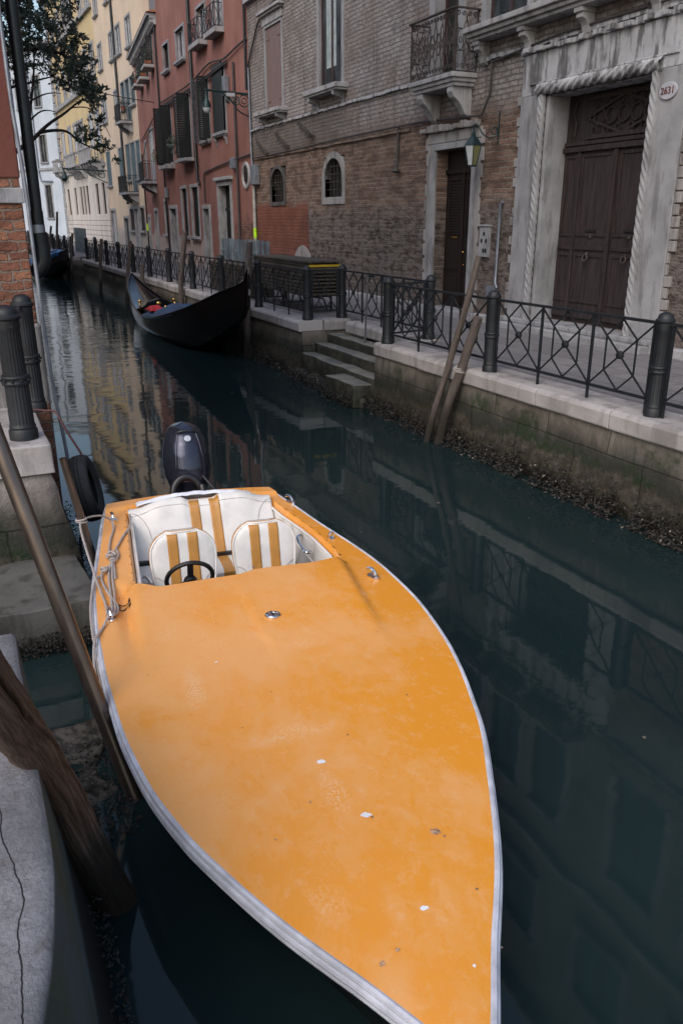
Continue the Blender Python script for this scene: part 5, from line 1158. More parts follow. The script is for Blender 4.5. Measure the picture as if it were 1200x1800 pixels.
# garden wall and further houses along the left bank (seen only in passing and in the water)
gw = thing('garden_wall', 'low brick garden wall behind the red corner house on the left bank', 'wall', (.5, 19, 0))
obj('wall_body', MB().box(.2, .72, 14.03, 25, -1.2, 3.2), MAT['brick_left'], gw); obj('coping', MB().box(.15, .78, 14.03, 25, 3.2, 3.32), MAT['stone'], gw)
oh = thing('ochre_house', 'ochre plastered house standing far along the left bank', 'house', (-3, 40, 0))
ML = Fm((.72, 58), (.72, 25)); HL = [(a, a + 1.2, z, z + 1.9) for a in range(2, 31, 4) for z in (3.0, 6.5, 10)]
obj('wall', wall(ML, 0, 33, -1.2, 13, HL, .2), MAT['beige'], oh)
for h in HL: window(oh, ML, *h[:4], 'glass', 'stone_clean', 'green_door', True, .15)
m = MB(); m.box(-30, -.0, 14.1, 24.9, -1.2, 1.2); struct('garden_ground', m, MAT['soil'])
# ================================================================ RAILINGS
def rail_post(root, x, y, z=1.1, h=1.04, r=.085):
    pr_, ca, co = bollard_prof(h, r); T = Matrix.Translation((x, y, z))
    mb = MB(T); mb.lathe(pr_, n=72, flute=18, fa=.055); a = MB(T); a.lathe(ca, n=20); b = MB(T); b.lathe(co, n=20)
    for k in range(8):
        t = k * math.pi / 4; b.ball((r * 1.1 * math.cos(t), r * 1.1 * math.sin(t), h * .46), r * .13, 5)
    return obj('post', merge(mb, a, b), MAT['iron'], root, smooth=True)
def rail_panel(root, A, B, cells=3, z0=1.1, trim=.12, fine=True):
    A = Vector((A[0], A[1], 0)); B = Vector((B[0], B[1], 0)); L = (B - A).length; d = (B - A) / L; mb = MB()
    nrm = Vector((-d.y, d.x, 0))
    zt, zb = z0 + .93, z0 + .16
    def Q(s, z, o=0): return A + d * s + nrm * o + Vector((0, 0, z))
    mb.bar(Q(.05, zt), Q(L - .05, zt), .045, .028); mb.bar(Q(trim, zb), Q(L - trim, zb), .026, .03)
    W_ = (L - 2 * trim) / cells; H_ = zt - zb - .03; z1 = zb + .012
    for k in range(cells + 1): s = trim + k * W_; mb.bar(Q(s, z0), Q(s, zt - .01), .026, .026, up=tuple(nrm))
    for k in range(cells):
        s = trim + k * W_; t = .013
        def P(u, v, o=0): return Q(s + u * W_, z1 + v * H_, o)
        mb.bar(P(0, 0, .004), P(1, 1, .004), t, .02, up=tuple(nrm)); mb.bar(P(0, 1, -.004), P(1, 0, -.004), t, .02, up=tuple(nrm))
        for u0, v0, u1, v1 in ((.25, .75, .5, 1), (.5, 1, .75, .75), (.25, .25, .5, 0), (.5, 0, .75, .25), (.25, .25, .25, .75), (.75, .25, .75, .75)):
            mb.bar(P(u0, v0), P(u1, v1), t, .017, up=tuple(nrm))
        c_ = P(.5, .5)
        if fine:
            M_ = Matrix(((d.x, 0, nrm.x, c_.x), (d.y, 0, nrm.y, c_.y), (0, 1, 0, c_.z), (0, 0, 0, 1)))
            mb.lathe([(.02, -.03), (.04, -.022), (.044, -.01), (.044, .01), (.04, .022), (.02, .03)], (0, 0, 0), 12, M=M_)
        else: mb.ball(c_, .035, 6)
    return obj('rail_panel', mb, MAT['iron'], root)
near = thing('iron_railing', 'near black iron railing in front of the carved portal, right of the water steps', 'railing', (6.28, 6, 1.1), 'iron railings along the right quay')
PS = [(6.34, .3), (6.34, 3.17), (6.31, 6.03), (6.28, 8.89), (6.25, 11.72)]
for p in PS: rail_post(near, *p)
for a, b in zip(PS, PS[1:]): rail_panel(near, a, b)
stp = thing('iron_railing', 'black iron railing wrapped around the top of the water steps', 'railing', (7.1, 13.5, 1.1), 'iron railings along the right quay')
Q1, Q2, Q3, Q4 = (7.11, 11.86), (7.13, 15.35), (6.34, 15.31), (6.25, 11.72)
rail_post(stp, *Q1); rail_post(stp, *Q2); rail_panel(stp, (6.25, 11.72), Q1, 1); rail_panel(stp, Q1, Q2, 4); rail_panel(stp, Q3, Q2, 1)
m = MB(); m.bar((6.98, 13.9, 2.0), (6.78, 13.6, .84), .03); m.bar((7.13, 13.95, 2.0), (6.98, 13.9, 2.0), .03); obj('hand_bar', m, MAT['iron'], stp)
far = thing('iron_railing', 'long black iron railing receding along the quay past the gondola', 'railing', (6.3, 30, 1.1), 'iron railings along the right quay')
y = 15.31; k = 0; last = (6.34, 15.31); rail_post(far, *last)
ys = [18.1 + 2.85 * i for i in range(10)]
for y in ys: rail_post(far, 6.3, y); rail_panel(far, last, (6.3, y), 3, fine=y < 24); last = (6.3, y)
fr2 = thing('iron_railing', 'distant black iron railing behind the far gondola, beyond the gap in the quay', 'railing', (6.1, 60, 1.1), 'iron railings along the right quay')
last = (6.9, 44.9); rail_post(fr2, *last); rail_post(fr2, 6.1, 47.7); 
last = (6.1, 47.7)
for i in range(1, 11): y = 47.7 + 2.85 * i; rail_post(fr2, 6.1, y); rail_panel(fr2, last, (6.1, y), 3, fine=False); last = (6.1, y)

# ================================================================ STAKES
SPL = 2.6
def stake(label, pts, r0, r1, mat='stake', name='mooring_stake', rope_at=None, n=12, seed=0, split=False):
    t = thing(name, label, 'mooring post', (pts[0][0], pts[0][1], 0))
    P_ = spline(pts, 12); N = len(P_); mb = MB(); rings = []
    for k, p in enumerate(P_):
        f = k / (N - 1); r = r0 + (r1 - r0) * f
        ring = []
        dirv = (P_[min(k + 1, N - 1)] - P_[max(0, k - 1)]).normalized(); a = dirv.cross(Vector((0, 1, 0))).normalized(); b = dirv.cross(a)
        for j in range(n):
            th = 2 * math.pi * j / n; q = Vector((math.cos(th) * 1.1 + seed, math.sin(th) * 1.1, f * 9 * (r0 / .07) ** 0 + seed))
            rr = r * (1 + .16 * mnoise.noise(q) + .05 * mnoise.noise(q * 4) + .03 * math.sin(5 * th + f * 2))
            if split:
                th0 = SPL + .25 * math.sin(f * 5) + .12 * mnoise.noise(Vector((f * 14, 0, 5))); dq = abs((th - th0 + math.pi) % (2 * math.pi) - math.pi); rr *= 1 - .30 * math.exp(-(dq / .055) ** 2) * smooth01(f / .15)
                for q_, o_ in ((1.3, .4), (2.2, 1.1), (-1.0, 2.3)):
                    dq = abs((th - th0 - q_ - .1 * math.sin(f * 9 + o_) + math.pi) % (2 * math.pi) - math.pi); rr *= 1 - .09 * math.exp(-(dq / .05) ** 2) * max(0, math.sin(f * 7 + o_))
            ring.append(mb.P(p + (a * math.cos(th) + b * math.sin(th)) * rr))
        rings.append(ring)
    for A_, B_ in zip(rings, rings[1:]):
        for j in range(n): mb.F(A_[j], A_[(j + 1) % n], B_[(j + 1) % n], B_[j])
    mb.F(*rings[0][::-1]); mb.F(*rings[-1])
    o_ = obj('trunk', mb, MAT[mat], t, smooth=True); at = o_.data.attributes.new('gr', 'FLOAT_VECTOR', 'POINT'); Ltot = sum((P_[k + 1] - P_[k]).length for k in range(N - 1))
    for k in range(N):
        for j in range(n): at.data[k * n + j].vector = (r0 * math.cos(2 * math.pi * j / n), r0 * math.sin(2 * math.pi * j / n), Ltot * k / (N - 1))
    if rope_at is not None:
        i = int(rope_at * (N - 1)); p = P_[i]; rr = r0 + (r1 - r0) * rope_at; m_ = MB()
        for q in (0, .02, .045): m_.torus(p + Vector((0, 0, q)), rr * 1.12, .008, (.2, .1, 1), 16, 5)
        m_.tube([p + Vector((rr, 0, .02)), p + Vector((rr + .04, -.02, .08)), p + Vector((rr + .02, .0, .2))], .007, 5)
        obj('rope_lashing', m_, MAT['rope'], t, smooth=True)
    return t
stake('tall thin crooked stake leaning on the near railing', [(5.80, 9.75, -.5), (5.83, 9.68, 0), (5.90, 9.62, .45), (6.02, 9.52, 1.05), (6.09, 9.42, 1.5), (6.14, 9.28, 2.0), (6.22, 9.2, 2.55)], .052, .040, n=14, seed=3)
stake('thicker shorter leaning stake with a rope lashing by the near railing', [(5.90, 9.58, -.5), (5.93, 9.52, 0), (5.98, 9.38, .6), (6.04, 9.20, 1.1), (6.12, 8.98, 1.80)], .072, .058, rope_at=.74, n=14, seed=9)
stake('tall grey stake leaning behind the far end of the near gondola', [(5.95, 24.1, -.5), (5.97, 24.1, 0), (6.0, 24.0, 1.2), (6.08, 23.9, 2.0), (6.17, 23.8, 2.66)], .085, .07, seed=14)
stake('broad grey stake standing behind the tall prow of the near gondola', [(5.95, 18.1, -.5), (5.97, 18.1, 0), (6.0, 18.05, 1.2), (6.05, 18.0, 2.0), (6.1, 18, 2.52)], .085, .075, seed=18)
for i, (lab, x, y, z, lean) in enumerate((('leaning stake just left of the tall tip of the near gondola', 5.8, 31.5, 2.25, .3), ('short stake beside the far tip of the near gondola', 5.85, 28.8, 1.55, .05), ('grey stake beyond the near gondola where the quay starts to narrow', 5.8, 37.5, 2.2, .25),
        ('dark stake standing just right of the blue covered gondola', 5.75, 46.5, 2.3, .3), ('tall pale stake rising behind the blue covered gondola', 5.7, 52, 3.4, .35), ('slim stake left of the tall pale one behind the blue covered gondola', 5.6, 55.5, 2.6, .4))):
    stake(lab, [(x, y, -.5), (x, y, 0), (x + lean * .4, y, z * .5), (x + lean, y, z)], .085, .065, seed=20 + i)

# ================================================================ STACKED WALKWAY BOARDS + BARRIERS
def board(x0, x1, y0, y1, z0, th, label, group, yel=False, rot=0):
    t = thing('walkway_board', label, 'walkway board', ((x0 + x1) / 2, (y0 + y1) / 2, z0), group)
    m = MB(); n = 4
    for k in range(n): w = (x1 - x0) / n; m.box(x0 + k * w + .004, x0 + (k + 1) * w - .004, y0, y1, z0 + th * .45, z0 + th - .002 * (k % 2))
    obj('deck_planks', m, MAT['plank'], t, bevel=.003)
    m = MB()
    for k in range(6): yy = y0 + .12 + (y1 - y0 - .3) * k / 5; m.box(x0 + .02, x1 - .02, yy, yy + .06, z0 + .002, z0 + th * .45 - .002)
    for xx in (x0 + .02, x1 - .08): m.box(xx, xx + .06, y0 + .02, y1 - .02, z0 + .003, z0 + th * .45 - .003)
    obj('underframe', m, MAT['plank'], t)
    if yel: m = MB(); m.box(x0 - .01, x1 + .01, y0 - .018, y0 - .002, z0 + .012, z0 + th - .004); obj('yellow_edge', m, MAT['yel'], t)
    return t
ords = ['lowest', 'second lowest', 'third from the bottom', 'fourth from the bottom', 'fifth from the bottom', 'sixth from the bottom', 'seventh from the bottom', 'third from the top', 'yellow edged, second from the top', 'topmost']
z = 1.44
for k in range(10):
    th = .072; dx = random.uniform(-.03, .03); dy = random.uniform(-.05, .05)
    if k == 8: th = .062
    board(6.78 + dx, 7.52 + dx, 16.25 + dy, 19.8 + dy, z, th, 'wooden walkway board, ' + ords[k] + ' in the near stack behind the railing', 'boards in the near stack', k == 8); z += th + .003
tr = thing('trestle_frames', 'dark folded metal trestle legs under the near stack of walkway boards', 'trestle', (7.1, 18, 1.1))
for y in (16.6, 18.0, 19.3):
    m = MB()
    for x in (6.86, 7.44): m.bar((x, y, 1.095), (x, y, 1.44), .04)
    m.bar((6.86, y, 1.42), (7.44, y, 1.42), .04); m.bar((6.86, y, 1.2), (7.44, y, 1.2), .03); m.tube([(6.95, y + .1, 1.1), (6.9, y + .2, 1.35), (7.1, y + .25, 1.4), (7.35, y + .2, 1.35), (7.4, y + .1, 1.1)], .018, 6)
    obj('leg_frame', m, MAT['iron'], tr)
z = 1.1
for k in range(11):
    th = .068; dx = random.uniform(-.03, .03)
    board(6.8 + dx, 7.5 + dx, 20.3, 23.8, z + .002, th, 'weathered wooden walkway board, number %s up in the far stack under the metal barriers' % ('one two three four five six seven eight nine ten eleven'.split()[k]), 'boards in the far stack'); z += th + .003
def barrier(label, x, y0, y1, z0, z1, hooks=True):
    t = thing('metal_barrier', label, 'barrier', (x, (y0 + y1) / 2, z0), 'galvanised barriers')
    m = MB(); n = int((y1 - y0) / .17)
    for k in range(n): yy = y0 + (y1 - y0) * k / n; xx = x + .03 * (k % 2); m.box(xx, xx + .02, yy, yy + (y1 - y0) / n - .015, z0 + random.uniform(0, .03), z1 + random.uniform(-.02, .02))
    obj('slats', m, MAT['barrier'], t)
    m = MB()
    for q in (.15, .55, .85): yy = y0 + (y1 - y0) * q; m.tube([(x - .02, yy, z0), (x - .06, yy + .0, z0 + .28), (x - .06, yy + .3, z0 + .28), (x - .02, yy + .32, z0)], .02, 6)
    obj('hoop', m, MAT['barrier'], t, smooth=True); return t
barrier('grey galvanised metal barrier panels lying along the top of the far board stack', 7.42, 20.4, 24.6, 1.88, 2.46)
barrier('small distant grey metal barrier in front of the yellow palace', 7.3, 50.5, 55.5, 1.1, 2.5)

# ================================================================ GONDOLAS
def ip(T, x):
    # smooth (Catmull-Rom) interpolation
    if x <= T[0][0]: return T[0][1]
    if x >= T[-1][0]: return T[-1][1]
    for i in range(len(T) - 1):
        if x <= T[i + 1][0]:
            x0, y0 = T[i]; x1, y1 = T[i + 1]; h = x1 - x0
            m0 = (T[i + 1][1] - T[i - 1][1]) / (T[i + 1][0] - T[i - 1][0]) if i else (y1 - y0) / h
            m1 = (T[i + 2][1] - T[i][1]) / (T[i + 2][0] - T[i][0]) if i + 2 < len(T) else (y1 - y0) / h
            t = (x - x0) / h; return (2 * t ** 3 - 3 * t * t + 1) * y0 + (t ** 3 - 2 * t * t + t) * h * m0 + (-2 * t ** 3 + 3 * t * t) * y1 + (t ** 3 - t * t) * h * m1

def gondola(label, N_, F_, zn, zf, w=.70):
    N_ = Vector((N_[0], N_[1], 0)); F_ = Vector((F_[0], F_[1], 0)); L = (F_ - N_).length; d = (F_ - N_) / L; nr = Vector((-d.y, d.x, 0))
    M = Matrix(((d.x, nr.x, 0, N_.x), (d.y, nr.y, 0, N_.y), (0, 0, 1, 0), (0, 0, 0, 1)))
    def hw(t): return w * max(0.0, math.sin(math.pi * min(1, max(0, t)))) ** (.58 if t > .5 else .58 + .75 * (1 - 2 * t) ** 2)
    ZT = [(0, 1.0), (.012, .885), (.035, .80), (.07, .735), (.12, .64), (.185, .50), (.28, .33), (.40, .17), (.52, .05), (.64, .0)]; ZF = [(.64, 0), (.78, .16), (.88, .40), (.94, .60), (.98, .80), (1.0, 1.0)]
    def zt(t): return .46 + ((zn - .46) * ip(ZT, t) if t < .64 else (zf - .46) * ip(ZF, t))
    ZB = [(0, .955), (.006, .80), (.02, .62), (.05, .50), (.09, .42), (.15, .29), (.24, .14), (.34, .04), (.45, 0), (.80, 0), (.88, .06), (.94, .18), (.98, .36), (1.0, .58)]
    def zb(t): return -.12 + (zn + .12) * ip(ZB, t)
    g = thing('gondola', label, 'gondola', (N_.x * .5 + F_.x * .5, N_.y * .5 + F_.y * .5, 0), 'gondolas moored along the right quay')
    mb = MB(M)
    def f(a, b):
        s = -1 + 2 * b; t = a; h = hw(t) + .012; z1_, z0_ = zt(t), zb(t); q = abs(s)
        prof = min(1, q * 1.55) ** .6
        return (t * L, h * (s / q if q > 1e-4 else 0) * (prof * (.78 + .22 * q)), z0_ + (z1_ - z0_) * max(0, (q - .35) / .65) ** 1.15)
    mb.grid(f, 130, 22); obj('hull', mb, MAT['gond'], g, smooth=True)
    def deck(t0, t1, crown, drop):
        mb = MB(M)
        mb.grid(lambda a, b: ((t0 + (t1 - t0) * a) * L, (-1 + 2 * b) * hw(t0 + (t1 - t0) * a) * .97, zt(t0 + (t1 - t0) * a) - drop + crown * (1 - (-1 + 2 * b) ** 2) * min(1, hw(t0 + (t1 - t0) * a) / w)), 20, 8); obj('end_deck', mb, MAT['gond'], g, smooth=True)
    deck(0.004, .34, .10, .01); deck(.74, .996, .10, .01)
    mb = MB(M); mb.grid(lambda a, b: ((.3 + .48 * a) * L, (-1 + 2 * b) * hw(.3 + .48 * a) * .9, .10), 12, 4); obj('floor', mb, MAT['gond'], g)
    mb = MB(M)
    for s in (-1, 1): mb.tube([((k / 60) * L, s * (hw(k / 60) + .01), zt(k / 60) + .01) for k in range(61)], .022, 6)
    mb.tube([(-.01, 0, zn + .03), (-.04, 0, zn - .25), (.03, 0, zn - .7), (.3, 0, zn - .98)], .022, 6); obj('gunwale', mb, MAT['gond'], g, smooth=True)
    mb = MB(M)
    mb.bar((-.03, 0, zn - .5), (-.03, 0, zn + .06), .014, .04); obj('prow_iron', mb, MAT['chrome'], g, bevel=.003)
    return g, M, L, hw, zt
g1, GM, GL, ghw, gzt = gondola('black lacquered gondola with gilt ornaments moored below the railing', (5.50, 16.4), (5.22, 27.2), 2.02, 1.35)
m = MB(GM); a0, a1 = .34, .66
m.grid(lambda a, b: ((a0 + (a1 - a0) * a) * GL, (-1 + 2 * b) * ghw(a0 + (a1 - a0) * a) * (1.0 if abs(-1 + 2 * b) < .9 else 1.03), gzt(a0 + (a1 - a0) * a) + (-.04 if abs(-1 + 2 * b) > .9 else .0) + .29 * (1 - (-1 + 2 * b) ** 2) * math.sin(math.pi * min(1, a * 1.0)) ** .5 + .12 * mnoise.noise(Vector((a * 9, b * 4, 0))) * (1 - abs(-1 + 2 * b) ** 4)), 40, 16)
obj('blue_cover', m, MAT['bluecl'], g1, smooth=True, solid=.01)
m = MB(GM); t = .70
m.prism([(-.42, .2), (.42, .2), (.45, .62), (.3, .78), (0, .86), (-.3, .78), (-.45, .62)], t * GL, t * GL + .1, 'x'); o = obj('seat_back', m, MAT['gond'], g1, bevel=.03)
m = MB(GM)
for (a, b, c_) in ((-.2, .6, .05), (.2, .6, .05), (0, .7, .07), (-.3, .42, .04), (.3, .42, .04), (0, .45, .05)): m.ball((t * GL - .01, a, b), c_, 8, .4, 1, 1)
for s in (-1, 1): m.tube([((t + .012) * GL, s * .5, .5), ((t + .012) * GL, s * .52, .66), ((t + .02) * GL, s * .5, .74), ((t + .03) * GL, s * .45, .7)], .022, 6); m.ball(((t + .02) * GL, s * .5, .78), .045, 8)
obj('gilt_ornament', m, MAT['gold'], g1, smooth=True)
m = MB(GM); m.grid(lambda a, b: (t * GL - .42 + .5 * a, -.45 + .9 * b, .34 + .12 * math.sin(math.pi * a) * math.sin(math.pi * b) ** .5 + .22 * a), 10, 10); obj('seat_cushion', m, MAT['gond'], g1, smooth=True, solid=.03)
m = MB(GM); m.grid(lambda a, b: ((.56 + .06 * a) * GL, ghw(.6) * (.30 + .6 * b), gzt(.6) + .16 + .16 * math.sin(math.pi * a) * math.sin(math.pi * b) + .03 * math.sin(9 * b)), 8, 8); obj('red_cloth', m, MAT['redcl'], g1, smooth=True, solid=.02)
m = MB(GM); m.prism([(.44, .46), (.52, .46), (.5, .62), (.53, .8), (.46, .84), (.42, .74), (.46, .62)], .31 * GL, .31 * GL + .09, 'x'); obj('oar_crutch', m, MAT['gond'], g1, bevel=.01)
g2, GM2, GL2, gh2, gz2 = gondola('far gondola covered with a bright blue tarpaulin', (5.6, 45.5), (4.3, 56), 1.75, 1.3)
m = MB(GM2); a0, a1 = .10, .80
m.grid(lambda a, b: ((a0 + (a1 - a0) * a) * GL2, (-1 + 2 * b) * (gh2(a0 + (a1 - a0) * a) + .06), gz2(a0 + (a1 - a0) * a) + .06 - (.22 if abs(-1 + 2 * b) > .9 else .0) + .55 * math.sin(math.pi * min(1, a * 1.0)) ** .7 * (1 - abs(-1 + 2 * b) ** 1.5) + .07 * mnoise.noise(Vector((a * 9, b * 5, 0)))), 40, 16)
obj('blue_cover', m, MAT['bluetarp'], g2, smooth=True, solid=.01)
m = MB(GM2); m.grid(lambda a, b: ((.2 + .5 * a) * GL2, (-.9 + 1.3 * b) * (gh2(.2 + .5 * a)), gz2(.2 + .5 * a) + .10 + .57 * math.sin(math.pi * (.15 + .68 * a)) ** .7 * (1 - abs(-.9 + 1.3 * b) ** 1.5)), 24, 10); obj('pale_cover', m, MAT['palecl'], g2, smooth=True, solid=.01)
jb = thing('work_barge', 'distant barge heaped with brown timber and debris behind the blue covered gondola', 'barge', (4.2, 62, 0))
m = MB(); m.prism([(3.2, -.3), (5.0, -.3), (5.3, .8), (2.9, .8)], 58, 66, 'y'); obj('hull', m, MAT['soil'], jb, bevel=.1)
m = MB()
for k in range(90): p = Vector((random.uniform(3.1, 5.1), random.uniform(58.4, 65.5), random.uniform(.8, 1.5))); q = Vector((random.gauss(0, .5), random.gauss(0, 1.1), random.gauss(.1, .45))); m.bar(p, p + q, random.uniform(.06, .16))
obj('timber_heap', m, MAT['soil'], jb)
# ================================================================ MOTORBOAT
Sx, Sy = 1.70, 7.02; dx_, dy_ = -.09916, -.99507
BM = Matrix(((dx_, -dy_, 0, Sx), (dy_, dx_, 0, Sy), (0, 0, 1, 0), (0, 0, 0, 1)))      # local: s towards the bow, n to starboard side in view, z up
boat = bpy.data.objects.new('motorboat', None); COL.objects.link(boat); boat.matrix_world = BM
tag(boat, 'orange open motorboat with cream and caramel seats moored in the foreground', 'motorboat')
def bo(name, mb, mat, parent=None, **k): return obj(name, mb, mat, parent or boat, local=True, **k)
HW = [(-.05, .755), (.3, .82), (.6, .875), (1.1, .955), (1.75, 1.045), (2.3, 1.072), (2.7, 1.066), (3.1, 1.035), (3.5, .98), (3.8, .915), (4.05, .85), (4.36, .735), (4.65, .605), (4.9, .48), (5.12, .35), (5.3, .235), (5.5, .11), (5.62, .03), (5.66, .0)]
CC = [(0, .02), (1, .045), (2, .085), (2.6, .09), (3.2, .07), (3.8, .03), (4.4, .0), (5.7, .0)]
import functools
bhw = lambda s: max(0, ip(HW, s) - .03 * smooth01(s / 1.0) * (1 if s < 5.2 else max(0, (5.66 - s) / .46))); bcc = lambda s: interp(CC, s)
ZE = .55
HL_, HR_ = -.735, .845
def zdeck(s, n):
    c = bcc(s); w = max(bhw(s), .02); t = (n - c) / w; z = ZE + .035 * max(0, 1 - t * t) * min(1, w / .5)
    if s > 1.5:
        fade = 1 - smooth01((s - 1.9) / (1.15 + .25 * (n > 0)))
        el = smooth01((n - (HL_ - .02)) / .07) ; er = smooth01((HR_ + .03 - .10 * max(0, s - 1.9) - n) / .06)
        z += .055 * fade * el * er * smooth01((s - 1.66) / .2) - .042 * smooth01(1 - abs(n - HL_ + .035) / .07) * fade * smooth01((s - 1.66) / .2)
    z += .028 * smooth01((.14 - s) / .05)
    return z
def sdash(n):
    k = smooth01((n - .02) / .16); e = min(1, max(0, (n + .66) / .16)) * min(1, max(0, (.86 - n) / .3)); return 1.87 + (.115 - .05 * k) * smooth01(e)
nL, nR = (lambda s: interp([(.22, -.575), (.3, -.60), (.98, -.635), (1.78, -.675), (1.9, -.66)], s)), (lambda s: interp([(.22, .70), (.32, .735), (.6, .765), (.95, .83), (1.2, .865), (1.6, .885), (1.9, .86)], s))
NC = 76
def ncols(s_row=None):
    out = []
    for k in range(NC + 1): out.append(-1 + 2 * k / NC)
    return out
mb = MB()
T_ = ncols(); rows = 110
def fore(a, b):
    t = -1 + 2 * a; w0 = bhw(1.87); n0 = bcc(1.87) + t * w0; s0 = sdash(n0) if nL(1.87) < n0 < nR(1.87) else 1.87
    s = s0 + (5.655 - s0) * b; w = bhw(s); n = bcc(s) + t * w
    return (s, n, zdeck(s, n))
mb.grid(fore, NC, rows)
mb.grid(lambda a, b: ((lambda s: (s, nL(s) + (bcc(s) - bhw(s) - nL(s)) * b, zdeck(s, nL(s) + (bcc(s) - bhw(s) - nL(s)) * b)))(.24 + 1.63 * a)), 40, 10)
mb.grid(lambda a, b: ((lambda s: (s, nR(s) + (bcc(s) + bhw(s) - nR(s)) * b, zdeck(s, nR(s) + (bcc(s) + bhw(s) - nR(s)) * b)))(.24 + 1.63 * a)), 40, 10)
mb.grid(lambda a, b: ((lambda s: (s, bcc(s) + (-1 + 2 * b) * bhw(s), zdeck(s, bcc(s) + (-1 + 2 * b) * bhw(s))))(-.05 + .29 * a)), 12, NC)
# rolled lip at the dash and inner coaming edge, slanting down into the cockpit
mb.grid(lambda a, b: ((lambda n: (sdash(n) - .02 * math.sin(b * 1.6) + .10 * b * b, n, zdeck(sdash(n), n) - .11 * b - .004))(nL(1.87) + (nR(1.87) - nL(1.87)) * a)), 40, 5)
for fn, sg in ((nL, 1), (nR, -1)): mb.grid(lambda a, b: ((lambda s: (s, fn(s) + sg * .022 * math.sin(b * 1.57), zdeck(s, fn(s)) - .05 * b))(.24 + 1.63 * a)), 30, 3)
mb.grid(lambda a, b: ((.24 + .02 * math.sin(b * 1.57), nL(.24) + (nR(.24) - nL(.24)) * a, zdeck(.24, 0) - .05 * b)), 30, 3)
dk = bo('deck', mb, MAT['orange'], smooth=True, fix=False); weld(dk, .002)
# hull
def hull(a, b):
    # a: around perimeter from port stern to bow to starboard stern, b: down
    t = a * 2; s = -.05 + 5.71 * (t if t <= 1 else 2 - t); sg = -1 if t <= 1 else 1
    w = bhw(s); fb = smooth01((s - 1.5) / 3); fl = (1 - (.14 + .22 * fb) * smooth01(b * 1.6) - (.5 - .2 * fb) * smooth01((b - .5) / .5) ** 1.5); s2 = s - (s > 3.0) * (s - 3.0) * .22 * b
    return (s2, bcc(s) + sg * w * fl, ZE - .012 - b * .85)
mb = MB(); mb.grid(hull, 160, 12); mb.grid(lambda a, b: (-.05 + .0, bcc(0) + (-1 + 2 * a) * bhw(-.05) * (1 - .16 * smooth01(b * 2.2) - .5 * smooth01((b - .45) / .55) ** 1.5), ZE - .012 - b * .85), 8, 12); bo('hull', mb, MAT['hullshade'], smooth=True)
per = [(-.05 + 5.71 * (k / 70) ** .9, -1) for k in range(71)]; per = per + [(s, 1) for s, _ in per[::-1][1:]]
def perim(off, z): 
    P_ = []
    for s, sg in per:
        e = .02; w = bhw(s); dw = (bhw(min(s + e, 5.66)) - bhw(max(s - e, -.05))) / (min(s + e, 5.66) - max(s - e, -.05)); q = math.hypot(1, dw); 
        P_.append(Vector((s - dw / q * off, bcc(s) + sg * (w + off / q), z)))
    return P_
mb = MB(); mb.tube(perim(.006, ZE - .010), .015, 8, up=(0, 0, 1)); mb.tube(perim(.016, ZE - .034), .015, 8, up=(0, 0, 1)); mb.tube(perim(.010, ZE - .062), .017, 8, up=(0, 0, 1)); bo('rub_rail', mb, MAT['rubber_white'], smooth=True)
# cockpit tub
mb = MB(); mb.grid(lambda a, b: (.24 + 1.9 * a, nL(min(1.87, .24 + 1.9 * a)) + .0 + (nR(min(1.87, .24 + 1.9 * a)) - nL(min(1.87, .24 + 1.9 * a))) * b, -.02), 10, 6); bo('cockpit_floor', mb, MAT['vinyl'])
for fn, sg, nm in ((nL, 1, 'side_panel'), (nR, -1, 'side_panel')):
    mb = MB(); mb.grid(lambda a, b: ((lambda s: (s, fn(min(1.87, s)) + sg * (.034 + .02 * math.sin(math.pi * b)) - sg * .06 * b, zdeck(min(s, 1.6), fn(min(1.87, s))) - .045 - .5 * b))(.25 + 1.75 * a)), 30, 8); bo(nm, mb, MAT['pleat'], smooth=True, solid=.012)
    mb = MB(); mb.tube([(s, fn(s) + sg * .046, zdeck(min(s, 1.6), fn(s)) - .045) for s in [.26 + 1.58 * k / 30 for k in range(31)]], .011, 6); 
    if sg < 0: mb.tube([(.6, nR(.6) - .05, .42), (1.2, nR(1.2) - .03, .28), (1.85, nR(1.8) - .05, .10)], .008, 6)
    bo('trim_piping', mb, MAT['vinyl'], smooth=True)
mb = MB(); mb.box(2.0, 2.04, -.6, .8, -.02, .5); bo('footwell_bulkhead', mb, MAT['blackpl'])
mb = MB(); mb.grid(lambda a, b: (1.86 + .16 * a, -.62 + 1.44 * b, .50 - .12 * a), 3, 10); bo('dashboard', mb, MAT['blackpl'])
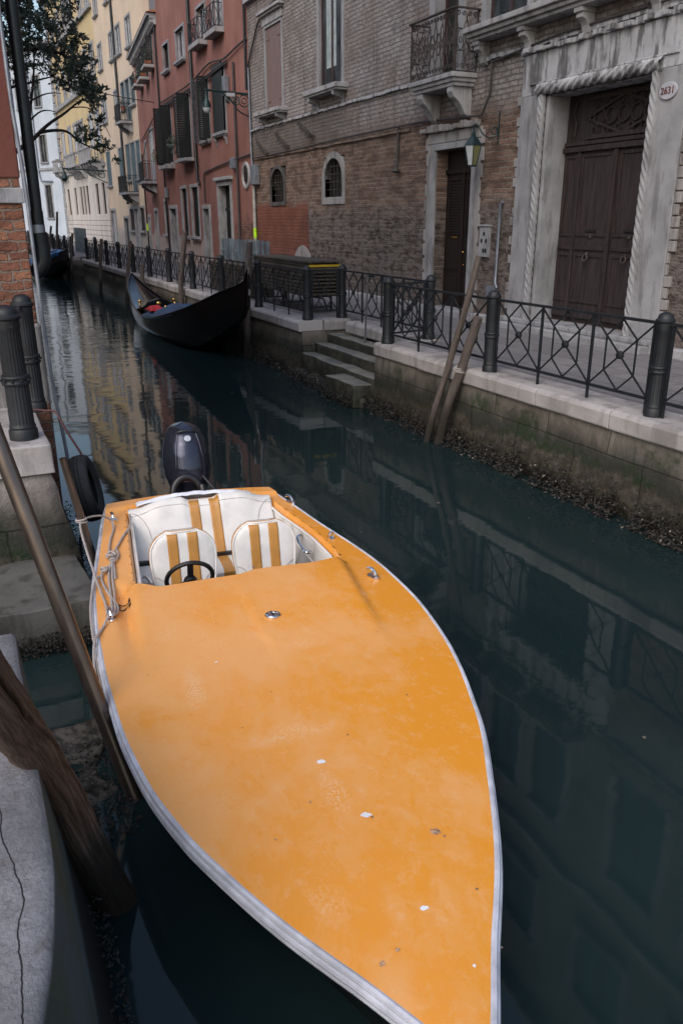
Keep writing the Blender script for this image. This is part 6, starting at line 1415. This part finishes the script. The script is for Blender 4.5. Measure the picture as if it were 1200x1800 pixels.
# seats
def backrest(root, s0, n0, z0, wid, hgt, top, tilt, thick=.07, name='backrest', shape=None, bulge=.02):
    """front face towards +s; returns mesh maker for bands"""
    def hw_(v): return wid / 2 * interp(shape, v)
    def fr(t, v, o=0):       # t in -1..1
        h = hw_(v); zz = z0 + hgt * v; s = s0 - tilt * v * hgt
        edge = max(abs(t), 0) ** 6; ve = max(0, (v - .9) / .1) ** 2
        return Vector((s + (bulge + thick) - (thick * .35) * edge - (thick * .3) * ve + o - .012 * math.cos(t * 1.5) * 0, n0 + t * h, zz))
    mb = MB(); N_ = 28; K = 26
    mb.grid(lambda a, b: fr(-1 + 2 * a, b), N_, K)
    mb.grid(lambda a, b: Vector((s0 - tilt * b * hgt, n0 + (-1 + 2 * a) * hw_(b), z0 + hgt * b)), N_, K)
    for sg in (-1, 1): mb.grid(lambda a, b: (fr(sg, b) * (1 - a) + Vector((s0 - tilt * b * hgt, n0 + sg * hw_(b), z0 + hgt * b)) * a), 3, K)
    mb.grid(lambda a, b: (fr(-1 + 2 * b, 1) * (1 - a) + Vector((s0 - tilt * hgt, n0 + (-1 + 2 * b) * hw_(1), z0 + hgt)) * a), 3, N_)
    o = bo(name, mb, MAT['vinyl'], root, smooth=True, fix=False); weld(o, .0008); o2 = None
    return o, fr, hw_
SH = [(0, .82), (.2, .87), (.45, .97), (.62, 1.0), (.72, 1.0), (.79, .98), (.85, .92), (.90, .835), (.94, .74), (.97, .63), (.99, .53), (1.0, .45)]
for i, (n0, lab) in enumerate(((-.255, 'cream bucket seat behind the steering wheel'), (.385, 'cream bucket seat without a wheel in front'))):
    seat = bpy.data.objects.new('front_seat', None); COL.objects.link(seat); seat.parent = boat; seat['label'] = lab
    b_, fr, hw_ = backrest(seat, 1.32, n0,   .16, .50, .575, 0, .20, shape=SH)
    for c0, c1 in ((-.116, -.036), (.038, .118)):
        mb = MB(); mb.grid(lambda a, b: fr(max(-1, min(1, (c0 + (c1 - c0) * a) / hw_(b * .985))), b * .985, .003), 6, 30); bo('stripe', mb, MAT['tan'], seat, smooth=True, solid=.002)
    mb = MB(); pts = [fr(-1, v) + Vector((.002, 0, 0)) for v in [k / 16 for k in range(17)]] + [fr(t, 1) for t in (-.6, -.2, .2, .6)] + [fr(1, v) + Vector((.002, 0, 0)) for v in [1 - k / 16 for k in range(17)]]
    mb.tube(pts, .009, 6); bo('piping', mb, MAT['vinyl'], seat, smooth=True)
    mb = MB(); mb.tube([p + Vector((-.028, .004 * (1 if p.y > n0 else -1), 0)) for p in pts], .006, 6); bo('caramel_piping', mb, MAT['tan'], seat, smooth=True)
    mb = MB()
    for sg in (-1, 1): mb.tube([fr(sg * (1 - .55 * math.sin(q * 1.57)) , .44 - .42 * (1 - math.cos(q * 1.57)), .001) for q in [k / 10 for k in range(11)]], .0035, 5)
    bo('seam', mb, MAT['rope'], seat, smooth=True)
    mb = MB(); mb.box(1.36, 1.78, n0 - .22, n0 + .22, .06, .20); bo('cushion', mb, MAT['vinyl'], seat, bevel=.04)
# rear bench
bench = bpy.data.objects.new('rear_bench', None); COL.objects.link(bench); bench.parent = boat
SB = [(0, 1), (.55, 1.0), (.80, 1.0), (.9, .985), (1.0, .93)]
def benchtop(t): return .03 * math.cos(t * 3.1) ** 2
bn0 = .06
def bfr(t, v, o=0):
    h = .635; vt = v * (1 + (.085 * (smooth01((abs(t) - .16) / .12) * (1 - smooth01((abs(t) - .5) / .35))) - .10 * smooth01((abs(t) - .62) / .38)))
    return Vector((.50 - .24 * v + .085 - .03 * max(0, (v - .88) / .12) ** 2 - .02 * abs(t) ** 8 + o, bn0 + t * h * (1 - .0 * v), .20 + .44 * vt))
mb = MB(); mb.grid(lambda a, b: bfr(-1 + 2 * a, b), 60, 22); mb.grid(lambda a, b: bfr(-1 + 2 * a, b) - Vector((.075 + .03 * (b < .9) * 0, 0, 0)), 60, 22)
mb.grid(lambda a, b: bfr(-1 + 2 * b, 1) - Vector((.075 * a, 0, -.006 * math.sin(a * 3.14))), 4, 60)
for sg in (-1, 1): mb.grid(lambda a, b: bfr(sg, b) - Vector((.075 * a, 0, 0)), 3, 22)
o = bo('backrest', mb, MAT['vinyl'], bench, smooth=True, fix=False); weld(o, .0008)
for c0, c1 in ((-.135, -.045), (.045, .135)):
    mb = MB(); mb.grid(lambda a, b: bfr(c0 / .635 + (c1 - c0) / .635 * a + .03, b, .003), 6, 30); mb.grid(lambda a, b: bfr(c0 / .635 + (c1 - c0) / .635 * a + .03, 1, .003) - Vector((.08 * b, 0, -.004)), 6, 4); bo('stripe', mb, MAT['tan'], bench, smooth=True, solid=.002)
mb = MB()
for sg in (-1, 1): mb.tube([bfr(sg * (.98 - .26 * math.sin(q * 1.57)), .96 * math.cos(q * 1.57) ** .8 + .02, .001) for q in [k / 14 for k in range(14)]], .0035, 5)
mb.tube([bfr(-1 + 2 * k / 50, .93, .001) for k in range(51)], .003, 5); bo('seam', mb, MAT['rope'], bench, smooth=True)
mb = MB(); 
def bcush(a, b): 
    n = bn0 - .63 + 1.26 * b; q = a * 3
    if q < 1: p = (.605 + .275 * q, .205 + .012 * math.sin(q * 3.1))
    elif q < 1.3: t_ = (q - 1) / .3 * 1.57; p = (.88 + .035 * math.sin(t_), .17 + .035 * math.cos(t_))
    else: p = (.915 - .01 * (q - 1.3), .18 - .2 * (q - 1.3) / 1.7)
    return (p[0], n, p[1])
mb.grid(bcush, 30, 30)
for b in (0, 1): mb.F(*[mb.P(bcush(a / 20, b)) for a in range(21)], mb.P((.54, bn0 - .63 + 1.26 * b, -.02)))
bo('cushion', mb, MAT['vinyl'], bench, smooth=True)
for c0, c1 in ((-.135, -.045), (.045, .135)):
    mb = MB(); mb.grid(lambda a, b: Vector(bcush(a, (c0 + (c1 - c0) * b + .02 - bn0 + .63 + bn0) / 1.26)) + Vector((.002, 0, .003)), 30, 3); bo('stripe', mb, MAT['tan'], bench, smooth=True)
mb = MB(); mb.box(.50, .60, bn0 - .625, bn0 + .625, .17, .235); bo('shadow_gap', mb, MAT['blackpl'], bench)
# steering wheel
sw = bpy.data.objects.new('steering_wheel', None); COL.objects.link(sw); sw.parent = boat
wc = Vector((1.80, -.285, .575)); wax = Vector((-.9, 0, .43)).normalized(); wu = Vector((0, 1, 0)); wv = wax.cross(wu)
mb = MB(); mb.torus(wc, .165, .0165, wax, 36, 10); bo('rim', mb, MAT['wheel'], sw, smooth=True)
mb = MB()
for t in (math.pi / 2, math.pi * 7 / 6, -math.pi / 6):
    q = wu * math.cos(t) - wv * math.sin(t) * 1; mb.bar(wc - wax * .03 + q * .02, wc + q * .158, .042, .012, up=tuple(wax))
mb.lathe([(.045, -.05), (.05, -.02), (.04, .0), (.01, .006)], (0, 0, 0), 16, M=Matrix.Translation(wc) @ wax.to_track_quat('Z', 'Y').to_matrix().to_4x4()); mb.tube([wc - wax * .04, wc - wax * .2], .025, 8); bo('spokes', mb, MAT['wheel'], sw, smooth=True)
# hardware
def cleat(s, n, ang, kind=0):
    c = bpy.data.objects.new('cleat', None); COL.objects.link(c); c.parent = boat
    z = zdeck(s, n); T = Matrix.Translation((s, n, z)) @ Matrix.Rotation(ang, 4, 'Z')
    mb = MB(T)
    if kind == 0:
        mb.prism([(.055, 0), (.035, .026), (-.02, .03), (-.05, .02), (-.06, 0), (-.05, -.02), (-.02, -.03), (.035, -.026)], .0, .014, 'z')
        mb.tube(spline([(.02, 0, .012), (.015, 0, .04), (-.02, 0, .062), (-.06, 0, .055), (-.075, 0, .045)], 5), [.013] * 12 + [.012] * 5 + [.008] * 4, 8); mb.ball((.025, 0, .018), .02, 8, 1.3, 1, .6)
    else:
        mb.prism([(.03, .022), (-.03, .022), (-.03, -.022), (.03, -.022)], 0, .008, 'z'); mb.torus((0, 0, .03), .024, .0085, (1, .25, 0), 16, 6)
    bo('horn', mb, MAT['chrome'], c, smooth=True); return c
for s, n, a, k in ((.36, -.71, 0.1, 0), (2.23, -.865, .1, 0), (.39, .865, .4, 0), (1.36, .93, .2, 1), (2.19, .975, .35, 0)): cleat(s, n, a, k)
em = bpy.data.objects.new('deck_fitting', None); COL.objects.link(em); em.parent = boat
s, n = 2.62, .115; z = zdeck(s, n); mb = MB(Matrix.Translation((s, n, z)) @ Matrix.Rotation(-.06, 4, 'Y')); mb.lathe([(.052, -.004), (.052, .004), (.047, .009), (.034, .010), (.033, .007), (.002, .008)], (0, 0, 0), 32); bo('filler_cap', mb, MAT['chrome'], em, smooth=True)
mb = MB(Matrix.Translation((s, n, z + .009)));
for k in range(6): t = k * 1.05; mb.box(.037 * math.cos(t) - .004, .037 * math.cos(t) + .004, .037 * math.sin(t) - .003, .037 * math.sin(t) + .003, 0, .003)
mb.box(-.02, .02, -.004, .004, 0, .003); bo('cap_lettering', mb, MAT['blackpl'], em)
for (p, q, r_) in (((1.18, -.60, .36), (1.38, -.57, .36), .010), ((1.0, .79, .47), (1.22, .80, .40), .013)):
    mb = MB(); P0 = Vector(p); P1 = Vector(q); o_ = Vector((0, .055 if p[1] < 0 else -.05, 0)); mb.tube(spline([P0, P0 + o_ + (P1 - P0) * .1, P1 + o_ - (P1 - P0) * .1, P1], 4), r_, 8); bo('grab_handle', mb, MAT['chrome'], smooth=True)
mb = MB(); mb.ball((.95, .80, .49), .012, 8); mb.ball((1.90, .16, zdeck(1.9, .16)), .008, 8, 1, 1, .5); bo('stud', mb, MAT['chrome'], smooth=True)
# paint chips on the foredeck
random.seed(21)
for (s, n, r_, el, mt) in ((4.11, -.04, .017, 1.6, 'chip'), (4.52, .035, .019, 1.5, 'chip'), (4.70, .275, .022, 1.2, 'chip_tan'), (5.05, .065, .012, 1.6, 'chip'), (5.21, -.17, .012, 1.0, 'chip_tan'), (5.18, -.1, .010, 1, 'chip_tan'), (3.03, -.33, .009, 1.3, 'chip'), (4.36, -.17, .007, 1, 'chip_tan'), (5.32, .13, .008, 1, 'chip'), (4.52, -.37, .006, 1, 'chip_tan')):
    mb = MB(); poly = []
    for k in range(12):
        t = 2 * math.pi * k / 12; rr = r_ * random.uniform(.6, 1.1); poly.append((s + rr * math.cos(t), n + rr * el * math.sin(t)))
    i = [mb.P((a, b, zdeck(a, b) + .0022)) for a, b in poly]; mb.F(*i)
    if 'chip_tan' not in MAT: MAT['chip_tan'] = simple('scuffed_gelcoat', (.42, .25, .15), .6, 0, .5, 60)
    bo('paint_chip', mb, MAT[mt], fix=False)
for (s, n) in ((4.54, .052), (4.735, .30), (4.70, .29), (3.70, .58), (3.95, .15), (5.02, .3), (5.28, .26)):
    mb = MB(); i = [mb.P((s + .005 * math.cos(t), n + .006 * math.sin(t), zdeck(s, n) + .0045)) for t in [k * math.pi / 3 for k in range(6)]]; mb.F(*i); bo('dark_speck', mb, MAT['chip_dark'], fix=False)
# "S2" lettering on the slanting side of the foredeck, reading along the boat
c = bpy.data.curves.new('t', 'FONT'); c.body = 'S2'; c.size = .12; c.shear = .2; c.extrude = .0008; c.resolution_u = 3; c.offset = .0006; t = bpy.data.objects.new('t', c); COL.objects.link(t); bpy.context.view_layer.update(); me = bpy.data.meshes.new_from_object(t); bpy.data.objects.remove(t)
me.transform(Matrix(((-1, 0, 0, 2.10), (0, -1, 0, -.725), (0, 0, 1, 0), (0, 0, 0, 1))) @ Matrix.Identity(4))
for v in me.vertices: v.co.z += zdeck(v.co.x, v.co.y) + .006
me.materials.clear(); me.materials.append(MAT['blacktext']); o = bpy.data.objects.new('lettering', me); COL.objects.link(o); o.parent = boat
# outboard
ob = bpy.data.objects.new('outboard_motor', None); COL.objects.link(ob); ob.parent = boat; ob['label'] = 'dark blue-grey outboard motor tilted behind the stern'
EX, EN, EZ = -.46, .06, .43
def cowl(a, v):
    t = 2 * math.pi * a; c_, s_ = math.cos(t), math.sin(t)
    prof = interp([(0, .30), (.06, .62), (.2, .82), (.35, .97), (.5, 1.0), (.66, .955), (.8, .85), (.9, .70), (.96, .50), (1, .02)], v)
    sq = (abs(c_) ** 2.25 + abs(s_) ** 2.25) ** (-1 / 2.25)
    lx = .30 * sq * c_ * prof; ly = .222 * sq * s_ * (prof ** 1.05)
    z = EZ - .02 + .76 * v
    return (EX + lx - .12 * v + .06, EN + ly, z)
mb = MB(); mb.grid(cowl, 40, 40, True); bo('cowling', mb, MAT['cowl'], ob, smooth=True)
mb = MB()
for sg in (-1, 1):
    pts = []
    for k in range(16):
        v = .34 + .56 * k / 15; t = sg * (.62 - .05 * k / 15); prof = interp([(0, .30), (.06, .62), (.2, .82), (.35, .97), (.5, 1.0), (.66, .955), (.8, .85), (.9, .70), (.96, .50), (1, .02)], v); sq = (abs(math.cos(t)) ** 2.25 + abs(math.sin(t)) ** 2.25) ** (-1 / 2.25)
        pts.append((EX + .302 * sq * math.cos(t) * prof - .12 * v + .06, EN + .223 * sq * math.sin(t) * prof, EZ - .02 + .76 * v))
    mb.tube(pts, .007, 6)
bo('cowling_ridge', mb, MAT['cowl'], ob, smooth=True)
mb = MB(); P0 = Vector(cowl(0, .93)); mb.tube(spline([P0 + Vector((.0, -.085, -.01)), P0 + Vector((.012, -.05, .008)), P0 + Vector((.014, .05, .008)), P0 + Vector((.0, .085, -.01))], 5), .008, 6); bo('vent_slot', mb, MAT['blackpl'], ob, smooth=True)
P0 = Vector(cowl(0, .86)); nrm = Vector((.8, 0, .6)); mb = MB(Matrix.Translation(P0 + nrm * .003) @ nrm.to_track_quat('Z', 'Y').to_matrix().to_4x4()); mb.lathe([(.031, -.002), (.031, .003), (.027, .005), (.026, .002), (.002, .002)], (0, 0, 0), 24)
for k in range(3): t = k * 2.094 + .5; mb.bar((.004 * math.cos(t), .004 * math.sin(t), .003), (.022 * math.cos(t), .022 * math.sin(t), .003), .008, .004)
bo('round_badge', mb, MAT['emblem'], ob, smooth=True)
mb = MB(); mb.box(EX - .02, EX + .26, EN - .12, EN + .12, .30, .46); mb.box(-.20, -.04, EN - .17, EN + .17, .1, .52); mb.box(EX - .05, EX + .12, EN - .06, EN + .06, -.6, .4); bo('bracket', mb, MAT['blackpl'], ob, bevel=.03)
mb = MB(); hc = Vector((-.09, .0, .545)); R_ = .135
mb.tube([hc + Vector((-.05 * math.sin(t), -R_ * math.cos(t), .02 + R_ * 1.25 * math.sin(t))) for t in [math.pi * k / 20 for k in range(-2, 23)]], .034, 12); mb.tube([(-.02, .137, .53), (-.0, .137, .60), (-.05, .135, .66)], .034, 10); mb.lathe([(.06, .577), (.06, .585), (.035, .60)], (.0, .137, 0), 14); bo('cable_hose', mb, MAT['blackpl'], ob, smooth=True)
mb = MB(); mb.tube([(-.22, .14, .75), (-.12, .24, .62), (-.03, .28, .56)], .013, 8); bo('cable_hose', mb, MAT['blackpl'], ob, smooth=True)
# folded white cloth on the stern
cl = bpy.data.objects.new('folded_cloth', None)
mb = MB()
def cf(a, b):
    n = -.50 + 1.02 * a + .04 * (b - .5) * math.sin(a * 9); w = max(0, math.sin(a * math.pi)) ** .6; s = .13 + .16 * b - .03 * w * (1 - b) + .018 * mnoise.noise(Vector((a * 5, 1, 0)))
    zz = interp([(0, -.02), (.15, .03), (.5, .085), (.8, .105), (1, .09)], b)
    return BM @ Vector((s, n, zdeck(.3, 0) + .02 + zz * (.35 + .65 * w) + .010 * mnoise.noise(Vector((a * 9, b * 3, 0))) + .004 * mnoise.noise(Vector((a * 26, b * 9, 0)))))
mb.grid(cf, 60, 14); o = obj('folded_cloth', mb, MAT['cloth'], loc=tuple(BM @ Vector((.2, 0, .6))), smooth=True, solid=.008); tag(o, 'crumpled white cloth lying along the stern behind the rear bench', 'cloth')
mb = MB(); mb.grid(lambda a, b: BM @ (Vector((1.62, .76, .30)) + .055 * Vector(((1 + .4 * mnoise.noise(Vector((a * 9, b * 9, 0)))) * math.cos(6.28 * a) * math.sin(3.14 * b), math.sin(6.28 * a) * math.sin(3.14 * b), -1.1 * math.cos(3.14 * b) * (1 + .3 * mnoise.noise(Vector((a * 7, b * 7, 3))))))), 16, 10, True)
o = obj('rag', mb, MAT['cloth'], loc=tuple(BM @ Vector((1.62, .76, .3))), smooth=True); tag(o, 'small bundled grey-white rag tucked beside the right hand seat', 'rag')

# ================================================================ MOORING GEAR
def tubepole(label, P0, P1, r):
    P0, P1 = Vector(P0), Vector(P1); m = MB(); N_ = 8; d = (P1 - P0).normalized(); 
    m.tube([P0, P1], r, 28, cap=False); m.tube([P0, P1], r * .86, 28, cap=False)
    a = d.orthogonal().normalized(); b = d.cross(a); 
    A_ = [m.P(P1 + (a * math.cos(t) + b * math.sin(t)) * r) for t in [2 * math.pi * k / 28 for k in range(28)]]; B_ = [m.P(P1 + (a * math.cos(t) + b * math.sin(t)) * r * .86) for t in [2 * math.pi * k / 28 for k in range(28)]]
    for k in range(28): m.F(A_[k], A_[(k + 1) % 28], B_[(k + 1) % 28], B_[k])
    o = obj('steel_pole', m, MAT['bronze'], loc=(P0.x, P0.y, 0), smooth=True, fix=False); tag(o, label, 'pole', 'brown steel poles'); return o
d = (Vector((.10, 4.30, 1.90)) - Vector((.50, 3.8, 0)))
tubepole('long brown steel pole slanting across the left side beside the orange boat', Vector((.50, 3.8, 0)) - d * .35, Vector((.50, 3.8, 0)) + d * 1.6, .044)
tubepole('short open-topped brown steel pole with a rope around it, between tyre and boat', (.80, 6.42, -.1), (.585, 6.46, 1.235), .031)
stake('massive dark timber pile with a long split at the lower left', [(.40, 3.22, -.45), (.285, 3.11, 0), (.18, 3.0, .42), (.08, 2.78, .95), (.012, 2.49, 1.36), (-.04, 2.27, 1.62), (-.10, 1.95, 2.0), (-.15, 1.7, 2.4)], .094, .068, 'pile', 'timber_pile', n=72, seed=33, split=True)
# tyre
ty = thing('tyre_fender', 'black car tyre hanging as a fender on the side of the stone block', 'tyre', (.86, 7.6, .6))
TM = Matrix.Translation((.87, 7.62, .60)) @ Matrix.Rotation(R(-12), 4, 'Y') @ Matrix.Rotation(R(-14), 4, 'Z')
m = MB(TM)
def tyf(a, b):
    t = 2 * math.pi * a; q = [(-.06, .19), (-.085, .24), (-.088, .28), (-.075, .305), (-.045, .318), (-.02, .322), (-.016, .314), (-.012, .322), (.012, .322), (.016, .314), (.02, .322), (.045, .318), (.075, .305), (.088, .28), (.085, .24), (.06, .19), (.05, .185), (.07, .235), (.06, .29), (-.06, .29), (-.07, .235), (-.05, .185)]
    k = b * len(q); i = int(k) % len(q); return (q[i][0], q[i][1] * math.cos(t), q[i][1] * math.sin(t))
I = [[m.P(tyf(i / 48, j / 22 + 1e-6)) for j in range(22)] for i in range(48)]
for i in range(48):
    for j in range(22): m.F(I[i][j], I[(i + 1) % 48][j], I[(i + 1) % 48][(j + 1) % 22], I[i][(j + 1) % 22])
obj('tyre', m, MAT['tyre'], ty, smooth=True)
def ropeobj(label, pts, r, mat='rope', k=8, name='mooring_rope', cat='rope'):
    m = MB()
    for pp in (pts if isinstance(pts[0], list) else [pts]): m.tube(spline(pp, k), r, 8)
    o = obj(name, m, MAT[mat], loc=tuple(Vector(pts[0][0] if isinstance(pts[0], list) else pts[0])), smooth=True); tag(o, label, cat); return o
MAT['redrope'] = simple('dark_red_cable', (.07, .02, .022), .6)
ropeobj('dark red cable running from the far bollard down to the tyre', [(.50, 7.93, 1.33), (.62, 7.9, 1.315), (.70, 7.85, 1.30), (.76, 7.75, 1.15), (.84, 7.64, .98), (.86, 7.62, .93)], .011, 'redrope', name='mooring_cable', cat='cable')
z_ = ZE + .035
def W(s, n, z=None): p = BM @ Vector((s, n, 0)); p.z = z if z is not None else zdeck(s, n) + .012; return tuple(p)
def X(x, y, z=None):
    p = BM.inverted() @ Vector((x, y, 0)); return (x, y, z if z is not None else zdeck(p.x, p.y) + .014)
R1 = [[(.675, 6.41, .70), (.70, 6.46, .71), (.78, 6.52, .70), (.86, 6.60, .66), X(.93, 6.64, ZE + .05)],
      [X(.93, 6.62, ZE + .05), X(.92, 6.5), X(.86, 6.29), X(.80, 6.02), X(.79, 5.90, ZE + .035)],
      [X(1.12, 6.87, ZE + .04), X(1.10, 6.74), X(1.06, 6.5), X(.97, 6.31), X(.89, 6.12), X(.82, 5.95, ZE + .03), X(.78, 5.87, ZE + .04), X(.76, 5.90, ZE + .03), X(.80, 5.94, ZE + .05), X(.83, 5.90, ZE + .04), X(.80, 5.85, ZE + .03)],
      [X(.86, 6.03), X(.85, 5.90), X(.80, 5.78, ZE + .035), X(.74, 5.72), X(.70, 5.65, ZE + .03), X(.68, 5.62, ZE + .04), X(.715, 5.60, ZE + .05), X(.71, 5.66, ZE + .045), X(.67, 5.57), X(.66, 5.42), X(.67, 5.21), X(.69, 5.07), X(.67, 4.95), X(.63, 4.87, ZE + .04)],
      [(.655, 6.42, .70), (.64, 6.3, .68), (.63, 6.0, .64), (.625, 5.65, .60), (.62, 5.44, .585), X(.62, 5.12), X(.60, 4.90, ZE + .04)],
      [X(.67, 5.6), (.60, 5.45, .575), (.53, 5.15, .56), (.49, 4.85, .555), (.47, 4.6, .52), (.46, 4.4, .40), (.50, 4.5, .2), (.56, 4.8, .12)],
      [X(.60, 4.86, ZE + .05), X(.56, 4.80), X(.52, 4.72), (.47, 4.60, .57), (.435, 4.42, .50), (.425, 4.2, .38), (.43, 4.1, .2), (.5, 4.2, .02)],
      [X(.78, 5.80, ZE + .03), X(.72, 5.56), X(.68, 5.26), X(.645, 5.0), X(.62, 4.88, ZE + .04)], [X(.79, 5.80, ZE + .04), X(.745, 5.56), X(.705, 5.26), X(.665, 5.0), X(.635, 4.88, ZE + .05)],
      [X(.79, 5.78, ZE + .03), X(.775, 5.64), X(.755, 5.49)]]
rp = ropeobj('pale grey mooring rope knotted along the left deck of the orange boat', R1, .0085)
for q in (((.667, 6.44, .70), .040, .0085, (.15, 0, 1)), ((.667, 6.44, .717), .040, .0085, (-.1, .1, 1)), (X(.79, 5.88, ZE + .045), .028, .010, (.3, .3, 1)), (X(.70, 5.63, ZE + .045), .022, .010, (.6, .5, .6)), (X(.79, 5.80, ZE + .035), .018, .009, (.1, 1, .3))):
    obj('rope_knot', MB().torus(q[0], q[1], q[2], q[3], 14, 6), MAT['rope'], rp, smooth=True)

# ================================================================ TREE on the left bank
random.seed(5)
tr_ = thing('evergreen_tree', 'dark evergreen tree leaning over the canal from behind the left corner house', 'tree', (.1, 17.5, 0))
def limb(pts, r0, r1): 
    P_ = spline(pts, 6); N_ = len(P_); P_ = [p + Vector((mnoise.noise(p * 2), mnoise.noise(p * 2 + Vector((7, 0, 0))), mnoise.noise(p * 2 + Vector((0, 7, 0))))) * .05 for p in P_]
    return P_, [r0 + (r1 - r0) * k / (N_ - 1) for k in range(N_)]
limbs = [([(.1, 17.5, 1.2), (.15, 17.4, 3), (.3, 17.2, 4.5), (.7, 16.9, 5.4), (1.0, 16.6, 6.5), (1.2, 16.4, 7.8)], .19, .05), ([(.3, 17.2, 3.4), (.9, 16.8, 3.75), (1.4, 16.4, 4.15), (1.75, 16.1, 4.42), (2.1, 16, 4.68), (2.5, 15.9, 4.93)], .06, .012),
    ([(.7, 16.9, 5.4), (1.3, 16.5, 5.6), (1.9, 16.2, 5.7), (2.5, 16.0, 5.5)], .06, .015), ([(1.5, 16.3, 4.2), (1.62, 16.2, 4.6), (1.7, 16.1, 5.1), (1.75, 16, 5.6)], .035, .012), ([(1.75, 16.1, 4.42), (2.15, 16.0, 4.45), (2.4, 16, 4.28), (2.75, 15.9, 4.1)], .03, .006),
    ([(1.55, 16.2, 4.85), (1.9, 16, 5.0), (2.15, 16, 5.02)], .018, .005), ([(1.5, 16.2, 4.5), (1.8, 16, 4.72), (2.0, 16, 4.72)], .02, .005), ([(.9, 16.7, 6.0), (1.6, 16.3, 6.4), (2.4, 16, 6.6), (2.9, 15.8, 6.9)], .05, .01), ([(1.0, 16.6, 6.5), (1.7, 16.8, 7.2), (2.3, 17, 7.6)], .05, .01), ([(2.3, 16, 4.8), (2.6, 15.95, 4.75), (2.9, 15.9, 4.35)], .012, .004), ([(.4, 17.2, 4.6), (.9, 17, 5.0), (1.5, 16.7, 5.2), (2.1, 16.4, 5.3)], .05, .01)]
m = MB()
for pts, a, b in limbs:
    P_, r_ = limb(pts, a, b); m.tube(P_, r_, 7)
blobs = [((1.9, 16.2, 6.1), (.85, 1.0, .75), 5200), ((1.2, 16.5, 6.6), (.9, 1.0, 1.2), 4200), ((2.35, 15.9, 5.45), (.48, .7, .5), 2300), ((2.62, 15.8, 4.98), (.30, .45, .38), 900), ((2.75, 15.8, 4.65), (.12, .25, .16), 110), ((2.0, 16.6, 7.4), (1.2, 1.1, .8), 2600), ((1.55, 16.2, 5.45), (.4, .5, .4), 500),
         ((2.55, 15.9, 4.42), (.30, .3, .16), 260), ((2.75, 15.9, 4.22), (.22, .25, .13), 170), ((2.35, 15.9, 4.33), (.16, .2, .1), 80), ((2.95, 15.9, 4.02), (.10, .1, .06), 36), ((2.55, 15.9, 3.97), (.14, .1, .06), 46), ((2.0, 16, 4.80), (.07, .1, .06), 22), ((1.65, 16.1, 5.05), (.16, .2, .14), 70)]
tw = MB(); lf = MB()
for (c_, e, n) in blobs:
    c_ = Vector(c_); ns = max(2, n // 12)
    for k in range(ns):
        d = Vector((random.gauss(0, 1), random.gauss(0, 1), random.gauss(0, 1))).normalized(); rr = random.random() ** .45
        tip = c_ + Vector((d.x * e[0], d.y * e[1], d.z * e[2])) * rr
        if mnoise.noise(tip * 2.2) < -.30: continue
        out = (d + Vector((.25, 0, .25)) + Vector((random.gauss(0, .5), random.gauss(0, .5), random.gauss(0, .5)))).normalized(); base = tip - out * random.uniform(.08, .16)
        m.tube([base, tip], [.005, .002], 3, cap=False)
        for j in range(12):
            f_ = random.random(); p = base.lerp(tip, f_); a = (out * random.uniform(.2, 1) + Vector((random.gauss(0, .7), random.gauss(0, .7), random.gauss(0, .5)))).normalized(); s_ = a.orthogonal().normalized(); L_ = random.uniform(.05, .10); w_ = L_ * .2
            s_ = (s_ * math.cos(j) + a.cross(s_) * math.sin(j)); up_ = a.cross(s_) * w_ * .3
            i = [lf.P(p), lf.P(p + a * L_ * .5 + s_ * w_ + up_), lf.P(p + a * L_), lf.P(p + a * L_ * .5 - s_ * w_ + up_)]; lf.F(*i)
obj('trunk', m, MAT['bark'], tr_, smooth=True, fix=False); obj('crown', lf, MAT['leaf'], tr_, fix=False)
# overhead cable across the canal
o = ropeobj('thin overhead cable strung from the tree side to the red house', [(.7, 30, 8.6), (5, 34, 7.6), (9.9, 42.5, 8.2)], .018, 'cable', 10, 'overhead_cable', 'cable')
